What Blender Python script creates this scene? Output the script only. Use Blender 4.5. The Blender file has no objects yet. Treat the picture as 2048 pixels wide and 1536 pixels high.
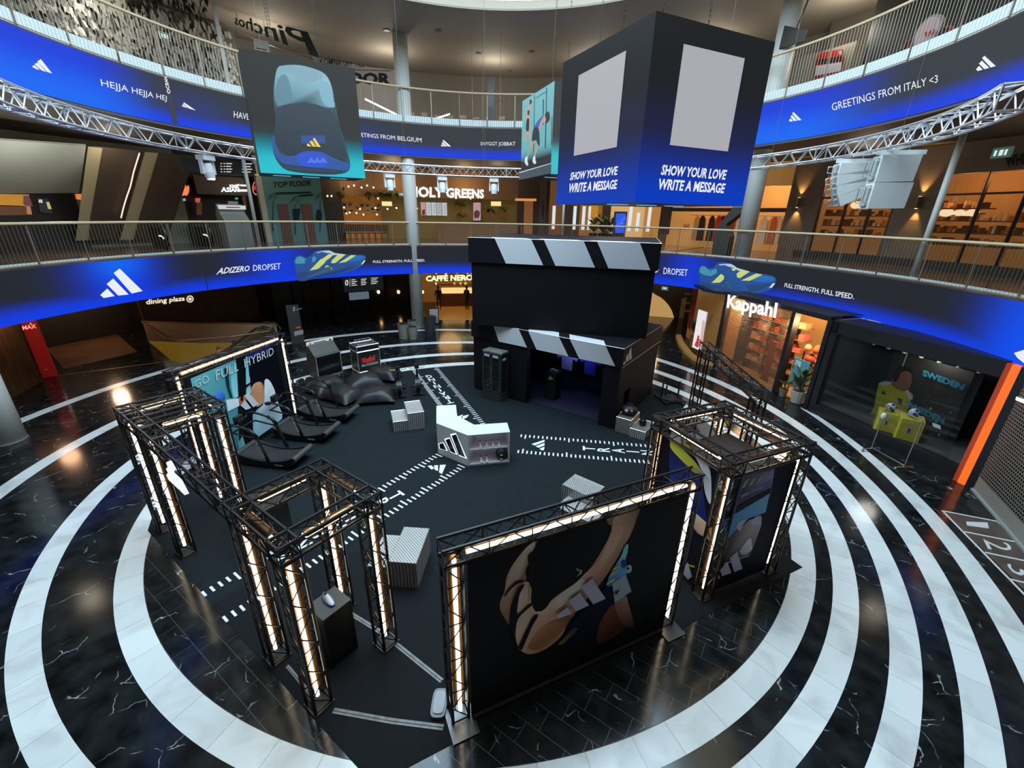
import bpy, bmesh, math, random
from mathutils import Vector, Matrix
random.seed(7)
PI = math.pi
R_ = math.radians
sc = bpy.context.scene
COL = sc.collection
# ------------------------------------------------------------------ camera
FPX, TILT, ROLL, HC = 855.0, R_(21.6), R_(1.05), 6.6
fw = Vector((0, math.cos(TILT), -math.sin(TILT)))
rt0 = Vector((1, 0, 0)); up0 = rt0.cross(fw)
rt = math.cos(ROLL)*rt0 + math.sin(ROLL)*up0
up = -math.sin(ROLL)*rt0 + math.cos(ROLL)*up0
CAMP = Vector((0, 0, HC))
cam = bpy.data.cameras.new('camera'); camo = bpy.data.objects.new('camera', cam); COL.objects.link(camo)
cam.sensor_width = 36; cam.lens = 36*FPX/2048; cam.clip_end = 300; cam.clip_start = 0.05
mw = Matrix.Identity(4)
for i in range(3):
    mw[i][0] = rt[i]; mw[i][1] = up[i]; mw[i][2] = -fw[i]; mw[i][3] = CAMP[i]
camo.matrix_world = mw
sc.camera = camo
# ------------------------------------------------------------------ world, big lights, exposure
w = bpy.data.worlds.new('world'); sc.world = w; w.use_nodes = True
w.node_tree.nodes['Background'].inputs[0].default_value = (0.9, 0.85, 0.75, 1)
w.node_tree.nodes['Background'].inputs[1].default_value = 0.10
sc.view_settings.view_transform = 'Standard'; sc.view_settings.look = 'None'
sc.view_settings.exposure = 0.0; sc.view_settings.gamma = 1.0
try: sc.view_settings.use_curve_mapping = False
except Exception: pass
def area(name, loc, size, power, color=(1,1,1), rot=(0,0,0), spread=180, shape='DISK', sy=None):
    l = bpy.data.lights.new(name, 'AREA'); l.energy = power; l.color = color; l.shape = shape; l.size = size
    if sy: l.size_y = sy
    l.spread = R_(spread)
    o = bpy.data.objects.new(name, l); COL.objects.link(o); o.location = loc; o.rotation_euler = rot; return o
def spot(name, loc, to, power, color=(1,1,1), ang=40, blend=.6, r=.08):
    l = bpy.data.lights.new(name, 'SPOT'); l.energy = power; l.color = color; l.spot_size = R_(ang); l.spot_blend = blend; l.shadow_soft_size = r
    o = bpy.data.objects.new(name, l); COL.objects.link(o); o.location = loc
    d = Vector(to)-Vector(loc); o.rotation_euler = d.to_track_quat('-Z','Y').to_euler(); return o
def point(name, loc, power, color=(1,1,1), r=.2):
    l = bpy.data.lights.new(name, 'POINT'); l.energy = power; l.color = color; l.shadow_soft_size = r
    o = bpy.data.objects.new(name, l); COL.objects.link(o); o.location = loc; return o
WARM = (1.0, 0.62, 0.28)
# ------------------------------------------------------------------ pixel helpers (real depth is always given)
def ray(px, py): return fw + (px-1024)/FPX*rt - (py-768)/FPX*up
def gp(px, py, z=0.0):
    d = ray(px, py); return CAMP + d*((z-HC)/d.z)
def cyl(px, py, C, R):
    d = ray(px, py); a = d.x*d.x+d.y*d.y; b = -2*(d.x*C[0]+d.y*C[1]); c = C[0]**2+C[1]**2-R*R
    p = CAMP + d*((-b+math.sqrt(max(b*b-4*a*c, 0)))/(2*a))
    return p
def cyltz(px, py, C, R):
    p = cyl(px, py, C, R); return math.atan2(p.y-C[1], p.x-C[0]), p.z
def onplane(px, py, o, n):
    d = ray(px, py); return CAMP + d*((Vector(o)-CAMP).dot(n)/d.dot(n))
def onvert(px, py, a, b):
    """pixel onto the vertical plane through ground points a and b"""
    a = Vector((a[0],a[1],0)); b = Vector((b[0],b[1],0)); t = b-a
    return onplane(px, py, a, Vector((t.y,-t.x,0)).normalized())
C1, R1 = (-1.1, 12.65), 13.75      # level one rim
C2, R2 = (-0.85, 14.35), 12.1      # level two rim
# ------------------------------------------------------------------ materials
MATS = {}
def lin(c):
    return tuple(((x/255.)/12.92 if x/255. <= .04045 else ((x/255.+.055)/1.055)**2.4) for x in c[:3])
def M(name, col=(.5,.5,.5), rough=.5, metal=0., emit=None, es=1., spec=.5, noise=0., nscale=8., coat=0., alpha=1., bump=0., trans=0.):
    if name in MATS: return MATS[name]
    m = bpy.data.materials.new(name); m.use_nodes = True; nt = m.node_tree; b = nt.nodes['Principled BSDF']
    b.inputs['Base Color'].default_value = (*col, 1); b.inputs['Roughness'].default_value = rough
    b.inputs['Metallic'].default_value = metal; b.inputs['Specular IOR Level'].default_value = spec
    if coat: b.inputs['Coat Weight'].default_value = coat; b.inputs['Coat Roughness'].default_value = .08
    if emit: b.inputs['Emission Color'].default_value = (*emit, 1); b.inputs['Emission Strength'].default_value = es
    if trans: b.inputs['Transmission Weight'].default_value = trans
    if alpha < 1: b.inputs['Alpha'].default_value = alpha
    if noise or bump:
        tc = nt.nodes.new('ShaderNodeTexCoord'); n = nt.nodes.new('ShaderNodeTexNoise'); n.inputs['Scale'].default_value = nscale; n.inputs['Detail'].default_value = 4
        nt.links.new(tc.outputs['Object'], n.inputs['Vector'])
        if noise:
            r = nt.nodes.new('ShaderNodeValToRGB')
            r.color_ramp.elements[0].position = .3; r.color_ramp.elements[1].position = .7
            r.color_ramp.elements[0].color = (*[c*(1-noise) for c in col], 1); r.color_ramp.elements[1].color = (*[min(1, c*(1+noise)) for c in col], 1)
            nt.links.new(n.outputs['Fac'], r.inputs['Fac']); nt.links.new(r.outputs['Color'], b.inputs['Base Color'])
        if bump:
            bp = nt.nodes.new('ShaderNodeBump'); bp.inputs['Strength'].default_value = bump; bp.inputs['Distance'].default_value = .02
            nt.links.new(n.outputs['Fac'], bp.inputs['Height']); nt.links.new(bp.outputs['Normal'], b.inputs['Normal'])
    MATS[name] = m; return m
def E(name, col, es=1.):            # emissive face
    return M(name, (.02,.02,.02), .5, 0, col, es)
def P(c):                           # flat printed colour given in 0..255
    return M('print_%02x%02x%02x' % tuple(c), lin(c), .6, spec=.12)
def S8(c, es=1.):                   # glowing colour of screens and painted-lit shop bays, given in 0..255
    return E('screen_%02x%02x%02x_%d' % (*c, int(es*10)), lin(c), es)
def vcol_mat(name, es=1., emit=True):
    if name in MATS: return MATS[name]
    m = bpy.data.materials.new(name); m.use_nodes = True; nt = m.node_tree; b = nt.nodes['Principled BSDF']
    a = nt.nodes.new('ShaderNodeAttribute'); a.attribute_name = 'Col'
    b.inputs['Roughness'].default_value = .6; b.inputs['Specular IOR Level'].default_value = .1
    if emit:
        b.inputs['Base Color'].default_value = (.01,.01,.01,1)
        nt.links.new(a.outputs['Color'], b.inputs['Emission Color']); b.inputs['Emission Strength'].default_value = es
    else: nt.links.new(a.outputs['Color'], b.inputs['Base Color'])
    MATS[name] = m; return m
BLK = M('black_powder_coat', (.012,.012,.014), .45)
STEEL = M('brushed_steel', (.55,.56,.56), .3, 1.)
WHITE = M('white_paint', (.75,.77,.76), .5)
# ------------------------------------------------------------------ mesh builder
class MB:
    def __init__(s): s.v = []; s.f = []; s.m = []
    def add(s, vs, fs, mi=0):
        n = len(s.v); s.v += [Vector(p) for p in vs]
        for f in fs: s.f.append([i+n for i in f]); s.m.append(mi)
        return s
    def obox(s, o, ux, uy, uz, mi=0):
        o = Vector(o); ux = Vector(ux); uy = Vector(uy); uz = Vector(uz)
        vs = [o, o+ux, o+ux+uy, o+uy, o+uz, o+ux+uz, o+ux+uy+uz, o+uy+uz]
        return s.add(vs, [(3,2,1,0),(4,5,6,7),(0,1,5,4),(1,2,6,5),(2,3,7,6),(3,0,4,7)], mi)
    def box(s, c, sz, rz=0., mi=0):
        cr, sr = math.cos(rz), math.sin(rz); ux = Vector((cr*sz[0], sr*sz[0], 0)); uy = Vector((-sr*sz[1], cr*sz[1], 0)); uz = Vector((0,0,sz[2]))
        return s.obox(Vector(c)-(ux+uy+uz)/2, ux, uy, uz, mi)
    def tube(s, a, b, r, n=6, r2=None, mi=0, caps=True):
        a = Vector(a); b = Vector(b); d = b-a
        if d.length < 1e-6: return s
        d.normalize(); h = Vector((0,0,1)) if abs(d.z) < .9 else Vector((1,0,0)); x = d.cross(h).normalized(); y = d.cross(x)
        r2 = r if r2 is None else r2; vs = []
        for p, q in ((a, r), (b, r2)):
            for i in range(n):
                t = 2*PI*i/n; vs.append(p + x*math.cos(t)*q + y*math.sin(t)*q)
        fs = [(i, (i+1) % n, n+(i+1) % n, n+i) for i in range(n)]
        if caps: fs += [tuple(range(n-1, -1, -1)), tuple(range(n, 2*n))]
        return s.add(vs, fs, mi)
    def path(s, pts, r, n=6, mi=0, closed=False):
        pts = [Vector(p) for p in pts]; vs = []; L = len(pts)
        for i, p in enumerate(pts):
            a = pts[i-1] if (i > 0 or closed) else p; b = pts[(i+1) % L] if (i < L-1 or closed) else p
            d = (b-a).normalized(); h = Vector((0,0,1)) if abs(d.z) < .95 else Vector((1,0,0)); x = d.cross(h).normalized(); y = d.cross(x)
            for k in range(n):
                t = 2*PI*k/n; vs.append(p + (x*math.cos(t)+y*math.sin(t))*r)
        fs = []
        for i in range(L if closed else L-1):
            j = (i+1) % L
            fs += [(i*n+k, i*n+(k+1) % n, j*n+(k+1) % n, j*n+k) for k in range(n)]
        if not closed: fs += [tuple(range(n-1,-1,-1)), tuple(range((L-1)*n, L*n))]
        return s.add(vs, fs, mi)
    def extr(s, poly, vec, mi=0, mi2=None):
        poly = [Vector(p) for p in poly]; vec = Vector(vec); n = len(poly)
        s.add(poly+[p+vec for p in poly], [tuple(range(n-1,-1,-1)), tuple(range(n, 2*n))], mi)
        b = len(s.v)-2*n
        for i in range(n):
            s.f.append([b+i, b+(i+1) % n, b+n+(i+1) % n, b+n+i]); s.m.append(mi if mi2 is None else mi2)
        return s
    def prism(s, poly, z0, z1, mi=0): return s.extr([(p[0],p[1],z0) for p in poly], (0,0,z1-z0), mi)
    def arc(s, C, r0, r1, z0, z1, t0, t1, n=24, mi=0):
        vs = []
        for i in range(n+1):
            t = t0+(t1-t0)*i/n; c, q = math.cos(t), math.sin(t)
            vs += [(C[0]+r0*c, C[1]+r0*q, z0), (C[0]+r1*c, C[1]+r1*q, z0), (C[0]+r1*c, C[1]+r1*q, z1), (C[0]+r0*c, C[1]+r0*q, z1)]
        fs = []
        for i in range(n):
            a = 4*i; b = a+4
            fs += [(a,a+1,b+1,b),(a+1,a+2,b+2,b+1),(a+2,a+3,b+3,b+2),(a+3,a,b,b+3)]
        fs += [(0,3,2,1), (4*n,4*n+1,4*n+2,4*n+3)]
        return s.add(vs, fs, mi)
    def ball(s, c, r, sc_=(1,1,1), n=10, m=6, mi=0, rz=0.):
        c = Vector(c); vs = []; cr, sr = math.cos(rz), math.sin(rz)
        for j in range(m+1):
            ph = PI*j/m
            for i in range(n):
                t = 2*PI*i/n; x = r*sc_[0]*math.sin(ph)*math.cos(t); y = r*sc_[1]*math.sin(ph)*math.sin(t); z = r*sc_[2]*math.cos(ph)
                vs.append(c+Vector((x*cr-y*sr, x*sr+y*cr, z)))
        fs = [(j*n+i, j*n+(i+1) % n, (j+1)*n+(i+1) % n, (j+1)*n+i) for j in range(m) for i in range(n)]
        return s.add(vs, fs, mi)
    def lathe(s, c, prof, n=16, mi=0):
        c = Vector(c); vs = []
        for r, z in prof:
            for i in range(n):
                t = 2*PI*i/n; vs.append(c+Vector((r*math.cos(t), r*math.sin(t), z)))
        L = len(prof); fs = [(j*n+i, j*n+(i+1) % n, (j+1)*n+(i+1) % n, (j+1)*n+i) for j in range(L-1) for i in range(n)]
        fs += [tuple(range(n-1,-1,-1)), tuple(range((L-1)*n, L*n))]
        return s.add(vs, fs, mi)
    def build(s, name, mats, parent=None, smooth=False):
        me = bpy.data.meshes.new(name)
        off = wloc(parent) if parent else Vector((0,0,0))
        me.from_pydata([tuple(p-off) for p in s.v], [], s.f)
        if not isinstance(mats, (list, tuple)): mats = [mats]
        for m in mats: me.materials.append(m)
        if len(mats) > 1: me.polygons.foreach_set('material_index', s.m)
        if smooth: me.polygons.foreach_set('use_smooth', [True]*len(me.polygons))
        me.update()
        o = bpy.data.objects.new(name, me); COL.objects.link(o)
        if parent: o.parent = parent
        return o
def wloc(o):
    v = Vector((0,0,0))
    while o: v += o.location; o = o.parent
    return v
def tag(o, label=None, cat=None, group=None, kind=None):
    if label: o['label'] = label
    if cat: o['category'] = cat
    if group: o['group'] = group
    if kind: o['kind'] = kind
    return o
def thing(name, label, cat, loc=(0,0,0), rz=0., group=None):
    o = bpy.data.objects.new(name, None); o.empty_display_size = .2; COL.objects.link(o); o.location = loc; o.rotation_euler = (0,0,rz)
    return tag(o, label, cat, group)
def struct(name, mb, mats, parent=None, smooth=False):
    o = mb.build(name, mats, parent, smooth)
    if not parent: o['kind'] = 'structure'
    return o
def dup(root, loc, rz, label):
    r = root.copy(); COL.objects.link(r); r.location = loc; r.rotation_euler = (0,0,rz); r['label'] = label
    for ch in list(root.children):
        c = ch.copy(); COL.objects.link(c); c.parent = r
        for g in list(ch.children):
            d = g.copy(); COL.objects.link(d); d.parent = c
    return r
# ------------------------------------------------------------------ 2D shapes: letters, the three-bar mark, smooth outlines
TX = {}
def text2d(s, bold=0., shear=0.):
    k = (s, bold, shear)
    if k in TX: return TX[k]
    c = bpy.data.curves.new('t', 'FONT'); c.body = s; c.resolution_u = 2; c.offset = bold; c.shear = shear; c.align_x = 'LEFT'
    o = bpy.data.objects.new('t', c); m = o.to_mesh()
    vs = [(v.co.x, v.co.y) for v in m.vertices]; fs = [tuple(p.vertices) for p in m.polygons]
    o.to_mesh_clear(); bpy.data.objects.remove(o); bpy.data.curves.remove(c)
    x0 = min(v[0] for v in vs); x1 = max(v[0] for v in vs); y0 = min(v[1] for v in vs); y1 = max(v[1] for v in vs)
    TX[k] = (vs, fs, x0, x1, y0, y1); return TX[k]
LOGO = [[(.32,.54),(.46,.62),(1,0),(.74,0)], [(.15,.32),(.31,.42),(.67,0),(.42,0)], [(0,.1),(.16,.21),(.34,0),(.08,0)]]
def unit_text(s, bold=0., shear=0.):
    """text scaled to a unit square, v up"""
    vs, fs, x0, x1, y0, y1 = text2d(s, bold, shear)
    return [((x-x0)/(x1-x0), (y-y0)/(y1-y0)) for x, y in vs], fs
def unit_logo():
    vs = []; fs = []
    for q in LOGO:
        n = len(vs); vs += [(x, y/.62) for x, y in q]; fs.append((n+3, n+2, n+1, n))
    return vs, fs
def smooth2(pts, k=4):
    out = []; n = len(pts)
    for i in range(n):
        p0, p1, p2, p3 = (pts[(i+j-1) % n] for j in range(4))
        for q in range(k):
            t = q/k; o = []
            for a in range(2):
                o.append(.5*((2*p1[a])+(-p0[a]+p2[a])*t+(2*p0[a]-5*p1[a]+4*p2[a]-p3[a])*t*t+(-p0[a]+3*p1[a]-3*p2[a]+p3[a])*t**3))
            out.append(tuple(o))
    return out
def quadmap(q):
    """unit square onto a pixel quad (bl, br, tr, tl), projective"""
    (x0,y0),(x1,y1),(x2,y2),(x3,y3) = q
    dx1, dx2, sx = x1-x2, x3-x2, x0-x1+x2-x3; dy1, dy2, sy = y1-y2, y3-y2, y0-y1+y2-y3
    D = dx1*dy2-dx2*dy1; g = (sx*dy2-dx2*sy)/D; h = (dx1*sy-sx*dy1)/D
    a, b, c = x1-x0+g*x1, x3-x0+h*x3, x0; d, e, f = y1-y0+g*y1, y3-y0+h*y3, y0
    return lambda u, v: ((a*u+b*v+c)/(g*u+h*v+1), (d*u+e*v+f)/(g*u+h*v+1))
class Art:
    """flat print on a real surface: layers of outlines, each a hair above the last"""
    def __init__(s, surf, normal, step=.0015, base=.003):
        s.surf = surf; s.nrm = normal; s.k = base; s.step = step; s.mb = MB(); s.mats = []; s.cols = {}
    def _mi(s, m):
        if m not in s.mats: s.mats.append(m)
        return s.mats.index(m)
    def put(s, px, fs, m):
        pts = []
        for p in px:
            q = s.surf(*p); pts.append(q + s.nrm(q)*s.k)
        mi = s._mi(m); n = len(s.mb.v); s.mb.v += pts
        for f in fs:
            f = list(f); a, b, c = (pts[i] for i in f[:3])
            s.mb.f.append([i+n for i in f]); s.mb.m.append(mi)
        s.k += s.step
    def poly(s, px, m, sm=0):
        if sm: px = smooth2(px, sm)
        s.put(px, [tuple(range(len(px)))], m)
    def text(s, t, q, m, bold=0., shear=0., mirror=False):
        vs, fs = unit_text(t, bold, shear); mp = quadmap(q)
        s.put([mp(1-u if mirror else u, v) for u, v in vs], fs, m)
    def logo(s, q, m):
        vs, fs = unit_logo(); mp = quadmap(q); s.put([mp(u, v) for u, v in vs], fs, m)
    def gpoly(s, px, stops, sm=3, emit=False):
        """outline with a printed colour blend: stops = [((x, y), rgb255), ...], blended by distance"""
        if sm: px = smooth2(px, sm)
        n0 = len(s.mb.v); s.put(px, [tuple(range(len(px)))], vcol_mat('led_ribbon_picture') if emit else vcol_mat('banner_print', 1., False))
        for i, p in enumerate(px):
            ws = [1./((p[0]-a[0])**2+(p[1]-a[1])**2+4.) for a, _ in stops]; W = sum(ws)
            s.cols[n0+i] = tuple(min(.9, (1. if emit else 1.8)*sum(w_*lin(c)[k] for w_, (_, c) in zip(ws, stops))/W) for k in range(3))
    def _col(s, o):
        if s.cols and o:
            at = o.data.color_attributes.new('Col', 'FLOAT_COLOR', 'POINT'); at.data.foreach_set('color', [c for i in range(len(o.data.vertices)) for c in (*s.cols.get(i, (0,0,0)), 1.)])
        s.cols = {}; return o
    def cut(s, name, parent):
        o = s._col(s.mb.build(name, s.mats, parent)); s.mb = MB(); s.mats = []; return o
    def done(s, name, parent):
        if not s.mb.f: return None
        return s._col(s.mb.build(name, s.mats, parent))
def toward(n):
    n = Vector(n).normalized(); return lambda q: n
def planeart(a, b, flip=False):
    """art on a vertical plane through ground points a (left) and b (right), facing the viewer"""
    t = Vector((b[0]-a[0], b[1]-a[1], 0)).normalized(); n = Vector((t.y, -t.x, 0))
    return Art(lambda x, y: onvert(x, y, a, b), toward(n))
def cylart(C, R, inward=True):
    return Art(lambda x, y: cyl(x, y, C, R), lambda q: Vector((C[0]-q.x, C[1]-q.y, 0)).normalized())
def floorart(z=0.0, base=.002): return Art(lambda x, y: gp(x, y, z), toward((0,0,1)), .0006, base)
# ================================================================== SETTING
def marble_black():
    m = bpy.data.materials.new('black_marble'); m.use_nodes = True; nt = m.node_tree; b = nt.nodes['Principled BSDF']
    N = nt.nodes.new; L = nt.links.new
    tc = N('ShaderNodeTexCoord'); n1 = N('ShaderNodeTexNoise'); n1.inputs['Scale'].default_value = 1.7; n1.inputs['Detail'].default_value = 5
    L(tc.outputs['Object'], n1.inputs['Vector'])
    mx = N('ShaderNodeMix'); mx.data_type = 'VECTOR'; mx.inputs[0].default_value = .35
    L(tc.outputs['Object'], mx.inputs[4]); L(n1.outputs['Color'], mx.inputs[5])
    vo = N('ShaderNodeTexVoronoi'); vo.feature = 'DISTANCE_TO_EDGE'; vo.inputs['Scale'].default_value = 2.3
    L(mx.outputs[1], vo.inputs['Vector'])
    r = N('ShaderNodeValToRGB'); r.color_ramp.elements[0].position = .0; r.color_ramp.elements[0].color = (1,1,1,1); r.color_ramp.elements[1].position = .011; r.color_ramp.elements[1].color = (0,0,0,1)
    L(vo.outputs['Distance'], r.inputs['Fac'])
    n2 = N('ShaderNodeTexNoise'); n2.inputs['Scale'].default_value = 2.6; n2.inputs['Detail'].default_value = 3; L(tc.outputs['Object'], n2.inputs['Vector'])
    r2 = N('ShaderNodeValToRGB'); r2.color_ramp.elements[0].position = .52; r2.color_ramp.elements[1].position = .6; L(n2.outputs['Fac'], r2.inputs['Fac'])
    mu = N('ShaderNodeMath'); mu.operation = 'MULTIPLY'; L(r.outputs['Color'], mu.inputs[0]); L(r2.outputs['Color'], mu.inputs[1])
    n3 = N('ShaderNodeTexNoise'); n3.inputs['Scale'].default_value = 3; n3.inputs['Detail'].default_value = 6; L(tc.outputs['Object'], n3.inputs['Vector'])
    r3 = N('ShaderNodeValToRGB'); r3.color_ramp.elements[0].position = .35; r3.color_ramp.elements[0].color = (.004,.0048,.005,1); r3.color_ramp.elements[1].position = .8; r3.color_ramp.elements[1].color = (.022,.026,.027,1)
    L(n3.outputs['Fac'], r3.inputs['Fac'])
    mc = N('ShaderNodeMix'); mc.data_type = 'RGBA'; L(mu.outputs[0], mc.inputs[0]); L(r3.outputs['Color'], mc.inputs[6]); mc.inputs[7].default_value = (.42,.45,.44,1)
    L(mc.outputs[2], b.inputs['Base Color']); b.inputs['Roughness'].default_value = .13; b.inputs['Specular IOR Level'].default_value = .45
    return m
MBLACK = marble_black()
def marble_white():
    m = bpy.data.materials.new('white_marble'); m.use_nodes = True; nt = m.node_tree; b = nt.nodes['Principled BSDF']; N = nt.nodes.new; L = nt.links.new
    tc = N('ShaderNodeTexCoord'); n1 = N('ShaderNodeTexNoise'); n1.inputs['Scale'].default_value = 1.1; n1.inputs['Detail'].default_value = 7; n1.inputs['Distortion'].default_value = 1.2
    L(tc.outputs['Object'], n1.inputs['Vector'])
    r = N('ShaderNodeValToRGB'); e = r.color_ramp.elements; e[0].position = .3; e[0].color = (.60,.62,.60,1); e[1].position = .52; e[1].color = (.78,.82,.81,1)
    L(n1.outputs['Fac'], r.inputs['Fac'])
    oi = N('ShaderNodeObjectInfo'); mm = N('ShaderNodeMix'); mm.data_type = 'RGBA'; mm.blend_type = 'MULTIPLY'; mm.inputs[0].default_value = 1.
    rr = N('ShaderNodeValToRGB'); rr.color_ramp.elements[0].color = (.86,.87,.86,1); rr.color_ramp.elements[1].color = (1,1,.985,1); L(oi.outputs['Random'], rr.inputs['Fac'])
    L(r.outputs['Color'], mm.inputs[6]); L(rr.outputs['Color'], mm.inputs[7]); L(mm.outputs[2], b.inputs['Base Color'])
    b.inputs['Roughness'].default_value = .2; return m
MWHITE = marble_white()
# ground floor with the stairwell opening cut out
VOID = [tuple(gp(*p).to_2d()) for p in ((296,682),(343,721),(366,726),(470,717),(545,703),(556,688),(470,685),(400,686))]
def floor_mesh():
    bm = bmesh.new()
    outer = [(-46,-6),(30,-6),(30,52),(-46,52)]; ed = []
    for loop in (outer, VOID):
        vs = [bm.verts.new((x,y,0)) for x, y in loop]
        ed += [bm.edges.new((vs[i], vs[(i+1) % len(vs)])) for i in range(len(vs))]
    bmesh.ops.triangle_fill(bm, edges=ed, use_beauty=True, normal=(0,0,1))
    me = bpy.data.meshes.new('floor'); bm.to_mesh(me); bm.free(); return me
fl = bpy.data.objects.new('floor', floor_mesh()); COL.objects.link(fl); fl.data.materials.append(MBLACK); fl['kind'] = 'structure'
# white marble rings let into the floor, tile by tile where they are near
RINGS = [((-.828,11.167),7.92,8.348),((-1.25,11.454),9.134,9.533),((-2.04,11.805),10.787,11.19),((-3.132,12.44),12.853,13.253)]
rd = random.Random(3)
def seg(C, r0, r1, a0, a1, n=3):
    mb = MB(); mb.arc(C, r0, r1, -.01, .003, a0, a1, n); return mb
for k, (C, r0, r1) in enumerate(RINGS):
    ring = bpy.data.objects.new('white_marble_ring', None); COL.objects.link(ring); ring.parent = fl
    far = MB(); a = 0.; rm = (r0+r1)/2
    while a < 2*PI:
        da = rd.uniform(.5,.8)/rm; b = min(a+da, 2*PI)
        am = (a+b)/2; y = C[1]+rm*math.sin(am); x = C[0]+rm*math.cos(am)
        g = .002/rm
        near = y < 9.5 and abs(x) < y*1.25+2 and y > 1.2
        if near and k < 4: seg(C, r0, r1, a+g, b-g).build('marble_tile', MWHITE, ring)
        elif y > -1: far.arc(C, r0, r1, -.01, .003, a+g, b-g, 3)
        a = b
    o = far.build('marble_tile_run', MWHITE, ring); o['kind'] = 'stuff'
ring = bpy.data.objects.new('white_marble_ring', None); COL.objects.link(ring); ring.parent = fl
Eo, Ro, Ei, Ri = Vector((-6.027,13.571,0)), 17.157, Vector((-6.923,14.285,0)), 17.844
far = MB(); a = R_(-42)
while a < R_(4):
    b = a+rd.uniform(.55,.85)/17.3; pts_o = []; pts_i = []
    for q in range(4):
        t = a+.0001+(b-a-.0002)*q/3; d = Vector((math.cos(t), math.sin(t), 0)); pts_o.append(Eo+d*Ro)
        e = Eo-Ei; bb = e.dot(d); s = -bb+math.sqrt(max(bb*bb-(e.dot(e)-Ri*Ri), 0)); pts_i.append(Eo+d*min(s, Ro-.002))
    poly = [(p.x,p.y) for p in pts_i]+[(p.x,p.y) for p in reversed(pts_o)]
    if pts_o[0].y < 9.8 and pts_o[0].y > 3: MB().prism(poly, -.01, .003).build('marble_tile', MWHITE, ring)
    else: far.prism(poly, -.01, .003)
    a = b
far.build('marble_tile_run', MWHITE, ring)['kind'] = 'stuff'
# small black tiles inside the innermost ring, around the carpet
CARPET = [(-7.95,7.5),(-4.58,5.13),(-1.62,3.08),(.81,4.3),(2.99,5.33),(6.0,6.78),(5.62,7.6),(4.9,9.2),(4.75,11.6),(6.75,15.15),(5.75,16.4),(3.2,17.6),(.6,18.7),(-2,19.0),(-4.2,18.3),(-5.7,17.5),(-7.6,16.2),(-8.7,14.6),(-8.75,9.3),(-8.35,8.2)]
def inside(p, poly):
    c = False; n = len(poly)
    for i in range(n):
        a, b = poly[i], poly[(i+1) % n]
        if (a[1] > p[1]) != (b[1] > p[1]) and p[0] < (b[0]-a[0])*(p[1]-a[1])/(b[1]-a[1])+a[0]: c = not c
    return c
MTILE = M('black_marble_tile_edge', (.012,.014,.015), .13)
tdir = Vector((math.cos(R_(-33.5)), math.sin(R_(-33.5)), 0)); tnor = Vector((-tdir.y, tdir.x, 0))
tiles = bpy.data.objects.new('black_tile_field', None); COL.objects.link(tiles); tiles.parent = fl
MB().lathe((-.828,11.167,0), [(7.918,.0003),(7.918,.0006)], 72).build('grout_bed', M('grey_grout', (.10,.11,.11), .4), tiles)
circ = [(-.828+7.915*math.cos(2*PI*i/72), 11.167+7.915*math.sin(2*PI*i/72)) for i in range(72)]
def clip(poly, cl):
    out = poly; n = len(cl)
    for i in range(n):
        a, b = cl[i], cl[(i+1) % n]; inp = out; out = []
        f = lambda p: (b[0]-a[0])*(p[1]-a[1])-(b[1]-a[1])*(p[0]-a[0])
        for j in range(len(inp)):
            p, q = inp[j], inp[(j+1) % len(inp)]; fp, fq = f(p), f(q)
            if fp >= 0: out.append(p)
            if fp*fq < 0: t = fp/(fp-fq); out.append((p[0]+(q[0]-p[0])*t, p[1]+(q[1]-p[1])*t))
        if len(out) < 3: return []
    return out
ntile = 0
for i in range(-40, 40):
    for j in range(-30, 30):
        o = tnor*(i*.30) + tdir*(j*.61+(i % 3)*.2) + Vector((-.4,5,0)); g = .003
        q = [o+tdir*g+tnor*g, o+tdir*(.61-g)+tnor*g, o+tdir*(.61-g)+tnor*(.30-g), o+tdir*g+tnor*(.30-g)]
        q = [(p.x,p.y) for p in q]; c = (sum(p[0] for p in q)/4, sum(p[1] for p in q)/4)
        if c[1] > 9.4 or (c[0]+.828)**2+(c[1]-11.167)**2 > 8.4**2: continue
        if all(inside(p, CARPET) for p in q): continue
        q = clip(q, circ)
        if len(q) < 3: continue
        dz = rd.uniform(0,.0012)
        MB().prism(q, -.008, .0018+dz).build('black_tile', MBLACK, tiles); ntile += 1
print('black tiles', ntile)
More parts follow.
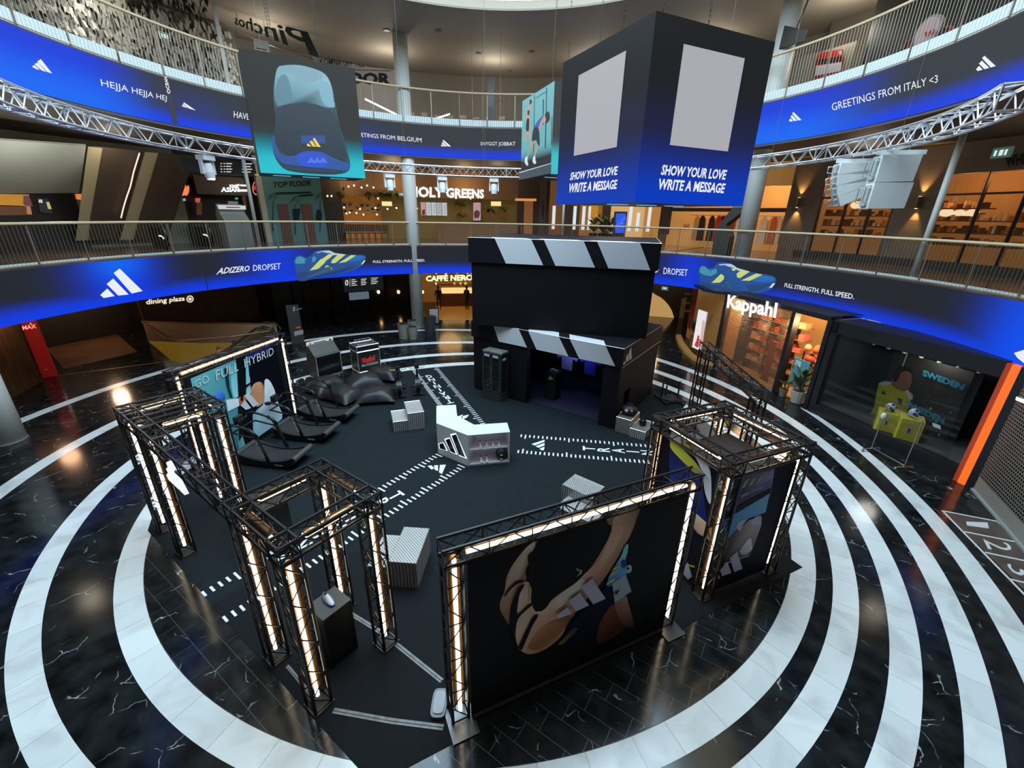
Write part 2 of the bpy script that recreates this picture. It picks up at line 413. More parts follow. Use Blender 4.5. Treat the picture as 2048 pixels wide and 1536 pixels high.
# event carpet
carpet_mat = M('charcoal_carpet', (.0040,.0088,.0112), .85, noise=.25, nscale=6, spec=.25)
carpet2_mat = M('black_carpet', (.0028,.0042,.0058), .85, noise=.2, nscale=6, spec=.25)
cp = thing('event_carpet', 'large charcoal carpet under the training area printed with white rulers', 'carpet', (-1,9,0))
MB().prism(CARPET, .002, .008).build('carpet_sheet', carpet_mat, cp)
dark = [[(-5.3,5.62),(-1.62,3.08),(.81,4.3),(2.99,5.33),(6.0,6.78),(5.6,7.65),(-.6,4.95),(-1.65,6.9),(-4.35,7.0)],
        [(3.4,8.35),(5.62,7.6),(4.9,9.2),(4.75,10.2),(1.2,8.9),(1.6,8.1)]]
for q in dark: MB().prism(q, .008, .0095).build('carpet_panel', carpet2_mat, cp)
PRINT = M('white_carpet_print', (.72,.76,.75), .6)
def ruler(a0, a1, b0, b1, n, big=5):
    """two rows of tick marks between ground points; ticks point inwards"""
    mb = MB()
    for (s, e), other in (((a0,a1), (b0,b1)), ((b0,b1), (a0,a1))):
        s = Vector((*s,0)); e = Vector((*e,0)); t = (e-s); L = t.length; t.normalize()
        os_ = Vector((*other[0],0)); nn = (os_-s); nn -= t*nn.dot(t); nn.normalize()
        for i in range(n):
            p = s+t*(L*i/(n-1)); ln = .26 if i % big == (0 if big == 8 else 1) else .17; w2 = .022
            mb.prism([(p+t*w2).to_2d(), (p+t*w2+nn*ln).to_2d(), (p-t*w2+nn*ln).to_2d(), (p-t*w2).to_2d()], .0095, .0108)
    return mb
def rl(p): q = gp(*p, .01); return (q.x, q.y)
ruler(rl((1043,869)), rl((1345,893)), rl((1036,906)), rl((1345,931)), 35, 10).build('ruler_ticks', PRINT, cp)['kind'] = 'stuff'
ruler(rl((878,904)), rl((404,1183)), rl((936,931)), rl((455,1243)), 46, 5).build('ruler_ticks', PRINT, cp)['kind'] = 'stuff'
ruler(rl((824,741)), rl((884,822)), rl((877,736)), rl((970,846)), 40, 7).build('ruler_ticks', PRINT, cp)['kind'] = 'stuff'
fa = floorart(.01, .001)
for q in ([(1063,888),(1089,879.5),(1089,883.5),(1069,891)], [(1071,892.5),(1089,886),(1089,891),(1077,895.5)], [(1079,897.5),(1089,893.5),(1088,900),(1084,901)]): fa.poly(q, PRINT)
fa.cut('floor_logo', cp)
for q in ([(855,932),(863,931),(869,937),(863,939)], [(868,931),(876,930.5),(876,942),(870,940)], [(880,930),(892,929.5),(884,948),(878,945)]): fa.poly(q, PRINT)
fa.cut('floor_logo', cp)
for q in ([(916,833),(926,829),(921,839),(914,836)], [(926,832),(938,829.5),(934,835),(924,840)]): fa.poly(q, PRINT)
fa.cut('floor_logo', cp)
def ltr(ch, c, w_, h_, ang):
    vs, fs = unit_text(ch, .02); c = Vector(c); u = Vector((math.cos(ang), math.sin(ang), 0)); v = Vector((-u.y, u.x, 0))
    MB().add([c+u*((x-.5)*w_)+v*((y-.5)*h_)+Vector((0,0,.0108)) for x, y in vs], fs).build('floor_letter', PRINT, cp)
def word_on_floor(word, p0, p1, h_, flipdir):
    a = gp(*p0, .01); b = gp(*p1, .01); d = b-a; ang = math.atan2(d.y, d.x)+flipdir
    for i, ch in enumerate(word):
        c = a+d*(i/(len(word)-1)); ltr(ch, (c.x,c.y,0), (.16 if ch == 'I' else .26) if ch != 'I' else .06, h_, ang)
word_on_floor('TRAINING', (1178,897), (1385,912), .38, R_(90))
word_on_floor('TRAINING', (899,803), (858,753), .36, R_(90))
word_on_floor('TRAINING', (792,991), (566,1108), .36, R_(90))
fa.done('floor_logos', cp)
# ------------------------------------------------------------------ slabs, soffits, ceiling, dome
T0, T1 = R_(-52), R_(232)
conc = M('concourse_stone', (.10,.062,.038), .16, noise=.3, nscale=1.5)
soff = M('taupe_soffit', (.085,.066,.05), .7)
gsoff = M('dark_soffit', (.035,.028,.024), .8)
ceilm = M('warm_grey_ceiling', (.36,.32,.26), .8)
struct('floor_level_one', MB().arc(C1, R1+.02, 25, 4.6, 4.88, T0, T1, 90), conc)
struct('ceiling_ground', MB().arc(C1, R1+.02, 25, 3.35, 4.59, T0, T1, 90), gsoff)
struct('floor_level_two', MB().arc(C2, R2+.02, 26, 10.3, 10.92, T0, T1, 90), conc)
struct('ceiling_level_one', MB().arc(C2, R2+.02, 26, 9.36, 10.29, T0, T1, 90), soff)
struct('ceiling', MB().arc((-.6,12.4), 10.65, 30, 14.8, 15.1, 0, 2*PI, 96), ceilm)
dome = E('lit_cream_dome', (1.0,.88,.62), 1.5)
prof = [(10.64,15.1),(10.4,15.9),(8.5,16.9),(5,17.6),(.05,17.8)]
mb = MB(); mb.lathe((-.6,12.4,0), prof[:3], 72); mb.f = mb.f[:-2]; mb.m = mb.m[:-2]
struct('ceiling_dome', mb, dome)
mb = MB(); mb.lathe((-.6,12.4,0), prof[2:], 72); mb.f = mb.f[:-2]; mb.m = mb.m[:-2]
struct('dome_centre_glow', mb, E('cool_fill_glow', (.58,.79,.98), 10.4))  # unseen glowing disc added to throw cool light on the floor
mb = MB()
for i in range(72):
    t = 2*PI*i/72; mb.path([(-.6+r*math.cos(t)*.998, 12.4+r*math.sin(t)*.998, z-.01) for r, z in prof], .012, 4)
struct('trim_1', mb, M('dome_seam', (.5,.42,.3), .6))
ring_light = E('ceiling_edge', (1,.9,.6), 1.)
struct('trim_2', MB().arc((-.6,12.4), 10.6, 10.66, 14.75, 14.82, 0, 2*PI, 96), M('dome_edge', (.2,.17,.13), .6))
# ------------------------------------------------------------------ led ribbon screens
def sstep(a, b, x):
    t = max(0., min(1., (x-a)/(b-a))); return t*t*(3-2*t)
def ribbon(name, label, C, R, z0, z1, t0, t1, fn, n=420, rows=10):
    t = thing(name, label, 'screen', (C[0]+R*math.cos((t0+t1)/2), C[1]+R*math.sin((t0+t1)/2), z0))
    mb = MB(); cols = []
    for i in range(n+1):
        th = t0+(t1-t0)*i/n
        for j in range(rows+1):
            v = j/rows; mb.v.append(Vector((C[0]+R*math.cos(th), C[1]+R*math.sin(th), z0+(z1-z0)*v))); cols.append(fn(th, v))
    for i in range(n):
        for j in range(rows):
            a = i*(rows+1)+j; b = a+rows+1; mb.f.append([a, a+1, b+1, b]); mb.m.append(0)
    o = mb.build('screen_face', vcol_mat('led_ribbon_picture', 1.0), t)
    at = o.data.color_attributes.new('Col', 'FLOAT_COLOR', 'POINT'); at.data.foreach_set('color', [c for q in cols for c in (*q, 1.)])
    MB().arc(C, R+.03, R+.12, z0, z1, t0, t1, 120).build('screen_housing', BLK, t)
    return t
DK = (.012,.014,.019); BL = lin((0,58,232)); BR = lin((8,104,240))
def mixc(a, b, t): return tuple(a[i]+(b[i]-a[i])*t for i in range(3))
def th1(px): return cyltz(px, 545, C1, R1)[0]
def th2(px, py): return cyltz(px, py, C2, R2)[0]
def blob(th, px, wd, f=th1): return math.exp(-((th-f(px))/R_(wd))**2)
def band1(th, v):
    b = .95*sstep(.46,.05,v)
    k = max(blob(th,240,5.5), blob(th,2110,5.), .8*blob(th,560,6), .75*blob(th,1380,5))
    c = mixc(DK, BL, max(b, min(1, k*(1.1-.25*v))))
    return mixc(c, BR, .8*blob(th,240,3.5)*sstep(.35,.9,v)+.3*blob(th,2110,4))
def t2(px, py): return cyltz(px, py, C2, R2)[0]
def band2(th, v):
    g = lambda px, py, wd: math.exp(-((th-t2(px,py))/R_(wd))**2)
    b = .95*sstep(.42,.03,v)
    left = sstep(t2(330,170), t2(150,130), th) if th < PI else 1.
    right = sstep(t2(1800,160), t2(1610,220), th)*sstep(t2(1400,240), t2(1480,235), -th+2*t2(1400,240)) if False else (sstep(t2(1830,150), t2(1600,220), th) if th < R_(38) else 0.)
    r2 = .55*sstep(t2(1915,120), t2(1935,110), 2*t2(1915,120)-th)*0
    k = max(left*(1.05-.25*v), right*(1.0-.2*v), .35*g(720,265,6)*(1-v), .5*g(390,200,6)*(1-v)*.6)
    c = mixc((.028,.034,.04), BL, min(1, max(b, k)))
    c = mixc(c, BR, min(1, .9*left*sstep(.9,.1,v)+.9*right*sstep(.9,.1,v)))
    return c
rb1 = ribbon('led_ribbon_screen', 'blue and black curved led ribbon along the lower balcony edge with shoe pictures', C1, R1, 3.30, 4.82, R_(-40), R_(218), band1)
rb2 = ribbon('led_ribbon_screen', 'blue and black curved led ribbon along the upper balcony edge with greetings', C2, R2, 9.43, 10.88, R_(-45), R_(222), band2)
WTXT = E('screen_white', (.80,.83,.90), 1.)
A1 = cylart(C1, R1); A1.k = .006; A1.step = .002
# three-bar mark, shoes and words on the lower ribbon
A1.poly([(227,546),(239,537),(285,582),(263,587)], WTXT); A1.poly([(213,568),(226,557),(257,589),(236,591)], WTXT); A1.poly([(200,590),(214,577),(229,592),(207,596)], WTXT); A1.cut('three_bar_mark', rb1)
A1.poly([(2029,706),(2048,700),(2090,690),(2110,740),(2060,735),(2036,716)], WTXT); A1.cut('three_bar_mark', rb1)
A1.text('ADIZERO', [(432,549),(499,542),(499,531),(436,536)], WTXT, .018, .2); A1.cut('lettering', rb1)
A1.text('DROPSET', [(506,542),(561,538),(561,526),(506,530)], WTXT); A1.cut('lettering', rb1)
A1.text('FULL STRENGTH. FULL SPEED.', [(746,526),(850,523),(850,518),(746,521)], WTXT, .012); A1.cut('lettering', rb1)
A1.text('ADIZERO', [(1240,543),(1317,546),(1318,535),(1243,531)], WTXT, .018, .2); A1.cut('lettering', rb1)
A1.text('DROPSET', [(1327,548),(1375,552),(1376,539),(1328,535)], WTXT); A1.cut('lettering', rb1)
A1.text('FULL STRENGTH. FULL SPEED.', [(1569,574),(1709,599),(1710,588),(1571,566)], WTXT, .012); A1.cut('lettering', rb1)
A1.poly([(404,511),(406,511),(416,580),(414,580)], S8((6,8,14))); A1.cut('panel_gap', rb1)
def shoe_art(A, f):
    s = lambda pts: [f(*p) for p in pts]
    A.poly(s([(0,.62),(.02,.8),(.07,.86),(.13,.78),(.2,.84),(.26,1.0),(.42,1.0),(.52,.86),(.72,.78),(.93,.74),(.99,.62),(.96,.48),(.93,.3),(.78,.12),(.6,.05),(.3,.02),(.1,-.04),(.03,.03),(.02,.2),(.015,.45)]), S8((16,70,140)), 3)
    A.poly(s([(.02,.6),(.03,.78),(.08,.82),(.14,.72),(.22,.78),(.3,.92),(.24,.62),(.14,.52)]), S8((58,140,165)), 3)
    A.poly(s([(.03,.05),(.1,0),(.3,.04),(.6,.1),(.85,.3),(.94,.48),(.8,.42),(.5,.3),(.2,.26),(.04,.3)]), S8((14,58,112)), 2)
    A.poly(s([(.26,.93),(.42,.99),(.5,.88),(.66,.8),(.5,.8),(.36,.86)]), S8((176,200,205)), 2)
    A.poly(s([(.7,.7),(.92,.7),(.97,.6),(.85,.5),(.66,.52)]), S8((20,100,180)), 2)
    for a, b, c, d in (((.17,.3),(.28,.34),(.5,.86),(.37,.84)), ((.36,.38),(.46,.4),(.66,.8),(.55,.82)), ((.55,.48),(.66,.5),(.82,.74),(.74,.76))):
        A.poly(s([a,b,c,d]), S8((196,208,110)))
    A.poly(s([(.36,.36),(.42,.56),(.5,.34),(.44,.24)]), S8((150,190,105)))
    A.poly(s([(.36,.36),(.45,.38),(.44,.24),(.4,.2)]), S8((40,90,60)))
    A.poly(s([(.9,.33),(.95,.5),(.98,.5),(.94,.36)]), S8((205,215,225)))
shoe_art(A1, quadmap([(589,562),(733,543),(733,497),(586,503)])); A1.cut('shoe_picture', rb1)
shoe_art(A1, quadmap([(1398,581),(1556,598),(1556,536),(1398,521)])); A1.cut('shoe_picture', rb1)
A1.done('ribbon_graphics', rb1)
A2 = cylart(C2, R2); A2.k = .006; A2.step = .002
A2.poly([(74,123),(81,118),(104,147),(94,144)], WTXT); A2.poly([(68,128),(75,125),(92,144),(83,141)], WTXT); A2.poly([(63,133),(68,130),(79,140),(71,138)], WTXT); A2.cut('three_bar_mark', rb2)
A2.text('HEJJA HEJJA HEJ', [(203,176),(333,205),(333,192),(200,158)], WTXT); A2.cut('lettering', rb2)
A2.poly([(326,154),(334,157),(356,247),(344,244)], S8((6,8,12))); A2.cut('panel_gap', rb2)
A2.text('OCEAN', [(341,187),(333,154),(327,153),(334,188)], WTXT, .03); A2.cut('lettering', rb2)
A2.logo([(363,213),(391,221),(385,201),(362,206)], WTXT); A2.cut('three_bar_mark', rb2)
A2.text('HAVE', [(467,235),(498,240),(498,228),(467,222)], WTXT); A2.cut('lettering', rb2)
A2.text('GREETINGS FROM BELGIUM', [(705,272),(843,285),(843,276),(703,264)], WTXT); A2.cut('lettering', rb2)
A2.logo([(882,293),(902,293),(897,278),(880,281)], WTXT); A2.cut('three_bar_mark', rb2)
A2.text('SNYGGT JOBBAT', [(961,293),(1031,294),(1031,284),(961,284)], WTXT); A2.cut('lettering', rb2)
A2.logo([(1579,244),(1604,240),(1600,222),(1578,226)], WTXT); A2.cut('three_bar_mark', rb2)
A2.text('GREETINGS FROM ITALY <3', [(1666,222),(1878,165),(1878,149),(1664,207)], WTXT); A2.cut('lettering', rb2)
A2.logo([(1955,143),(1995,132),(1992,106),(1955,116)], WTXT); A2.cut('three_bar_mark', rb2)
A2.done('ribbon_graphics', rb2)
# ------------------------------------------------------------------ balustrades
RAIL = M('pale_oak_handrail', (.58,.45,.28), .4)
BARS = M('balustrade_wire', (.30,.26,.20), .4, .6)
PANEL = M('white_upstand_panel', (.62,.68,.66), .5)
def balustrade(label, C, R, zb, zt, ph, t0, t1, rr=.045, wire=.0065):
    t = thing('balustrade', label, 'balustrade', (C[0], C[1]+R, zb))
    n = 140; MB().path([(C[0]+(R+.05)*math.cos(t0+(t1-t0)*i/n), C[1]+(R+.05)*math.sin(t0+(t1-t0)*i/n), zt) for i in range(n+1)], rr, 8).build('handrail', RAIL, t, True)
    mb = MB(); m = int((t1-t0)*R/.115)
    for i in range(m):
        a = t0+(t1-t0)*i/m; p = Vector((C[0]+(R+.05)*math.cos(a), C[1]+(R+.05)*math.sin(a), 0)); mb.tube((p.x,p.y,zb), (p.x,p.y,zt-.03), wire, 4, caps=False)
    for zz in (zb+.07,):
        mb.path([(C[0]+(R+.05)*math.cos(t0+(t1-t0)*i/n), C[1]+(R+.05)*math.sin(t0+(t1-t0)*i/n), zz) for i in range(n+1)], .012, 4)
    mb.build('wire_infill', BARS, t)['kind'] = 'stuff'
    m = int((t1-t0)*R/1.45)
    for i in range(m):
        a = t0+(t1-t0)*(i+.5)/m; da = .55/R*1.25
        MB().arc(C, R+.09, R+.11, zb, zb+ph, a-.695/R, a+.695/R, 4).build('upstand_panel', PANEL, t)
        p = Vector((C[0]+(R+.07)*math.cos(a+.725/R), C[1]+(R+.07)*math.sin(a+.725/R), 0))
        MB().box((p.x,p.y,(zb+zt)/2), (.02,.028,zt-zb-.04), a).build('post', BARS, t)
    return t
balustrade('lower balcony balustrade of thin vertical wires with pale handrail', C1, R1, 4.83, 6.1, .14, R_(-32), R_(212))
balustrade('upper balcony balustrade with pale handrail and white panels at its foot', C2, R2, 10.9, 12.48, .38, R_(-38), R_(218), .05)
# ------------------------------------------------------------------ columns
COLM = M('off_white_column', (.55,.56,.51), .5)
def column(name, label, p, r, z0, z1):
    t = thing(name, label, 'column', (p[0],p[1],z0))
    MB().lathe((p[0],p[1],0), [(r,z0),(r,z1)], 28).build('shaft', COLM, t, False)
    for poly in t.children[0].data.polygons: poly.use_smooth = len(poly.vertices) == 4
    MB().lathe((p[0],p[1],0), [(r+.02,z0),(r+.02,z0+.08)], 28).build('foot_ring', STEEL, t)
column('round_column', 'thick white round column rising past the salad bar beside the bins', (-5.86,25.9), .36, 0, 14.8)
column('round_column', 'thick white round column at the left edge by the fast food pylon', (-15.05,11.15), .43, 0, 3.35)
q = cyl(1485, 500, C1, 14.25); column('round_column', 'thick white round column in front of the upstairs clothing shop', (q.x,q.y), .37, 4.88, 14.8)
q = cyl(519, 491, C1, 14.15); column('slender_pole', 'thin white pole behind the balcony rail left of the shoe cube', (q.x,q.y), .075, 4.88, 14.8)
q = cyl(1828, 548, C1, 14.1); column('slender_pole', 'thin white pole behind the balcony rail right of the hanging loudspeakers', (q.x,q.y), .085, 4.88, 9.36)
q = cyl(1124, 476, C1, 14.1); column('slender_pole', 'thin white pole behind the balcony rail under the big message cube', (q.x,q.y), .07, 4.88, 9.36)

# ------------------------------------------------------------------ added fill lights brightening balconies and ceilings, no fittings
for k in range(9):
    a = R_(4+22*k); point('upper_concourse_fill', (C2[0]+15.2*math.cos(a), C2[1]+15.2*math.sin(a), 13.7), 110, (1,.9,.76), .35)
for k in range(9):
    a = R_(2+22*k); point('lower_concourse_fill', (C1[0]+16.4*math.cos(a), C1[1]+16.4*math.sin(a), 8.6), 45, (1,.86,.68), .35)
point('foyer_fill', (C1[0]+15.6*math.cos(R_(166)), C1[1]+15.6*math.sin(R_(166)), 7.2), 130, (1,.97,.86), .4)  # added only to brighten the grey-green ceiling slope
# ================================================================== TRUSSES
TBLK = M('black_truss_paint', (.014,.012,.012), .35, .3)
TUBE = E('warm_white_light_tube', (1.0,.80,.54), 5.5)
BRONZE = M('bronze_reflector', (.22,.12,.05), .28, 1.)
ALU = M('bright_aluminium', (.78,.80,.80), .28, .85)
def truss_mb(a, b, w=.29, side=None, rc=.024, rl_=.010, pitch=None, mb=None, ends=True):
    """square lattice girder between two end centres"""
    a = Vector(a); b = Vector(b); d = b-a; L = d.length; d.normalize()
    s = Vector(side) if side else (Vector((0,0,1)) if abs(d.z) < .9 else Vector((1,0,0)))
    x = (s-d*s.dot(d)).normalized(); y = d.cross(x); h = w/2-rc
    mb = mb or MB(); cs = [x*h+y*h, x*h-y*h, -x*h-y*h, -x*h+y*h]
    for c in cs: mb.tube(a+c, b+c, rc, 6)
    n = max(2, round(L/(pitch or w*1.05)))
    for k in range(4):
        c0, c1 = cs[k], cs[(k+1) % 4]
        for i in range(n):
            p = a+d*(L*i/n); q = a+d*(L*(i+1)/n)
            if i % 2 == 0: mb.tube(p+c0, q+c1, rl_, 4, caps=False)
            else: mb.tube(p+c1, q+c0, rl_, 4, caps=False)
            if i % 2 == 0 or not ends: mb.tube(p+c0, p+c1, rl_, 4, caps=False)
        if ends: mb.tube(b-d*.012+c0, b-d*.012+c1, rl_, 4, caps=False)
    return mb
def light(t, a, b, open_dir=None, r=.027):
    a = Vector(a); b = Vector(b)
    MB().tube(a, b, r, 10).build('light_tube', TUBE, t, True)
    if open_dir is not None:
        o = Vector(open_dir).normalized(); d = (b-a).normalized(); o = (o-d*o.dot(d)).normalized(); e = d.cross(o); mb = MB(); n = 8
        for i in range(n+1):
            th = PI*.15+PI*.7*i/n; off = -o*math.sin(th)*.085+e*math.cos(th)*.085
            mb.v += [a+off, b+off]
        mb.f = [[2*i, 2*i+1, 2*i+3, 2*i+2] for i in range(n)]; mb.m = [0]*n
        mb.build('reflector', BRONZE, t, True)
def tower(t, front, u, v, su, sv, ztop, posts=(1,1,1,1), plates=True, lit=True, w=.29, beams=(1,1,1,1), openv=None, litbeams=(1,1,1,1)):
    """four lattice posts and a lattice ring on top. corners: front, front+u, front+u+v, front+v"""
    f = Vector((*front,0)); u = Vector((*u,0)).normalized(); v = Vector((*v,0)).normalized(); h = w/2
    cs = [f+u*h+v*h, f+u*(su-h)+v*h, f+u*(su-h)+v*(sv-h), f+u*h+v*(sv-h)]
    ctr = sum(cs, Vector())/4
    for k, c in enumerate(cs):
        if not posts[k]: continue
        truss_mb(c+Vector((0,0,.03)), c+Vector((0,0,ztop-w)), w, u).build('truss_post', TBLK, t)
        if plates: MB().box((c.x,c.y,.02), (w+.02,w+.02,.02), math.atan2(u.y,u.x)).build('foot_plate', BLK, t)
        if lit: light(t, c+Vector((0,0,.18)), c+Vector((0,0,ztop-w-.1)), openv or Vector((0,-1,0)))
    for k in range(4):
        if not beams[k]: continue
        a, b = cs[k], cs[(k+1) % 4]; d = (b-a).normalized(); zc = Vector((0,0,ztop-h))
        truss_mb(a-d*h+zc, b+d*h+zc, w, (0,0,1)).build('truss_beam', TBLK, t)
        if lit and litbeams[k]: light(t, a+d*.25+zc, b-d*.25+zc, (ctr-a).cross(Vector((0,0,1))) if False else Vector((0,0,-1)), .025)
    return cs
U1 = (.59,.807); V1 = (.813,-.582)
gate = thing('truss_gateway', 'black lit truss gateway of two towers joined by a long beam at left', 'truss', (-4.7,5.6,0))
Lf = tower(gate, (-2.66,3.82), U1, (-.813,.582), 1.47, 1.47, 2.98)
Lb = tower(gate, (-6.62,6.69), U1, (-.813,.582), 1.43, 1.46, 2.98)
a = Vector((-6.62,6.69,0)); b = Vector((-3.86,4.68,0)); hz = Vector((*U1,0)).normalized()*.145+Vector((0,0,2.98-.145))
truss_mb(a+hz, b+hz, .29, (0,0,1)).build('truss_beam', TBLK, gate)
for k in (.33,.66):   # extra cross tubes over the rear tower
    p = Vector((-7.78,7.52,2.97)).lerp(Vector((-6.62,6.69,2.97)), k); MB().tube(p, p+Vector((*U1,0)).normalized()*1.43, .024, 6).build('cross_tube', TBLK, gate)
# glowing three-bar sign hung under the long beam
c0 = onplane(350, 948, (-5.4,5.83,0), Vector((.582,.813,0)))
sg = thing('glowing_logo_sign', 'small glowing white three-bar sign hung under the long truss beam', 'sign', (c0.x,c0.y,c0.z-.3))
dv = Vector((*V1,0)).normalized(); nv = Vector((-.582,-.813,0)).normalized()
sgn = [Vector((0,0,0))]
for q in LOGO:
    pts = [c0 + dv*((x-.5)*.74) + Vector((0,0,(y-.3)*.74)) - nv*.02 for x, y in q]
    MB().extr(pts, nv*.06).build('bar', E('sign_glow_white', (.78,.82,1.0), 1.15), sg)
MB().tube(c0+Vector((0,0,.1)), Vector((c0.x,c0.y,2.72)), .012, 5).build('hanger', TBLK, sg)
# dark cabinet under the long beam
def pbox(mb, quad, z0, z1, mi=0): return mb.prism([(p[0],p[1]) for p in quad], z0, z1, mi)
cab = thing('equipment_cabinet', 'plain black cabinet standing below the long truss beam', 'cabinet', (-5.2,7.1,0))
o = Vector((-5.55,7.35,0)); uu = Vector((*U1,0)).normalized(); vv = Vector((*V1,0)).normalized()
MB().obox(o+Vector((0,0,.01)), vv*.7, uu*.55, Vector((0,0,1.0))).build('body', M('matt_black_board', (.008,.008,.009), .6), cab)
MB().obox(o+Vector((0,0,1.01))-vv*.01-uu*.01, vv*.72, uu*.57, Vector((0,0,.025))).build('top', BLK, cab)
MB().obox(o+Vector((.0,0,.3))-uu*.004+vv*.15, vv*.4, -uu*.006, Vector((0,0,.012))).build('label_strip', WHITE, cab)
# right-hand tower with two banners
rt_u, rt_v = (-.397,.918), (.918,.397)
rtow = thing('truss_tower', 'square black lit truss tower with two shoe banners at right', 'truss', (4.4,6.9,0))
Rt = tower(rtow, (3.57,5.86), rt_u, rt_v, 1.98, 1.98, 2.98)
MB().obox(Vector((3.75,6.4,2.3)), Vector((*rt_v,0))*1.55, Vector((*rt_u,0))*1.3, Vector((0,0,.02))).build('inner_roof_sheet', M('dark_brown_sheet', (.02,.013,.009), .7), rtow)
# black arch behind the tower
arch = thing('truss_arch', 'plain unlit black truss arch standing on the rings before the shuttered shop', 'truss', (5.9,11,0))
pa, pb = Vector((6.03,12.9,0)), Vector((5.7,9.1,0)); d = (pb-pa).normalized()
for p in (pa, pb):
    truss_mb(p+Vector((0,0,.03)), p+Vector((0,0,2.7)), .3, d).build('truss_post', TBLK, arch); MB().box((p.x,p.y,.02), (.5,.5,.02), math.atan2(d.y,d.x)).build('foot_plate', BLK, arch)
truss_mb(pa-d*.15+Vector((0,0,2.85)), pb+d*.15+Vector((0,0,2.85)), .3, (0,0,1)).build('truss_beam', TBLK, arch)
# ------------------------------------------------------------------ framed banners
def framed(label, a, b, ztop, zb0, zb1, name='banner_frame', lit=True, w=.28, board=(.02,.02,.022)):
    """lattice goal frame from ground point a (left) to b (right) with a printed board inside"""
    A_, B_ = Vector((*a,0)), Vector((*b,0)); d = (B_-A_).normalized(); n = Vector((d.y,-d.x,0))
    t = thing(name, label, 'banner', tuple((A_+B_)/2)); h = w/2
    for p in (A_+d*h, B_-d*h):
        truss_mb(p+Vector((0,0,.03)), p+Vector((0,0,ztop-w)), w, d).build('truss_post', TBLK, t)
        MB().obox(p-d*(h+.05)-n*.25+Vector((0,0,.012)), d*(w+.1), n*.62, Vector((0,0,.015))).build('base_plate', M('dark_steel_plate', (.12,.12,.12), .35, .9), t)
        if lit: light(t, p+n*.09+Vector((0,0,.2)), p+n*.09+Vector((0,0,ztop-.2)), n)
    zc = Vector((0,0,ztop-h))
    truss_mb(A_+zc, B_+zc, w, (0,0,1)).build('truss_beam', TBLK, t)
    if lit: light(t, A_+d*.3+n*.09+zc, B_-d*.3+n*.09+zc, n)
    o = A_+d*(w+.01)+n*(h-.04)+Vector((0,0,zb0)); L = (B_-A_).length-2*w-.02
    bm_ = M('banner_board_%d' % len(MATS), tuple(c*.5 for c in board), .6, spec=.1)
    MB().obox(o, d*L, n*.03, Vector((0,0,zb1-zb0))).build('board', bm_, t)
    f0 = o+n*.03; f1 = f0+d*L
    return t, (f0.x,f0.y), (f1.x,f1.y)
fb, f0, f1 = framed('tall banner of a bent-over athlete in a lit truss frame at the front', (-.80,3.87), (2.83,5.53), 3.08, .04, 2.80)
MB().obox(Vector((f0[0],f0[1],.02))+Vector((f1[1]-f0[1],-(f1[0]-f0[0]),0)).normalized()*.01, Vector((f1[0]-f0[0],f1[1]-f0[1],0)), Vector((f1[1]-f0[1],-(f1[0]-f0[0]),0)).normalized()*.05, (0,0,.05)).build('kick_strip', M('dusk_black_board', (.012,.010,.018), .6), fb)
A = planeart(f0, f1)
zb = lambda *p: [(980+x/2.975, 1000+y/2.975) for x, y in p]
st = lambda *q: [((980+x/2.975, 1000+y/2.975), c) for x, y, c in q]
A.gpoly(zb((290,235),(230,268),(170,335),(122,405),(97,465),(86,540),(60,605),(60,650),(80,690),(115,742),(122,640),(150,560),(190,500),(215,470),(210,420),(232,370),(250,310)), st((230,275,(214,178,158)),(150,380,(196,150,128)),(190,420,(120,80,62)),(90,540,(186,136,112)),(80,660,(150,108,78)),(115,740,(70,50,40))))
A.gpoly(zb((190,500),(232,490),(240,560),(255,640),(300,672),(360,600),(420,552),(500,498),(560,440),(600,400),(650,325),(690,255),(720,185),(748,92),(885,45),(872,110),(835,205),(790,285),(750,360),(705,430),(660,490),(600,560),(540,622),(500,680),(460,730),(430,800),(380,850),(320,890),(250,915),(200,906),(165,870),(150,800),(158,720),(165,620)), st((770,130,(206,170,148)),(860,90,(90,66,56)),(700,280,(196,150,124)),(770,310,(110,70,50)),(620,420,(176,128,104)),(660,490,(104,66,46)),(480,540,(220,186,168)),(520,650,(108,70,50)),(330,690,(196,150,126)),(380,830,(150,104,70)),(230,900,(160,112,70)),(160,850,(206,170,150)),(170,640,(204,168,146))))
A.gpoly(zb((300,668),(380,592),(470,522),(548,470),(560,500),(470,590),(400,650),(340,700),(310,720)), st((330,660,(200,154,130)),(470,540,(228,196,180)),(350,705,(178,130,104))))
A.gpoly(zb((620,395),(670,320),(715,215),(745,150),(790,160),(770,240),(710,330),(650,420)), st((700,260,(208,164,138)),(760,170,(190,148,124)),(650,410,(180,130,104))))
A.gpoly(zb((225,880),(270,800),(330,740),(420,700),(480,690),(440,760),(380,830),(300,885)), st((300,780,(168,118,82)),(460,700,(110,72,50)),(260,880,(128,86,54)),(360,840,(146,100,64))))
A.poly(zb((285,240),(420,198),(560,150),(690,108),(702,140),(706,195),(680,260),(640,330),(580,402),(520,470),(430,530),(370,582),(330,640),(290,652),(258,622),(236,560),(240,500),(215,470),(228,400),(224,330),(262,292)), P((17,15,15)), 3)
A.gpoly(zb((690,110),(740,92),(720,150),(700,140)), st((715,110,(150,112,94)),(700,135,(110,78,64))), 0)
A.gpoly(zb((228,500),(246,530),(240,600),(262,660),(330,650),(300,668),(250,665),(232,600)), st((240,560,(150,126,100)),(300,660,(196,172,140))), 2)
A.poly(zb((508,396),(512,410),(545,412),(540,432),(512,452),(528,432),(535,418),(515,418)), P((196,196,200)))
A.poly(zb((80,560),(110,520),(150,480),(200,472),(205,482),(160,492),(120,525),(85,570)), P((18,18,46)))
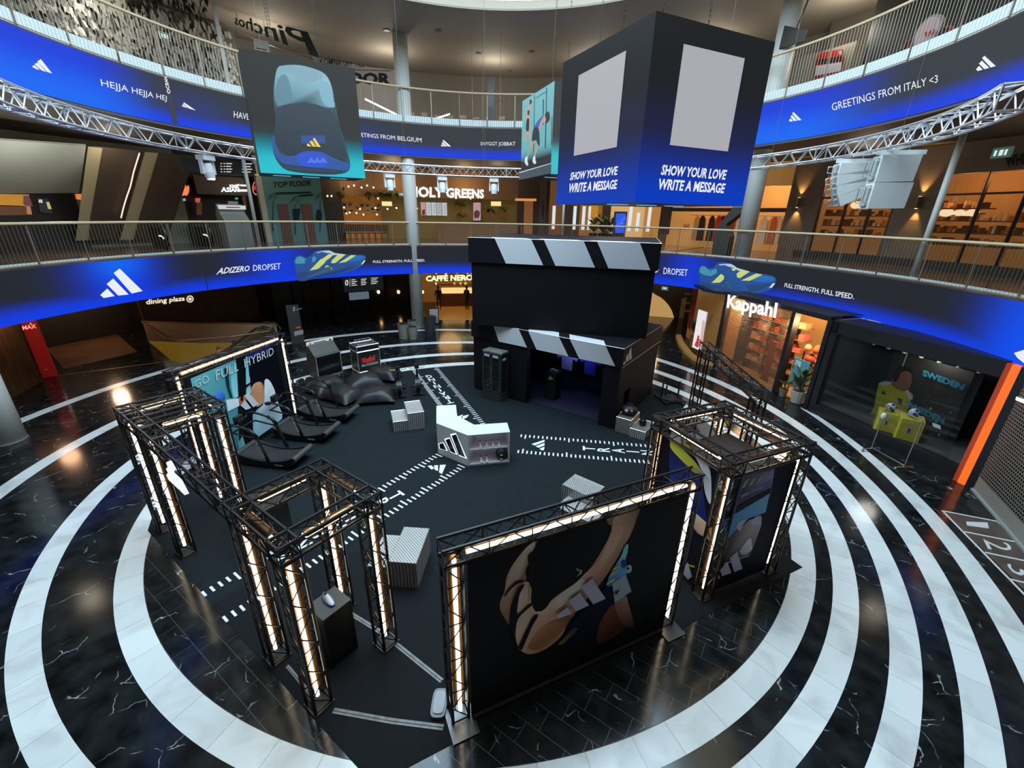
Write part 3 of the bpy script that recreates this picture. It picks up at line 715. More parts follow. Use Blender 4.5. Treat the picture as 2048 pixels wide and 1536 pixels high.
A.poly(zb((120,745),(116,660),(135,590),(165,520),(205,495),(180,540),(160,600),(155,680),(210,630),(250,605),(250,618),(205,655),(165,700),(150,760),(150,830),(180,900),(140,850)), P((14,15,34)), 2)
A.poly(zb((165,870),(200,790),(245,700),(270,675),(285,680),(250,740),(215,820),(185,890)), P((15,16,38)))
A.gpoly(zb((420,830),(460,770),(520,680),(600,610),(700,500),(740,600),(700,640),(640,760),(560,850),(470,860)), st((500,700,(16,18,40)),(660,600,(14,15,32)),(560,850,(8,10,22))), 2)
A.gpoly(zb((400,850),(440,810),(500,750),(515,765),(470,810),(425,850)), st((440,820,(110,78,60)),(505,760,(70,48,40))), 2)
A.gpoly(zb((632,780),(650,720),(700,640),(730,615),(750,660),(800,740),(760,790),(650,845),(628,820)), st((700,660,(104,60,44)),(650,800,(70,36,26)),(790,750,(50,28,22))))
A.gpoly(zb((735,600),(800,565),(815,600),(850,720),(850,755),(800,740),(760,690)), st((790,600,(150,112,98)),(760,660,(100,66,54)),(845,740,(50,34,30))))
A.gpoly(zb((690,500),(700,450),(730,395),(770,330),(795,270),(815,255),(812,300),(800,350),(808,400),(800,440),(720,500)), st((800,290,(120,190,240)),(760,380,(90,150,215)),(720,490,(50,100,170))))
A.poly(zb((720,490),(800,435),(835,535),(735,602)), P((172,190,204)))
A.poly(zb((770,360),(795,345),(805,380),(780,400)), P((36,80,150)), 2); A.poly(zb((805,385),(830,378),(835,410),(815,428),(800,410),(825,400)), P((190,214,232)), 2)
for q in ((680,500,692,478,738,450,728,474), (700,450,712,428,755,398,742,424), (715,415,725,395,768,368,755,392)): A.poly(zb(*[(q[2*k], q[2*k+1]) for k in range(4)]), P((206,204,124)))
for q in ((724,545,732,538,738,555), (734,535,744,530,752,545,742,552), (748,530,758,522,760,532,752,538)): A.poly(zb(*[(q[2*k], q[2*k+1]) for k in range(len(q)//2)]), P((24,24,34)))
LG = P((205,198,215))
for q in ([(1159,1170),(1181,1153),(1208,1193),(1183,1204)], [(1134,1197),(1156,1181),(1175,1206),(1149,1218)], [(1109,1226),(1132,1209),(1140,1222),(1115,1232)]): A.poly(q, LG)
A.done('printed_picture', fb)
# go full hybrid banner
gf, g0, g1 = framed('wide teal banner with a runner leg reading go full hybrid in a lit frame', (-8.27,9.55), (-7.42,13.3), 2.98, .05, 2.68)
A = planeart(g0, g1)
zb = lambda *p: [(370+x/4.139, 680+y/4.139) for x, y in p]
st = lambda *q: [((370+x/4.139, 680+y/4.139), c) for x, y, c in q]
A.gpoly(zb((45,320),(420,160),(450,900),(300,1010),(200,1010)), st((80,330,(86,150,150)),(240,300,(52,122,126)),(360,260,(28,74,80)),(420,300,(90,160,168)),(430,600,(60,110,116)),(250,600,(40,90,96))), 0)
A.gpoly(zb((320,240),(352,225),(370,400),(395,480),(370,480),(340,380)), st((340,300,(12,34,38)),(380,470,(20,44,50))), 0)
A.gpoly(zb((370,230),(425,190),(440,470),(400,480),(385,400)), st((400,260,(70,140,146)),(420,440,(120,176,182))), 0)
A.poly(zb((420,165),(505,125),(512,330),(455,460),(440,350)), P((9,14,16)))
A.gpoly(zb((500,140),(522,132),(545,440),(505,460)), st((510,200,(80,150,158)),(520,420,(120,170,178))), 0)
A.poly(zb((515,130),(742,25),(860,580),(800,640),(740,400),(690,330),(640,330),(560,340),(530,300)), P((8,8,18)))
A.gpoly(zb((515,130),(742,25),(748,50),(640,100),(520,160)), st((540,140,(24,26,96)),(720,50,(14,14,48))), 0)
A.gpoly(zb((655,335),(690,328),(735,405),(780,560),(800,650),(640,775),(560,810),(556,620),(640,540),(655,450)), st((680,360,(186,204,208)),(740,560,(166,190,196)),(600,760,(120,156,164)),(570,640,(96,130,138))), 2)
A.gpoly(zb((545,400),(575,358),(620,346),(650,385),(652,455),(642,520),(592,552),(560,505),(545,450)), st((600,400,(206,158,118)),(640,400,(120,74,48)),(560,470,(128,78,50)),(610,500,(176,122,84))))
A.gpoly(zb((436,482),(490,458),(505,500),(460,545),(440,520)), st((460,490,(160,100,66)),(480,530,(110,64,42))))
A.gpoly(zb((335,495),(438,482),(446,545),(350,592)), st((380,510,(206,216,220)),(400,570,(150,166,172))), 0)
A.gpoly(zb((235,452),(268,418),(308,428),(328,478),(300,505),(250,495)), st((270,430,(70,120,220)),(310,480,(30,56,130))))
A.poly(zb((470,600),(555,610),(562,850),(505,890),(485,700)), P((10,15,17)))
A.gpoly(zb((430,860),(470,790),(500,890),(445,935)), st((450,860,(70,128,134)),(490,850,(110,160,168))), 0)
A.poly(zb((485,462),(520,430),(606,530),(560,556)), P((214,216,220))); A.poly(zb((455,542),(490,496),(542,562),(498,578)), P((214,216,220)))
A.poly(zb((455,440),(500,370),(560,335),(565,345),(510,385),(475,445),(475,500),(455,500)), P((12,14,16)))
LT = P((212,214,216))
A.text('GO', [(390,777),(418,763),(414,748),(387,762)], LT)
A.text('FULL', [(431,761),(475,741),(475,722),(429,741)], LT)
A.text('HYBRID', [(488,735),(546,709),(545,694),(486,718)], LT)
A.done('printed_picture', gf)
# banners on the right tower
def board_between(root, a, b, z0, z1, name, color, off):
    a = Vector((*a,0)); b = Vector((*b,0)); d = (b-a).normalized(); n = Vector((d.y,-d.x,0)); o = a+n*off
    MB().obox(o+Vector((0,0,z0)), b-a, -n*.03, Vector((0,0,z1-z0))).build(name, M('board_'+name+str(len(MATS)), tuple(c*.6 for c in color), .6, spec=.1), root)
    return (o.x,o.y), ((o+b-a).x, (o+b-a).y)
rv = Vector((*rt_v,0)).normalized(); ru = Vector((*rt_u,0)).normalized(); fr = Vector((3.57,5.86,0))
s0 = fr+rv*.30; s1 = fr+rv*1.68
a0, a1 = board_between(rtow, (s0.x,s0.y), (s1.x,s1.y), .12, 2.62, 'front_board', (.02,.018,.03), -.06)
A = planeart(a0, a1)
zb = lambda *p: [(1320+x/3.175, 860+y/3.175) for x, y in p]
st = lambda *q: [((1320+x/3.175, 860+y/3.175), c) for x, y, c in q]
A.gpoly(zb((480,310),(728,245),(700,420),(430,560)), st((700,270,(120,118,160)),(600,330,(60,54,84)),(500,450,(36,32,50))), 0)
A.gpoly(zb((530,335),(600,300),(720,255),(715,300),(640,350),(540,400)), st((560,350,(70,66,88)),(700,280,(132,130,172))), 0)
for q in ((512,372,534,364,566,308,546,314), (558,356,584,344,612,298,590,304), (604,340,630,326,662,278,640,284)): A.poly(zb(*[(q[2*k], q[2*k+1]) for k in range(4)]), P((186,182,128)))
A.gpoly(zb((395,575),(694,398),(668,520),(560,560),(425,690)), st((680,430,(110,160,214)),(560,500,(84,140,196)),(430,640,(70,120,172))), 0)
A.poly(zb((410,525),(700,368),(698,398),(405,570)), P((34,28,46)))
A.gpoly(zb((400,720),(480,640),(560,570),(640,540),(640,600),(590,740),(560,800),(400,840)), st((480,700,(26,22,26)),(600,600,(150,112,90)),(620,570,(180,170,176)),(430,820,(20,16,24))), 0)
A.gpoly(zb((575,590),(600,550),(635,540),(640,580),(600,600)), st((610,570,(170,176,196)),(630,560,(130,136,160))), 2)
A.poly(zb((480,610),(500,575),(545,565),(520,600),(505,640)), P((196,200,222)), 2)
A.gpoly(zb((500,770),(530,720),(570,680),(580,740),(575,760),(530,790)), st((560,700,(206,210,222)),(520,770,(150,150,168))), 2)
A.poly(zb((400,842),(560,790),(560,796),(400,850)), P((190,186,210)))
A.text('ZERO', zb((503,430),(562,404),(565,384),(506,411)), P((214,210,226)), .01, .15); A.text('DROPSET', zb((572,396),(655,364),(657,344),(574,376)), P((214,210,226)))
for q in ((374,884,420,830,447,902,388,922), (436,808,482,764,516,876,464,896), (326,944,360,904,376,932,338,952)): A.poly(zb(*[(q[2*k], q[2*k+1]) for k in range(4)]), P((198,192,220)))
A.done('printed_picture', rtow)
s0 = fr+ru*1.68; s1 = fr+ru*.30
a0, a1 = board_between(rtow, (s0.x,s0.y), (s1.x,s1.y), .12, 2.62, 'side_board', (.02,.018,.03), -.06)
A = planeart(a0, a1)
A.gpoly(zb((60,110),(110,140),(190,240),(250,300),(280,420),(300,600),(250,560),(180,480),(60,330)), st((90,170,(24,28,52)),(200,300,(30,40,90)),(280,560,(20,30,84)),(80,300,(40,46,110))), 0)
A.gpoly(zb((75,62),(130,105),(190,165),(232,212),(268,272),(232,280),(180,232),(128,182),(68,112)), st((110,120,(186,184,60)),(200,210,(164,160,50)),(250,270,(120,118,50))))
A.gpoly(zb((130,68),(200,105),(220,128),(165,112)), st((160,90,(214,160,50)),(210,120,(150,110,40))), 0)
A.gpoly(zb((215,150),(262,165),(312,232),(328,330),(322,470),(290,402),(272,292),(248,212)), st((250,180,(206,206,210)),(310,280,(150,150,154)),(300,400,(190,190,194)),(270,270,(96,96,104))))
A.gpoly(zb((212,512),(300,590),(335,622),(322,702),(240,655),(204,602)), st((250,560,(214,196,176)),(310,640,(170,130,104)),(230,630,(120,80,60))), 0)
A.gpoly(zb((140,900),(178,838),(206,930),(180,950)), st((170,880,(150,152,150)),(190,930,(100,104,104))), 0)
A.poly(zb((180,850),(224,862),(222,874),(184,864)), P((170,166,50)))
A.done('printed_picture', rtow)
# ------------------------------------------------------------------ suspended circular truss
hang = thing('suspended_ring_truss', 'silver curved lighting truss hanging as a ring above the hall', 'truss', (-.45,12.75,8.2))
CT, RT = (-.45,12.72), 9.45
mb_list = []
def ring_pts(r, z, a0, a1, n): return [(CT[0]+r*math.cos(a0+(a1-a0)*i/n), CT[1]+r*math.sin(a0+(a1-a0)*i/n), z) for i in range(n+1)]
nseg = 12
for sgm in range(nseg):
    a0 = R_(-32)+R_(244)*sgm/nseg; a1 = R_(-32)+R_(244)*(sgm+1)/nseg; mb = MB(); n = 10
    rail = [(RT-.17,8.58),(RT+.17,8.58),(RT+.17,8.22),(RT-.17,8.22)]
    for r, z in rail: mb.path(ring_pts(r, z, a0, a1, n), .028, 8)
    R4 = [ring_pts(r, z, a0, a1, n) for r, z in rail]
    for i in range(n):
        for k in range(4):
            A_, B_ = R4[k], R4[(k+1) % 4]
            if (i+k) % 2: mb.tube(A_[i], B_[i+1], .014, 5, caps=False)
            else: mb.tube(B_[i], A_[i+1], .014, 5, caps=False)
        if i == 0:
            for k in range(4): mb.tube(R4[k][0], R4[(k+1) % 4][0], .02, 5)
    mb.build('truss_segment', ALU, hang)
for deg in (150,118,96,78,35,20,-8):
    a = R_(deg); MB().tube((CT[0]+RT*math.cos(a), CT[1]+RT*math.sin(a), 8.55), (CT[0]+RT*math.cos(a), CT[1]+RT*math.sin(a), 14.8), .005, 4).build('hanging_wire', M('wire_dark', (.1,.095,.08), .5), hang)
# moving-head lights
LW = M('lamp_housing_white', (.66,.68,.68), .4)
def moving_head(px, py, label, lit=False):
    p = cyl(px, py, CT, RT); p = Vector((p.x,p.y,8.17)); t = thing('moving_head_light', label, 'stage light', tuple(p), 0, 'moving-head lights on the ring truss')
    to = Vector((CT[0]-p.x, CT[1]-p.y, 0)).normalized(); an = math.atan2(to.y,to.x)
    MB().box((p.x,p.y,p.z-.09), (.3,.42,.14), an).build('base', LW, t)
    MB().box((p.x,p.y,p.z+.005), (.06,.3,.05), an).build('clamp', STEEL, t)
    sd = Vector((-to.y,to.x,0))
    for s in (-1,1): MB().obox(p+sd*(s*.2-.03)-to*.06+Vector((0,0,-.55)), sd*.06, to*.12, (0,0,.4)).build('yoke_arm', LW, t)
    mb = MB(); c = p+Vector((0,0,-.42)); mb.tube(c+Vector((0,0,.16))-to*.02, c+Vector((0,0,-.1))+to*.02, .155, 14); mb.tube(c+Vector((0,0,-.1))+to*.02, c+Vector((0,0,-.27))+to*.05, .155, 14, .12)
    mb.build('head', LW, t)
    e = c+Vector((0,0,-.272))+to*.05
    MB().tube(e, e-Vector((0,0,.012)), .1, 14).build('lens', E('lamp_lens_lit', (1,.98,.9), 12) if lit else M('lamp_lens', (.05,.05,.06), .1), t)
    return t
moving_head(412, 322, 'lit white moving-head lamp on the truss left of the shoe cube', True)
moving_head(778, 350, 'white moving-head lamp left of the salad bar column')
moving_head(884, 356, 'white moving-head lamp in front of the salad bar lettering')
moving_head(988, 358, 'white moving-head lamp left of the athlete picture cube')
# ------------------------------------------------------------------ hanging led cubes
def cube(label, front, ang, s, z0, z1, lfn, rfn, dp=None):
    """front = nearest corner; left face runs along ang+90.., right face along ang"""
    f = Vector((*front,0)); dp = dp or s; r = Vector((math.cos(ang), math.sin(ang), 0)); l = Vector((-r.y, r.x, 0))
    t = thing('led_cube', label, 'screen', (*(f+(r+l)*s/2).to_2d(), z0))
    MB().obox(f+(r+l)*.02+Vector((0,0,z0)), r*(s-.04), l*(dp-.04), Vector((0,0,z1-z0))).build('cube_frame', BLK, t)
    for (o, d, n, fn) in ((f+l*dp, -l*dp, -r, lfn), (f, r*s, -l, rfn)):
        N = 14; mb = MB(); cols = []
        for i in range(N+1):
            for j in range(N+1):
                mb.v.append(o+d*(i/N)+Vector((0,0,z0+(z1-z0)*j/N))); cols.append(fn(i/N, j/N))
        for i in range(N):
            for j in range(N): a = i*(N+1)+j; mb.f.append([a, a+N+1, a+N+2, a+1]); mb.m.append(0)
        ob = mb.build('screen_face', vcol_mat('led_ribbon_picture'), t)
        at = ob.data.color_attributes.new('Col', 'FLOAT_COLOR', 'POINT'); at.data.foreach_set('color', [c for q in cols for c in (*q, 1.)])
    for dx, dy in ((.3,.3),(.7,.3),(.3,.7)):
        p = f+r*s*dx+l*dp*dy; mb = MB(); n = int((14.8-z1)/.09)
        for i in range(n):
            z = z1+.09*i; e = Vector((.018,0,0)) if i % 2 else Vector((0,.018,0))
            mb.path([(p.x+e.x,p.y+e.y,z), (p.x+e.x,p.y+e.y,z+.1), (p.x-e.x,p.y-e.y,z+.1), (p.x-e.x,p.y-e.y,z)], .006, 4, closed=True)
        mb.build('chain', BLK, t)
    k = f+(r+l)*s*.5
    for a in (.22,.5,.78): MB().obox(f+r*s*(a-.1)+l*dp*.42+Vector((0,0,z0-.012)), r*.5, l*.12, Vector((0,0,.01))).build('underside_light_bar', E('under_cube_glow', lin((120,190,235)), 1.), t)
    return t
gr = lambda top, mid, bot: (lambda u, v: mixc(bot, mid, sstep(0,.45,v)) if v < .45 else mixc(mid, top, sstep(.45,.7,v)))
dkq = (.010,.0105,.012)
qc = cube('huge hanging black and blue led cube asking to write a message', (2.29,8.92), R_(25.2), 2.98, 6.86, 9.80, gr(dkq,(.012,.014,.045),lin((2,56,178))), gr(dkq,(.012,.014,.05),lin((2,58,190))))
r_ = Vector((math.cos(R_(25.2)), math.sin(R_(25.2)), 0)); l_ = Vector((-r_.y, r_.x, 0)); f_ = Vector((2.29,8.92,0))
CARD = E('screen_card_white', (.46,.455,.50), .85)
A = planeart((f_+l_*2.98).to_2d(), f_.to_2d()); A.k = .008
A.poly([(1148,312),(1234,294),(1253,101),(1158,151)], CARD)
A.text('SHOW YOUR LOVE', [(1140,361),(1236,350),(1237,332),(1142,345)], WTXT, .03, .18); A.text('WRITE A MESSAGE', [(1138,386),(1235,378),(1236,359),(1140,367)], WTXT, .03, .18)
A.done('screen_graphics', qc)
A = planeart(f_.to_2d(), (f_+r_*2.98).to_2d()); A.k = .008
A.poly([(1339,290),(1455,303),(1489,117),(1367,88)], CARD)
A.text('SHOW YOUR LOVE', [(1321,350),(1451,360),(1454,340),(1323,329)], WTXT, .03, .18); A.text('WRITE A MESSAGE', [(1316,379),(1448,387),(1451,367),(1318,357)], WTXT, .03, .18)
A.done('screen_graphics', qc)
def shoebg(u, v): return mixc(mixc(lin((40,190,205)), lin((8,120,140)), sstep(.1,.3,v)), (.030,.031,.028), sstep(.24,.38,v))
sd_ = Vector((math.cos(R_(30.7)), math.sin(R_(30.7)), 0)); so = Vector((-7.5,13.92))
shc = cube('hanging led cube showing the heel of a blue running shoe', so, R_(30.7), 3.0, 7.62, 10.63, lambda u, v: (.02,.02,.02), shoebg, 1.6)
A = planeart(so, (so.x+3*sd_.x, so.y+3*sd_.y)); A.k = .008
z_ = lambda pts: [(430+x/1536*360, 60+y/1536*360) for x, y in pts]
A.poly(z_([(530,330),(590,302),(720,300),(840,330),(930,370),(980,440),(1020,580),(1050,760),(1090,900),(1130,1040),(1155,1160),(1110,1220),(980,1230),(780,1215),(620,1190),(560,1160),(510,1080),(488,980),(505,880),(520,760),(500,640),(500,480)]), S8((30,52,66)), 3)
sz = lambda *q: [((430+x/1536*360, 60+y/1536*360), c) for x, y, c in q]
A.gpoly(z_([(530,330),(590,302),(720,300),(840,330),(930,370),(980,440),(1010,560),(1000,660),(900,650),(760,620),(640,640),(540,660),(505,600),(505,480)]), sz((720,300,(140,176,190)),(520,420,(130,180,196)),(980,470,(150,196,208)),(520,620,(70,112,130)),(760,620,(58,84,98)),(990,640,(110,150,166))), 3, True)
A.poly(z_([(590,330),(700,312),(860,350),(920,400),(880,430),(800,450),(720,430),(640,370)]), S8((120,158,172)), 3)
A.poly(z_([(540,420),(600,380),(640,470),(660,600),(600,630),(540,645),(515,560)]), S8((82,124,142)), 3)
A.poly(z_([(880,440),(960,450),(1000,560),(1020,660),(940,640),(900,560)]), S8((120,170,190)), 3)
A.poly(z_([(520,680),(600,640),(740,620),(880,640),(980,690),(1040,760),(1080,900),(1120,1110),(1000,1080),(860,1040),(740,1040),(660,1070),(560,1020),(505,900),(515,800)]), S8((14,30,44)), 3)
A.poly(z_([(505,890),(525,1000),(580,1070),(680,1070),(760,1035),(900,1040),(1010,1090),(1110,1130),(1150,1140),(1130,1200),(1000,1190),(700,1160),(580,1140),(520,1080),(488,990)]), S8((16,72,150)), 3)
A.poly(z_([(735,900),(940,900),(940,970),(735,970)]), S8((14,62,140)))
A.poly(z_([(720,1050),(900,1050),(960,1100),(940,1170),(760,1165),(700,1110)]), S8((20,70,200)), 3)
for k in range(3): A.poly(z_([(780+50*k,1140),(820+50*k,1085),(860+50*k,1140),(820+50*k,1130)]), S8((70,110,225)))
A.poly(z_([(560,1160),(620,1185),(780,1200),(1000,1210),(1100,1215),(1010,1235),(780,1225),(620,1200)]), S8((10,34,52)), 2)
for q in ([(833,928),(850,922),(902,1000),(868,998)], [(805,952),(828,945),(862,998),(832,996)], [(780,980),(796,968),(822,996),(790,994)]): A.poly(z_(q), S8((232,204,70)))
A.done('screen_graphics', shc)
ac = Vector((1.24,17.0)); aang = R_(20.1); ar = Vector((math.cos(aang), math.sin(aang))); al = Vector((-ar.y, ar.x))
tealbg = lambda u, v: mixc((.028,.03,.032), lin((96,168,178)), sstep(.26,.3,v)) if v < .3 else mixc(lin((96,168,178)), lin((120,190,198)), v)
atc = cube('hanging led cube showing two training athletes before a teal wall', ac, aang, 3.0, 7.98, 10.78, tealbg, lambda u, v: mixc(lin((60,190,200)), (.045,.047,.042), sstep(.2,.4,v)))
A = planeart((ac+al*3.0), ac); A.k = .008
z_ = lambda pts: [(1020+x/6.4, 140+y/6.4) for x, y in pts]
for q in ([(312,322),(320,318),(310,1040),(300,1040)], [(468,228),(478,222),(462,1000),(448,1005)], [(330,360),(470,270),(470,280),(330,370)], [(425,380),(440,370),(430,700),(420,705)], [(538,600),(546,598),(536,960),(526,965)]): A.poly(z_(q), S8((22,34,40)))
A.poly(z_([(258,390),(285,380),(285,470),(262,500),(250,540),(258,620),(265,720),(268,820),(275,900),(280,970),(262,985),(255,900),(235,790),(215,880),(160,900),(145,910),(200,840),(212,700),(205,600),(215,520),(245,490)]), S8((196,150,128)), 2)
A.poly(z_([(262,375),(285,395),(280,430),(255,440)]), S8((28,20,18)), 2); A.poly(z_([(230,515),(258,520),(252,580),(228,575)]), S8((22,22,26))); A.poly(z_([(222,630),(252,630),(250,740),(240,790),(208,760)]), S8((18,18,22)), 2)
A.poly(z_([(440,590),(470,600),(480,640),(440,660),(400,720),(385,790),(380,840),(370,790),(360,720),(380,650)]), S8((200,150,124)), 2)
A.poly(z_([(330,700),(400,610),(440,585),(400,660),(370,740),(315,760)]), S8((28,92,180)), 2)
A.poly(z_([(455,575),(490,530),(515,560),(515,640),(480,680),(460,700),(470,640)]), S8((20,16,16)), 2)
A.poly(z_([(310,750),(370,740),(385,830),(388,960),(370,970),(345,900),(330,900),(300,930),(288,880)]), S8((20,22,24)), 2)
A.poly(z_([(300,910),(322,915),(290,1000),(240,1100),(222,1100),(270,1000)]), S8((190,140,112)), 2); A.poly(z_([(350,960),(372,970),(335,1100),(318,1100)]), S8((190,140,112)), 2)
A.poly(z_([(205,1120),(235,1105),(232,1160),(242,1215),(225,1225),(195,1180)]), S8((210,222,230)), 2); A.poly(z_([(308,1110),(332,1100),(335,1150),(345,1190),(320,1205),(298,1170)]), S8((210,222,230)), 2)
A.poly(z_([(125,1310),(540,1190),(540,1198),(125,1322)]), S8((210,220,226)))
A.poly(z_([(125,1322),(540,1198),(538,1320),(125,1408)]), S8((46,64,70)))
A.done('screen_graphics', atc)
# ------------------------------------------------------------------ clapperboard pavilion
MATT = M('matt_black_pavilion', (.0055,.0055,.008), .6, spec=.2)
STRIPE = M('pavilion_white', (.62,.66,.70), .5)
NAVY = M('navy_carpet', (.004,.006,.022), .8)
pv = thing('clapperboard_pavilion', 'black pavilion of two stacked boxes with white clapperboard stripes', 'pavilion', (1.9,15.8,0))
F1 = Vector((-1.53,16.12,0)); F2 = Vector((3.42,12.72,0)); pd = (F2-F1).normalized(); pl = (F2-F1).length; pn = Vector((-pd.y, pd.x, 0)); dep = 3.85; Z = Vector((0,0,1))
def wallbox(o, u, lu, v, lv, z0, z1, name, mat=MATT): return MB().obox(Vector(o)+Z*z0, Vector(u)*lu, Vector(v)*lv, Z*(z1-z0)).build(name, mat, pv)
wallbox(F1, pd, 2.5, pn, .22, .01, 2.2, 'front_wall')
wallbox(F2-pd*.58, pd, .58, pn, .62, .01, 2.2, 'corner_pillar')
wallbox(F1+pn*.22, pd, .2, pn, dep-.22, .01, 2.2, 'side_wall')
wallbox(F2-pd*.12+pn*1.15, pd, .12, pn, dep-1.15, .01, 2.2, 'side_wall')
wallbox(F2-pd*.12+pn*.62, pd, .12, pn, .53, 1.15, 2.2, 'side_wall')
wallbox(F2-pd*.35+pn*.66, pd, .03, pn, .45, .01, 1.15, 'mirror_panel', M('grey_mirror_panel', (.10,.11,.11), .2, .6))
wallbox(F1+pn*(dep-.15), pd, pl, pn, .15, .01, 2.2, 'rear_wall')
wallbox(F1+pd*.25+pn*.25, pd, pl-.9, pn, dep-.4, .012, .02, 'inner_carpet', NAVY)
wallbox(F1-pd*.06-pn*.06, pd, pl+.12, pn, dep+.12, 2.2, 2.82, 'lower_lid')
U0 = gp(945,649,2.83); U9 = gp(1292,678,2.83); U0 = Vector((U0.x,U0.y,0)); U9 = Vector((U9.x,U9.y,0)); ud = (U9-U0).normalized(); ul = (U9-U0).length; un = Vector((-ud.y, ud.x, 0))
wallbox(U0, ud, ul, un, 3.85, 2.83, 5.05, 'upper_box')
wallbox(U0-ud*.08-un*.08, ud, ul+.16, un, 4.0, 5.05, 5.86, 'upper_lid')
def stripes(o, d, n_, z0, z1, fr_, lab):
    nn = -n_
    for (b0, b1, t0, t1) in fr_:
        q = [o+d*b0+Z*z0, o+d*b1+Z*z0, o+d*t1+Z*z1, o+d*t0+Z*z1]
        MB().extr([p+nn*.003 for p in q], nn*.006).build('white_stripe', STRIPE, pv)
        q2 = [o+d*t0+Z*(z1+.003), o+d*t1+Z*(z1+.003), o+d*(t1-.28)+n_*.5+Z*(z1+.003), o+d*(t0-.28)+n_*.5+Z*(z1+.003)]
        MB().extr(q2, Z*.004).build('white_stripe', STRIPE, pv)
def along(px, py, o, d, z):
    q = onplane(px, py, o, Vector((d.y,-d.x,0))); return (q-o).dot(d)
ol = F1-pd*.06-pn*.06; ou = U0-ud*.08-un*.08
kz = lambda x, y: (900+x/4.452, 440+y/4.452)
fr_ = []
for (tl, tr, br, bl) in (((398,168),(724,178),(830,396),(498,380)), ((836,186),(1190,196),(1292,414),(940,402)), ((1310,202),(1690,214),(1784,440),(1412,420))):
    fr_.append(tuple(along(*kz(*p), ou, ud, 0) for p in (bl, br, tl, tr)))
stripes(ou, ud, un, 5.06, 5.855, fr_, 'u')
fr_ = []
for (tl, tr, br, bl) in (((384,950),(612,970),(686,1140),(436,1088)), ((698,978),(972,1018),(1054,1222),(772,1160)), ((1068,1036),(1388,1094),(1470,1310),(1152,1240))):
    fr_.append(tuple(along(*kz(*p), ol, pd, 0) for p in (bl, br, tl, tr)))
stripes(ol, pd, pn, 2.21, 2.815, fr_, 'l')
EDGE = M('aluminium_edge', (.5,.5,.5), .4, .5)
for o, d, L, nrm, lw, z in ((ol, pd, pl+.12, pn, dep+.12, 2.822), (ou, ud, ul+.16, un, 4.0, 5.862)):
    MB().tube(o+Z*z, o+d*L+Z*z, .008, 4).build('edge_trim', EDGE, pv); MB().tube(o+d*L+Z*z, o+d*L+nrm*lw+Z*z, .008, 4).build('edge_trim', EDGE, pv)
MB().tube(ol+pd*(pl+.12)+Z*2.2, ol+pd*(pl+.12)+pn*(dep+.12)+Z*2.2, .008, 4).build('edge_trim', EDGE, pv)
o = ol+pd*(pl+.125); A = Art(lambda x, y: onplane(x, y, o, pd), toward(pd))
for q in ([(1246,727),(1251,721),(1251,726),(1247,730)], [(1252,724),(1252,714),(1257,706),(1257,721)], [(1258,720),(1258,703),(1262,694),(1263,717)]): A.poly(q, STRIPE)
A.done('lid_logo', pv)
# ================================================================== EVENT OBJECTS
def tread_plate():
    m = bpy.data.materials.new('aluminium_tread_plate'); m.use_nodes = True; nt = m.node_tree; b = nt.nodes['Principled BSDF']; N = nt.nodes.new; L = nt.links.new
    tc = N('ShaderNodeTexCoord'); mp = N('ShaderNodeMapping'); mp.inputs['Rotation'].default_value = (.0,.0,R_(45)); mp.inputs['Scale'].default_value = (22,22,22); L(tc.outputs['Object'], mp.inputs['Vector'])
    vo = N('ShaderNodeTexVoronoi'); vo.inputs['Scale'].default_value = 1; vo.inputs['Randomness'].default_value = 0.; L(mp.outputs['Vector'], vo.inputs['Vector'])
    r = N('ShaderNodeValToRGB'); r.color_ramp.elements[0].position = .30; r.color_ramp.elements[0].color = (1,1,1,1); r.color_ramp.elements[1].position = .48; r.color_ramp.elements[1].color = (0,0,0,1); L(vo.outputs['Distance'], r.inputs['Fac'])
    c = N('ShaderNodeMix'); c.data_type = 'RGBA'; L(r.outputs['Color'], c.inputs[0]); c.inputs[6].default_value = (.24,.235,.225,1); c.inputs[7].default_value = (.74,.74,.71,1); L(c.outputs[2], b.inputs['Base Color'])
    bp = N('ShaderNodeBump'); bp.inputs['Strength'].default_value = .8; bp.inputs['Distance'].default_value = .01; L(r.outputs['Color'], bp.inputs['Height']); L(bp.outputs['Normal'], b.inputs['Normal'])
    b.inputs['Metallic'].default_value = .55; b.inputs['Roughness'].default_value = .4; return m
TREAD = tread_plate()
def steps(label, c, rz, off=(-.5,0), ts=(.52,.95,.6), ls=(.46,.86,.36)):
    t = thing('step_block', label, 'step block', (*c,.0095), rz, 'tread-plate step blocks')
    for nm, (x, y), s in (('tall_block', (0,0), ts), ('low_block', off, ls)):
        mb = MB().box((x,y,s[2]/2), s); o = mb.build(nm, TREAD); o.parent = t
        e = MB()
        for sx in (-1,1):
            for sy in (-1,1): e.tube((x+sx*s[0]/2,y+sy*s[1]/2,0), (x+sx*s[0]/2,y+sy*s[1]/2,s[2]), .006, 4)
        for a, b in (((-1,-1),(1,-1)),((1,-1),(1,1)),((1,1),(-1,1)),((-1,1),(-1,-1))): e.tube((x+a[0]*s[0]/2,y+a[1]*s[1]/2,s[2]), (x+b[0]*s[0]/2,y+b[1]*s[1]/2,s[2]), .006, 4)
        ed = e.build('edge_angle', ALU); ed.parent = o
    return t
steps('two-step tread-plate block beside the beanbags', (-3.25,12.92), R_(20), (-.5,-.03))
steps('two-step tread-plate block behind the front-left truss tower', (-1.93,6.57), R_(-4), (-.49,.05))
steps('two-step tread-plate block seen over the front banner beam', (1.75,8.62), R_(51), (-.55,-.25), (.57,.82,.6), (.5,.95,.36))
steps('two-step tread-plate block against the pavilion corner with a bag on top', (3.86,12.80), R_(-34.5), (.52,-.05), (.5,.8,.52), (.5,.86,.3))
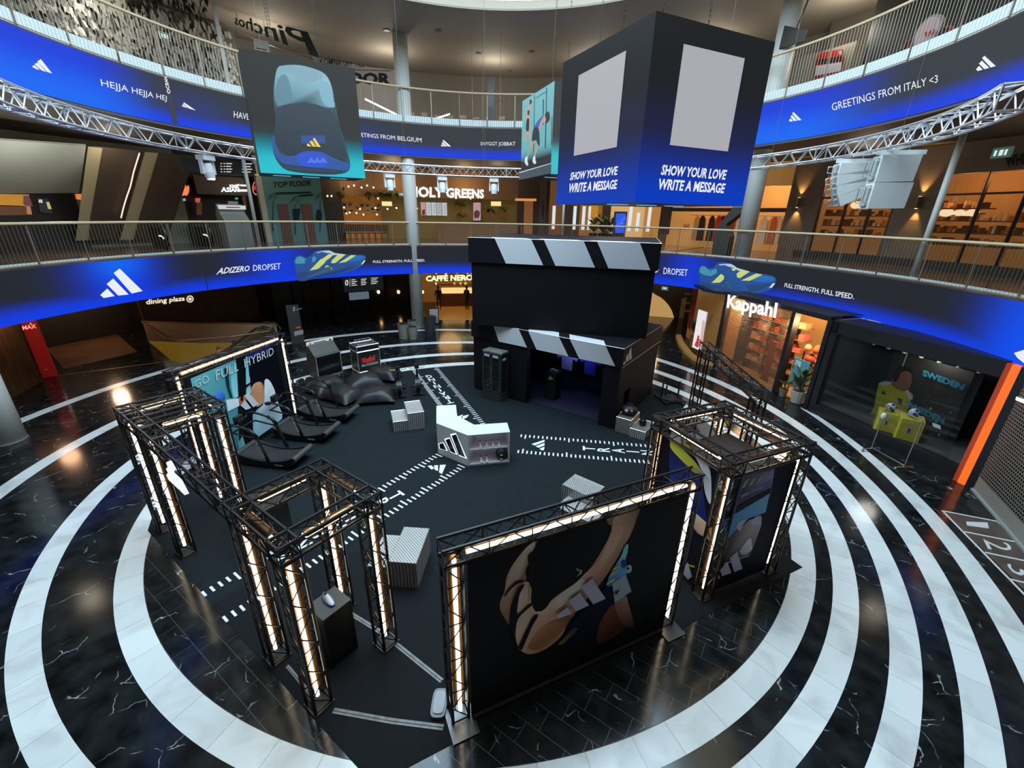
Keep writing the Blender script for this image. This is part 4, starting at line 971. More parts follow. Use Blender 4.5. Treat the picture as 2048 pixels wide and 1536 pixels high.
# black bag and kettlebell on the last block
bg = thing('sports_bag', 'black sports bag with white patches lying on the tread-plate block', 'bag', (3.86,12.80,.53))
mb = MB(); mb.ball((3.86,12.80,.70), .3, (1.0,.7,.55), 14, 8, rz=R_(-34)); mb.build('bag_body', M('bag_nylon', (.012,.012,.013), .5, bump=.4, nscale=14), bg, True)
for k, (dx, dy) in enumerate(((-.12,-.16),(.02,-.2),(.16,-.13))): MB().box((3.86+dx,12.80+dy,.74), (.09,.03,.07), R_(-34)).build('white_patch', WHITE, bg)
MB().path([(3.7,12.9,.8),(3.76,12.84,.92),(3.9,12.76,.94),(4.0,12.7,.82)], .014, 6).build('handle', BLK, bg)
def kettlebell(label, p, r=.12):
    t = thing('kettlebell', label, 'kettlebell', p); x, y, z = p; m = M('cast_iron', (.02,.02,.021), .4, .6)
    MB().lathe((x,y,z), [(r*.6,0),(r*.95,r*.4),(r,r*.9),(r*.8,r*1.5),(r*.4,r*1.8)], 16).build('bell', m, t, True)
    MB().path([(x-r*.55,y,z+r*1.5),(x-r*.6,y,z+r*2.2),(x-r*.3,y,z+r*2.7),(x+r*.3,y,z+r*2.7),(x+r*.6,y,z+r*2.2),(x+r*.55,y,z+r*1.5)], r*.16, 7).build('handle', m, t, True)
kettlebell('black kettlebell on the low step beside the pavilion', (4.27,12.48,.312))
# weight sled with posts behind
sl = thing('weight_sled', 'low black weight sled with three upright posts beside the pavilion', 'sled', (6.1,15.2,.01))
for d in (-.32,.32): MB().box((6.1+d,15.2,.05), (.08,1.0,.06), R_(10)).build('runner', BLK, sl)
MB().lathe((6.1,15.3,.02), [(.34,0),(.34,.09),(.3,.1)], 20).build('weight_plate', M('rubber_plate', (.012,.012,.012), .6), sl)
for x, y, h in ((5.83,15.35,.72),(6.02,15.45,.55),(6.42,15.25,.8)): MB().tube((x,y,.08), (x,y,h), .03, 10).build('post', BLK, sl)
for y in (14.9,15.35): MB().box((6.1,y,.085), (.72,.07,.04), R_(10)).build('cross_bar', BLK, sl)
# L-shaped white counter
CW = M('counter_white_laminate', (.60,.63,.64), .45)
CI = M('counter_inner_grey', (.50,.50,.54), .5)
ct = thing('display_counter', 'white angled display counter with an open shoe shelf in the middle', 'counter', (-1.2,11,0.0095))
ctp = [(-2.35,12.17),(-1.76,12.28),(-1.62,11.5),(-1.06,10.93),(-.12,11.1),(-.03,10.53),(-1.17,10.29),(-2.15,10.98)]
MB().prism(ctp, .97, 1.0).build('counter_top', CW, ct)
def vpan(a, b, z0, z1, th, name, mat, parent):
    a = Vector((*a,0)); b = Vector((*b,0)); d = (b-a).normalized(); n = Vector((-d.y,d.x,0))
    return MB().obox(a+Z*z0, b-a, n*th, Z*(z1-z0)).build(name, mat, parent)
i_ = lambda p, q, k: (p[0]+(q[0]-p[0])*k, p[1]+(q[1]-p[1])*k)
vpan(ctp[7], ctp[6], .01, .97, .03, 'logo_panel', CW, ct)
vpan(ctp[0], ctp[7], .01, .97, .03, 'side_panel', CW, ct); vpan(ctp[1], ctp[0], .01, .97, .03, 'end_panel', CW, ct)
vpan(ctp[2], ctp[1], .01, .97, .03, 'back_panel', CW, ct); vpan(ctp[3], ctp[2], .01, .97, .03, 'back_panel', CW, ct); vpan(ctp[4], ctp[3], .01, .97, .03, 'back_panel', CW, ct)
vpan(ctp[5], ctp[4], .01, .97, .035, 'end_panel', CW, ct)
inn = [(-1.17,10.31),(-.05,10.55),(-.14,11.07),(-1.05,10.9)]
MB().prism(inn, .01, .06).build('shelf', CI, ct); MB().prism(inn, .49, .525).build('shelf', CI, ct)
vpan((-1.15,10.33), (-1.06,10.9), .06, .97, .03, 'divider', CI, ct)
for z_l in (.955,.48): MB().obox(Vector((-1.1,10.40,z_l)), (.95,.2,0), (-.01,.05,0), (0,0,.008)).build('shelf_light', E('shelf_led', (.9,.88,1.), 3.), ct)
sg0, sg1 = Vector((-2.15,10.98,0)), Vector((-1.17,10.29,0))
A = planeart((-2.15,10.98), (-1.17,10.29)); A.k = .004
GLW = E('counter_logo_glow', (.85,.9,1.), 1.6); kq = lambda x, y: (740+x/3.728, 640+y/3.728)
for q in ([(598,852),(640,843),(724,1035),(664,1012)], [(555,888),(594,876),(652,1005),(602,985)], [(512,922),(548,912),(580,975),(520,960)]):
    c = (sum(p[0] for p in q)/4, sum(p[1] for p in q)/4)
    A.poly([kq(*p) for p in q], GLW); A.poly([kq(c[0]+(p[0]-c[0])*.82, c[1]+(p[1]-c[1])*.9) for p in q], M('counter_logo_black', (.01,.01,.012), .2))
A.done('glowing_logo', ct)
# shoes
def shoe_bm(L=.28, W=.1, hgt=.11):
    """upper and sole meshes of a trainer pointing +x"""
    up_, so_ = MB(), MB(); n = 10; ring = 10
    sec = []
    for i in range(n+1):
        s = i/n; x = (s-.5)*L
        w_ = W*(.36+.16*math.sin(PI*min(1, s*1.15)))*(1 if s < .85 else 1-((s-.85)/.15)**2*.55)
        h_ = hgt*(1.0 if s < .3 else max(.42, 1.0-(s-.3)*1.05))*(1 if s > .04 else .85)
        if s > .93: h_ *= .75
        sec.append((x, w_, h_))
    for x, w_, h_ in sec:
        for k in range(ring):
            t = PI*k/(ring-1); up_.v.append(Vector((x, -math.cos(t)*w_*(1-.25*math.sin(t)), .025+math.sin(t)*(h_-.025))))
    for i in range(n):
        for k in range(ring-1): a = i*ring+k; up_.f.append([a, a+1, a+ring+1, a+ring]); up_.m.append(0)
    up_.f += [list(range(ring)), list(range(n*ring, (n+1)*ring))]; up_.m += [0,0]
    pl_ = [(x, w_*1.12) for x, w_, h_ in sec]; poly = [(x, -w_) for x, w_ in pl_]+[(x, w_) for x, w_ in reversed(pl_)]
    so_.prism(poly, 0, .032)
    return up_, so_
def shoe(label, p, rz, upc, soc, strc=None, group=None, s=1., tilt=0.):
    t = thing('running_shoe', label, 'shoe', p, rz, group); t.rotation_euler = (0, tilt, rz); t.scale = (s,s,s)
    u, so_ = shoe_bm()
    a = u.build('upper', upc, None, True); a.parent = t; b = so_.build('sole', soc); b.parent = t
    mb = MB()
    for k in range(3):
        x = -.01+k*.035
        for sg_ in (-1,1): mb.add([(x-.03, sg_*.052,.035),(x-.015, sg_*.052,.035),(x+.018, sg_*.040,.085-.012*k),(x+.003, sg_*.042,.088-.012*k)], [(0,1,2,3)])
    c = mb.build('side_stripes', strc or P((30,30,40))); c.parent = t
    d = MB().ball((-.085,0,.105), .034, (1.2,.75,.22), 10, 4).build('collar_opening', M('shoe_lining', (.03,.03,.035), .8)); d.parent = t
    return t
SHW = M('shoe_white', (.62,.60,.64), .5); SHG = M('shoe_sole_white', (.7,.7,.72), .5)
cd_ = Vector((1.12,.24,0)).normalized(); shn = ['first','second','third','fourth']
for k in range(4):
    p = Vector((-.86,10.55,.526))+cd_*(.175*k); shoe('pale running shoe, %s from the left on the upper counter shelf' % shn[k], (p.x,p.y,.526), R_(-78), SHW, SHG, None, 'shoes on the counter shelf')
for k in range(2):
    p = Vector((-.84,10.52,.061))+cd_*(.16*k); shoe('pale running shoe, %s on the lower counter shelf' % ('left one' if k == 0 else 'right one'), (p.x,p.y,.061), R_(-78), SHW, SHG, None, 'shoes on the counter shelf')
bb = thing('medicine_ball', 'black ball with white patches on the lower counter shelf', 'ball', (-.27,10.68,.061)); MB().ball((-.27,10.68,.061+.17), .17, (1,1,1), 16, 10).build('ball_skin', M('ball_rubber', (.012,.012,.014), .5), bb, True)
for dz in (.07,.2): MB().box((-.26,10.515,.061+dz), (.07,.012,.03), R_(12)).build('patch', WHITE, bb)
# glass door fridge
fr0 = Vector((-1.12,15.19,.0095)); fg = thing('drinks_fridge', 'tall two-door glass fridge standing against the black pavilion', 'fridge', (-.6,15.1,.0095))
FGM = M('fridge_grey_metal', (.075,.08,.075), .35, .6); fw_, fd_, fh_ = .86, .46, 1.93
MB().obox(fr0, pd*fw_, pn*fd_, Z*.34).build('plinth_drawer', FGM, fg); MB().obox(fr0+Z*(fh_-.06), pd*fw_, pn*fd_, Z*.06).build('top', M('dusty_fridge_top', (.14,.145,.13), .7, noise=.6, nscale=9), fg)
MB().obox(fr0+pn*(fd_-.03)+Z*.34, pd*fw_, pn*.03, Z*(fh_-.4)).build('back_panel', FGM, fg)
for a_ in (0, fw_-.03): MB().obox(fr0+pd*a_+Z*.34, pd*.03, pn*.04, Z*(fh_-.4)).build('corner_post', FGM, fg); MB().obox(fr0+pd*a_+pn*(fd_-.07)+Z*.34, pd*.03, pn*.04, Z*(fh_-.4)).build('corner_post', FGM, fg)
GLS = M('dark_glass', (.02,.024,.024), .05, alpha=.35)
for k in range(2):
    o = fr0+pd*(.03+k*.40)+Z*.36-pn*.02
    d = MB(); W_, H_ = .39, fh_-.45
    for q in ((0,0,W_,.05),(0,H_-.14,W_,.14),(0,0,.04,H_),(W_-.04,0,.04,H_)): d.obox(o+pd*q[0]+Z*q[1], pd*q[2], pn*.03, Z*q[3])
    dr = d.build('door', FGM, fg)
    MB().obox(o+pd*.04+Z*.05+pn*.01, pd*(W_-.08), pn*.008, Z*(H_-.19)).build('pane', GLS, dr)
    MB().obox(o+pd*(W_-.03 if k == 0 else .01)-pn*.025+Z*.7, pd*.018, pn*.02, Z*.28).build('handle', STEEL, dr)
    MB().obox(o+pd*.07+Z*(H_-.12)-pn*.004, pd*.24, pn*.004, Z*.09).build('brand_plate', M('plate_white_blue', (.45,.5,.55), .5), dr)
MB().obox(fr0+pd*fw_+Z*1.62+pn*.1+pd*.001, pd*.004, pn*.2, Z*.09).build('side_plate', M('plate_white_blue', (.45,.5,.55), .5), fg)
MB().obox(fr0+pd*fw_+Z*.36+pn*.04+pd*-.01, pd*.008, pn*(fd_-.1), Z*(fh_-.46)).build('side_pane', GLS, fg)
for z in (.62,.92,1.22,1.5): MB().obox(fr0+pd*.035+pn*.045+Z*z, pd*(fw_-.07), pn*(fd_-.09), Z*.012).build('shelf', FGM, fg)
for k, (a_, z) in enumerate(((.12,.632),(.2,.632),(.12,.352),(.5,.352),(.58,.352))):
    p = fr0+pd*a_+pn*.2+Z*z; bt = thing('drink_bottle', 'small pale bottle inside the glass fridge', 'bottle', tuple(p), 0, 'bottles in the fridge')
    MB().lathe(p, [(.03,.0),(.03,.13),(.012,.18),(.012,.21)], 10).build('bottle_body', M('bottle_pale', (.5,.53,.53), .3), bt, True); MB().lathe(p+Z*.21, [(.014,0),(.014,.02)], 8).build('cap', BLK, bt)
# ------------------------------------------------------------------ treadmills
RUB = M('treadmill_black', (.006,.0063,.007), .42); BELT = M('running_belt', (.009,.010,.0105), .7); ROLL_ = M('roller_grey', (.045,.048,.05), .35)
def treadmill(label):
    t = thing('treadmill', label, 'treadmill', (0,0,0), 0, 'curved treadmills')
    L, W_ = 1.72, .84
    def add(mb, n, m, parent=t, sm=False): o = mb.build(n, m, None, sm); o.parent = parent; return o
    zc = lambda x: .17+.17*(x/(L/2))**2
    N = 14; xs = [-L/2+L*i/N for i in range(N+1)]
    mb = MB()
    for x in xs: mb.v += [Vector((x,-W_/2+.09,zc(x))), Vector((x,W_/2-.09,zc(x)))]
    for i in range(N): mb.f.append([2*i, 2*i+2, 2*i+3, 2*i+1]); mb.m.append(0)
    add(mb, 'running_belt', BELT)
    for s in (-1,1):
        y = s*(W_/2-.09); y2 = s*W_/2; lo, hi = min(y,y2), max(y,y2); prof_ = [(x, zc(x)+.035) for x in xs]+[(x, max(.03, zc(x)-.15)) for x in reversed(xs)]
        r = add(MB().extr([(x,lo,z) for x, z in prof_], (0,hi-lo,0)), 'side_rail', RUB)
        if s < 0:
            A_ = text2d('TRAINER', .01); mbt = MB().add([((x-A_[2])/(A_[3]-A_[2])*.26+.28, lo-.003, (y_/.7)*.045+.11) for x, y_ in A_[0]], A_[1]); add(mbt, 'maker_name', WHITE, r)
    for s, xx in ((-1,-L/2),(1,L/2)): add(MB().tube((xx,-W_/2+.01,zc(xx)-.03), (xx,W_/2-.01,zc(xx)-.03), .085, 14), 'roller_cover', ROLL_, t, False)
    for sx in (-.6,.6):
        for s in (-1,1): add(MB().box((sx,s*.34,.03), (.12,.08,.06)), 'foot', BLK)
    for s in (-1,1):
        y = s*.40
        add(MB().path([(.12,y,.2),(.0,y,.55),(-.12,y,.95),(-.2,y,1.08),(-.34,y,1.15)], .045, 8), 'upright', RUB, t, True)
        add(MB().path([(-.05,y,.95),(-.25,y,1.12),(-.55,y,1.2),(-.8,y,1.24),(-.93,y,1.2),(-.96,y*.8,1.12),(-.96,y*.5,1.08)], .03, 8), 'handrail', RUB, t, True)
        add(MB().path([(-.1,y,.88),(-.4,y,.92),(-.75,y,.98),(-.86,y*.9,.95),(-.86,y*.5,.95)], .024, 7), 'lower_handle', RUB, t, True)
    add(MB().path([(-.96,-.2,1.08),(-.96,.2,1.08)], .03, 8), 'front_bar', RUB)
    add(MB().path([(-.86,-.2,.95),(-.86,.2,.95)], .024, 7), 'front_bar', RUB)
    c = add(MB().box((-.9,0,1.2), (.12,.26,.2), 0), 'console', RUB); add(MB().obox((-.838,-.1,1.14), (0.002,0,0), (0,.2,0), (0,0,.12)), 'display', M('console_display', (.03,.035,.04), .1), c)
    A_ = text2d('TRUEFORM', .02)
    u = Vector((-.12,0,.4)).normalized(); v = Vector((.4,0,.12)).normalized(); o = Vector((-.1,-.449,.86))
    add(MB().add([o - u*((x-A_[2])/(A_[3]-A_[2])*.52) + v*((y_/.7-.5)*.07) for x, y_ in A_[0]], A_[1]), 'brand_lettering', WHITE)
    return t
tm = treadmill('black curved treadmill, nearest of the three beside the teal banner')
tm.location = (-6.66,10.45,.0095); tm.rotation_euler = (0,0,R_(-9))
dup(tm, (-6.42,11.92,.0095), R_(-9), 'black curved treadmill, middle one of the three beside the teal banner')
dup(tm, (-6.27,13.25,.0095), R_(-10), 'black curved treadmill, farthest of the three beside the beanbags')
# ------------------------------------------------------------------ beanbags
BAG = M('black_beanbag_fabric', (.0055,.006,.0065), .5, bump=.8, nscale=4)
def beanbag(label, p, rz, sx, sy, h, tilt=0., seed=0):
    t = thing('beanbag', label, 'beanbag', (p[0],p[1],.0095), rz, 'black beanbags'); rr = random.Random(seed); N = 12; mb = MB()
    for side in (1,-1):
        for i in range(N+1):
            for j in range(N+1):
                u, v = i/N*2-1, j/N*2-1; e = max(0, (1-u*u)*(1-v*v))**.42
                pin = 1-.10*(1-abs(u)**2)*(v*v)-.0; pin2 = 1-.10*(1-v*v)*(u*u)
                wr = .02*math.sin(7*u+3*v+seed)*e+.015*math.sin(11*v-5*u+seed*2)*e
                z = .14+tilt*(u+1)*.12 + (h-.14 if side > 0 else .14)*e*(1 if side > 0 else -1)*(1.) + (wr if side > 0 else 0)
                mb.v.append(Vector((u*sx/2*pin2, v*sy/2*pin, max(.002, z))))
    for s in range(2):
        b = s*(N+1)**2
        for i in range(N):
            for j in range(N):
                a = b+i*(N+1)+j; f = [a, a+N+1, a+N+2, a+1]; mb.f.append(f if s == 0 else f[::-1]); mb.m.append(0)
    o = mb.build('cushion', BAG, None, True); o.parent = t
    s_ = MB().path([(sx/2*.98,-sy/2*.9,.145+tilt*.24),(sx/2*.9,0,.145+tilt*.23),(sx/2*.98,sy/2*.9,.145+tilt*.24)], .008, 5).build('seam', BAG); s_.parent = t
beanbag('black beanbag at the right front of the pile', (-5.1,14.75), R_(12), 1.45, 1.15, .52, 0, 1)
beanbag('black beanbag behind the farthest treadmill', (-6.35,14.75), R_(-28), 1.5, 1.1, .55, 0, 2)
beanbag('black beanbag in the middle of the pile', (-5.95,15.85), R_(35), 1.5, 1.15, .6, .3, 3)
beanbag('black beanbag at the left of the pile near the screen cabinet', (-7.35,15.55), R_(60), 1.4, 1.1, .55, .2, 4)
beanbag('black beanbag at the back of the pile before the black case', (-5.5,16.95), R_(-8), 1.5, 1.0, .55, .1, 5)
# ------------------------------------------------------------------ exercise bikes
def bike(label):
    t = thing('exercise_bike', label, 'exercise bike', (0,0,0), 0, 'upright exercise bikes')
    def add(mb, n, m, sm=False, parent=t): o = mb.build(n, m, None, sm); o.parent = parent; return o
    for y in (-.5,.45): add(MB().box((0,y,.04), (.5,.08,.05)), 'foot_bar', BLK)
    add(MB().tube((0,-.5,.06), (0,.45,.06), .035, 8), 'base_tube', BLK)
    add(MB().path([(0,-.35,.06),(0,-.12,.45),(0,.0,.6),(0,.3,.55)], .045, 8), 'frame', BLK, True)
    add(MB().tube((0,-.12,.45), (0,.16,.95), .03, 8), 'seat_post', STEEL); add(MB().ball((0,.2,.99), .13, (.75,1.1,.4), 10, 6), 'saddle', BLK, True)
    add(MB().tube((0,-.3,.35), (0,-.42,1.05), .035, 8), 'front_post', BLK)
    fan = add(MB().tube((-.08,-.42,.42), (.08,-.42,.42), .27, 20), 'fan_housing', BLK); add(MB().tube((-.085,-.42,.42), (.085,-.42,.42), .2, 20), 'fan_cover', M('fan_silver', (.55,.56,.56), .4, .4), False, fan)
    add(MB().path([(-.3,-.2,1.08),(-.22,-.38,1.1),(.22,-.38,1.1),(.3,-.2,1.08)], .018, 7), 'handlebar', M('yellow_grip', (.5,.5,.16), .5), True)
    add(MB().box((0,-.45,1.17), (.16,.05,.16)), 'console', BLK)
    for s in (-1,1): add(MB().box((s*.16,.02 if s > 0 else -.2,.36 if s > 0 else .28), (.1,.12,.03)), 'pedal', BLK)
    return t
bk = bike('upright exercise bike nearer the beanbags'); bk.location = (-4.4,15.45,.0095); bk.rotation_euler = (0,0,R_(15))
dup(bk, (-3.75,15.75,.0095), R_(15), 'upright exercise bike nearer the printed ruler')
# ------------------------------------------------------------------ info screen cabinet, flight case
def frame_of(a, b): a = Vector((*a,0)); b = Vector((*b,0)); d = (b-a).normalized(); return a, d, Vector((-d.y,d.x,0)), (b-a).length
o, d, n, L = frame_of((-8.16,16.78), (-7.48,17.71)); GRYC = M('cabinet_grey_green', (.04,.042,.034), .5)
ks = thing('screen_cabinet', 'grey slanted information cabinet with a white header behind the beanbags', 'cabinet', tuple(o+d*L/2))
prof_ = [(0,.01),(.62,.01),(.75,.5),(.62,1.45),(.5,1.45),(.06,1.0),(0,.98)]
MB().extr([o+n*x+Z*z for x, z in prof_], d*L).build('cabinet_body', GRYC, ks)
MB().obox(o+d*.05-n*.012+Z*.08, d*(L-.1), n*.012, Z*.86).build('screen', M('off_screen', (.006,.006,.007), .15), ks)
for q in ((0,.01,L,.04),(0,.95,L,.03),(0,.01,.035,.96),(L-.035,.01,.035,.96)): MB().obox(o+d*q[0]-n*.016+Z*q[1], d*q[2], n*.016, Z*q[3]).build('screen_frame', ALU, ks)
hd = MB().obox(o+n*.46+Z*1.36-d*.02, d*(L+.04), n*.05, Z*.16).build('header_panel', E('header_white', (.7,.72,.72), .8), ks)
MB().obox(o+n*.455+Z*1.42+d*.28, d*.55, n*.004, Z*.035).build('header_text_line', BLK, hd); MB().obox(o+n*.455+Z*1.40+d*1.0, d*.07, n*.004, Z*.08).build('header_mark', BLK, hd); MB().obox(o+n*.455+Z*1.40+d*.1, d*.06, n*.004, Z*.08).build('header_mark', P((180,60,50)), hd)
o, d, n, L = frame_of((-6.72,17.62), (-5.97,18.29)); fc = thing('flight_case', 'black flight case with silver edges and red lettering behind the beanbags', 'case', tuple(o+d*L/2))
CASE = M('case_black_laminate', (.009,.009,.01), .4)
MB().obox(o+Z*.02, d*L, n*.75, Z*.92).build('case_body', CASE, fc); MB().obox(o+Z*.95, d*L, n*.75, Z*.24).build('case_lid', CASE, fc)
mb = MB()
for z in (.02,.93,.95,1.19):
    for a_, b_ in (((0,0),(L,0)),((L,0),(L,.75)),((L,.75),(0,.75)),((0,.75),(0,0))): mb.tube(o+d*a_[0]+n*a_[1]+Z*z, o+d*b_[0]+n*b_[1]+Z*z, .016, 4)
for x in (0,L):
    for y in (0,.75): mb.tube(o+d*x+n*y+Z*.02, o+d*x+n*y+Z*1.19, .016, 4)
mb.build('edge_profiles', ALU, fc)
for x in (.1,L-.12): MB().obox(o+d*x-n*.006+Z*.2, d*.02, n*.006, Z*.5).build('handle_strip', M('dark_grey_plastic', (.05,.05,.05), .5), fc)
A = planeart((o-n*.004).to_2d(), (o+d*L-n*.004).to_2d()); A.text('Westfield', [(724,728),(750,721),(750,709),(723,716)], E('red_letters', lin((205,40,36)), .8), .02); A.text('MALL OF SCANDINAVIA', [(724,734),(756,727),(756,722),(724,729)], P((190,190,190)), .02)
A.done('lettering', fc)
wt = thing('wire_tray', 'small silver wire tray on top of the black flight case', 'tray', tuple(o+d*L/2+n*.35+Z*1.205))
for z in (1.215,1.34):
    q = [o+d*.15+n*.15+Z*z, o+d*(L-.15)+n*.15+Z*z, o+d*(L-.15)+n*.6+Z*z, o+d*.15+n*.6+Z*z]; MB().path(q, .012, 6, closed=True).build('wire_loop', STEEL, wt)
for x in (.15,.4,.6,L-.15):
    for y in (.15,.6): MB().tube(o+d*x+n*y+Z*1.21, o+d*x+n*y+Z*1.34, .008, 5).build('wire_upright', STEEL, wt)
# ------------------------------------------------------------------ front plinth with shoe, cables, power supply
pln = thing('display_plinth', 'tall black plinth carrying a single shoe under the front-left truss tower', 'plinth', (-2.73,4.82,.0095))
ang = math.atan2(V1[1], V1[0])
MB().box((-2.73,4.82,.52), (.42,.46,1.02), ang).build('body', M('plinth_black', (.006,.006,.0065), .45), pln)
MB().box((-2.73,4.82,1.04), (.43,.47,.02), ang).build('top', M('plinth_top_olive', (.06,.058,.048), .4), pln)
shoe('white running shoe with yellow stripes and blue toe on the front plinth', (-2.74,4.84,1.05), R_(-40), M('shoe_white_bright', (.75,.76,.76), .5), M('shoe_sole_blue', (.03,.10,.55), .5), P((214,214,60)), None, 1.0)
TAPE = M('grey_gaffer_tape', (.16,.165,.16), .5, noise=.3, nscale=12)
def tape(label, pts, w_=.075):
    mb = MB(); pts = [Vector((*p,0)) for p in pts]
    for a, b in zip(pts, pts[1:]):
        dd = (b-a).normalized(); nn = Vector((-dd.y,dd.x,0))*w_/2; mb.prism([(a+nn).to_2d(), (a-nn).to_2d(), (b-nn).to_2d(), (b+nn).to_2d()], .0096, .016)
    tp = thing('taped_cable', label, 'cable tape', tuple(pts[0]+Z*.0096)); mb.build('tape_strip', TAPE, tp)
    MB().path([p+Z*.014 for p in pts], .012, 5).build('cable', TAPE, tp)
tape('grey taped cable run from the rear post to the power supply', [(-2.86,5.55),(-2.1,5.13),(-.98,4.36)])
tape('grey taped cable run from the front post to the banner base', [(-2.45,3.92),(-1.6,3.80),(-.86,3.73)])
tape('short grey taped cable between the left posts of the front tower', [(-3.42,4.55),(-2.85,4.12)], .05)
pw = thing('power_supply', 'flat grey rounded power supply lying by the front banner post', 'power supply', (-.96,4.02,.0095))
mb = MB(); q = [(-.96+.11*math.copysign(abs(math.cos(t))**.5, math.cos(t)), 4.02+.2*math.copysign(abs(math.sin(t))**.5, math.sin(t))) for t in [2*PI*i/20 for i in range(20)]]
mb.prism(q, .01, .07); mb.build('case', M('power_grey', (.10,.11,.11), .4), pw); MB().prism([(-.96+(x+.96)*.72, 4.02+(y-4.02)*.78) for x, y in q], .07, .085).build('lid', M('power_grey_light', (.22,.24,.25), .4), pw)
MB().path([(-.88,4.15,.05),(-.8,4.2,.03),(-.74,4.05,.03),(-.72,3.95,.05)], .008, 5).build('lead', BLK, pw)
# ------------------------------------------------------------------ inside the pavilion
pp = F1+pd*3.05+pn*1.05
pl2 = thing('display_plinth', 'black logo plinth inside the pavilion holding a small shoe', 'plinth', (pp.x,pp.y,.02))
MB().box((pp.x,pp.y,.57), (.46,.46,1.1), math.atan2(pd.y,pd.x)).build('body', M('plinth_black', (.006,.006,.0065), .45), pl2)
fc0 = pp-pn*.232; A = Art(lambda x, y: onplane(x, y, fc0, pn), toward(-pn)); A.logo([(1096.5,759),(1107,759),(1105,751.5),(1096,751.5)], STRIPE); A.done('logo', pl2)
shoe('pale shoe on the logo plinth inside the pavilion', (pp.x,pp.y,1.122), R_(-20), SHW, SHG, None, None, 1.0)
def tee(label, p, col):
    t = thing('hanging_shirt', label, 'shirt', tuple(p)); out = [(-.22,0),(-.24,.5),(-.42,.42),(-.48,.58),(-.28,.74),(-.1,.78),(0,.72),(.1,.78),(.28,.74),(.48,.58),(.42,.42),(.24,.5),(.22,0)]
    MB().extr([p+pd*x+Z*z-pn*.02 for x, z in out], pn*.04).build('cloth', col, t); MB().path([p+Z*.78,p+Z*.86,p+Z*.9+pd*.03], .006, 5).build('hanger', STEEL, t)
tee('lilac printed t-shirt hanging inside the pavilion', F1+pd*3.1+pn*2.0+Z*.92, M('lilac_cotton', (.40,.38,.62), .8, noise=.3, nscale=20))
tee('royal blue t-shirt hanging inside the pavilion', F1+pd*4.05+pn*2.1+Z*.9, M('royal_blue_cotton', (.01,.03,.42), .8))
MB_ = MB().tube(F1+pd*.4+pn*2.05+Z*1.83, F1+pd*(pl-.3)+pn*2.05+Z*1.83, .015, 6)
rl2 = thing('clothes_rail', 'dark clothes rail across the inside of the pavilion', 'rail', tuple(F1+pd*3+pn*2.05+Z*1.83)); MB_.build('rail_tube', STEEL, rl2)
l1 = spot('pavilion_down_light', tuple(F1+pd*3.3+pn*1.6+Z*2.15), tuple(F1+pd*3.3+pn*1.6), 14, (.15,.25,1.), 130, .8, .1)
point('pavilion_blue_strip', tuple(F1+pd*3.6+pn*1.9+Z*2.0), 30, (.45,.45,1.), .1)
# ------------------------------------------------------------------ bins, totem, pavement board
BINM = M('bin_grey_plastic', (.20,.195,.16), .5); BIND = M('bin_dark_grey', (.035,.036,.038), .5)
def bin_(label, x, y, r, h, m):
    t = thing('waste_bin', label, 'bin', (x,y,.0))
    MB().lathe((x,y,0), [(r*.85,.005),(r,h-.04),(r*1.05,h)], 14).build('bin_body', m, t, False); MB().lathe((x,y,h), [(r*.9,.0),(r*.85,.012)], 14).build('bin_opening', BLK, t)
bin_('tall grey waste bin, left of the cluster by the column', -6.15, 23.4, .32, .85, BINM); bin_('short grey waste bin in front of the cluster by the column', -5.62, 23.3, .27, .7, BINM)
bin_('grey waste bin at the back of the cluster by the column', -5.75, 24.0, .27, .9, BINM); bin_('dark waste bin right of the white column', -4.95, 24.9, .36, .95, BIND)
tt = thing('sign_totem', 'tall grey floor directory totem in the dark arcade left of the screens', 'sign', (-11.35,22.0,0)); td = Vector((.92,.39,0)).normalized(); tn = Vector((-td.y,td.x,0)); o = Vector((-11.7,21.8,0))
MB().obox(o+Z*.005, td*.58, tn*.16, Z*2.05).build('totem_body', M('totem_grey', (.05,.048,.045), .4), tt)
A = planeart(o.to_2d(), (o+td*.6).to_2d()); A.text('0', [(586,623),(590,622),(590,613),(586,614)], P((220,220,220)), .02); A.poly([(588,663),(606,659),(607,668),(589,672)], P((165,165,160))); A.poly([(592,655),(600,652),(601,655),(593,657)], E('totem_red', lin((200,60,50)), .8)); A.poly([(592,619),(604,616),(604,617),(592,620)], P((200,200,200)))
A.done('totem_print', tt)
ab = thing('pavement_board', 'dark framed pavement poster board before the coffee bar', 'sign', (-5.0,26.9,0))
MB().obox((-5.35,26.75,.01), (.62,.12,0), (-.03,.16,0), (0,.0,1.05)).build('frame', BLK, ab); MB().obox((-5.30,26.75,.1), (.52,.1,0), (.002,-.012,0), (0,0,.88)).build('poster', P((170,165,150)), ab); MB().obox((-5.25,26.742,.15), (.42,.08,0), (.002,-.012,0), (0,0,.35)).build('poster_picture', P((80,110,130)), ab)
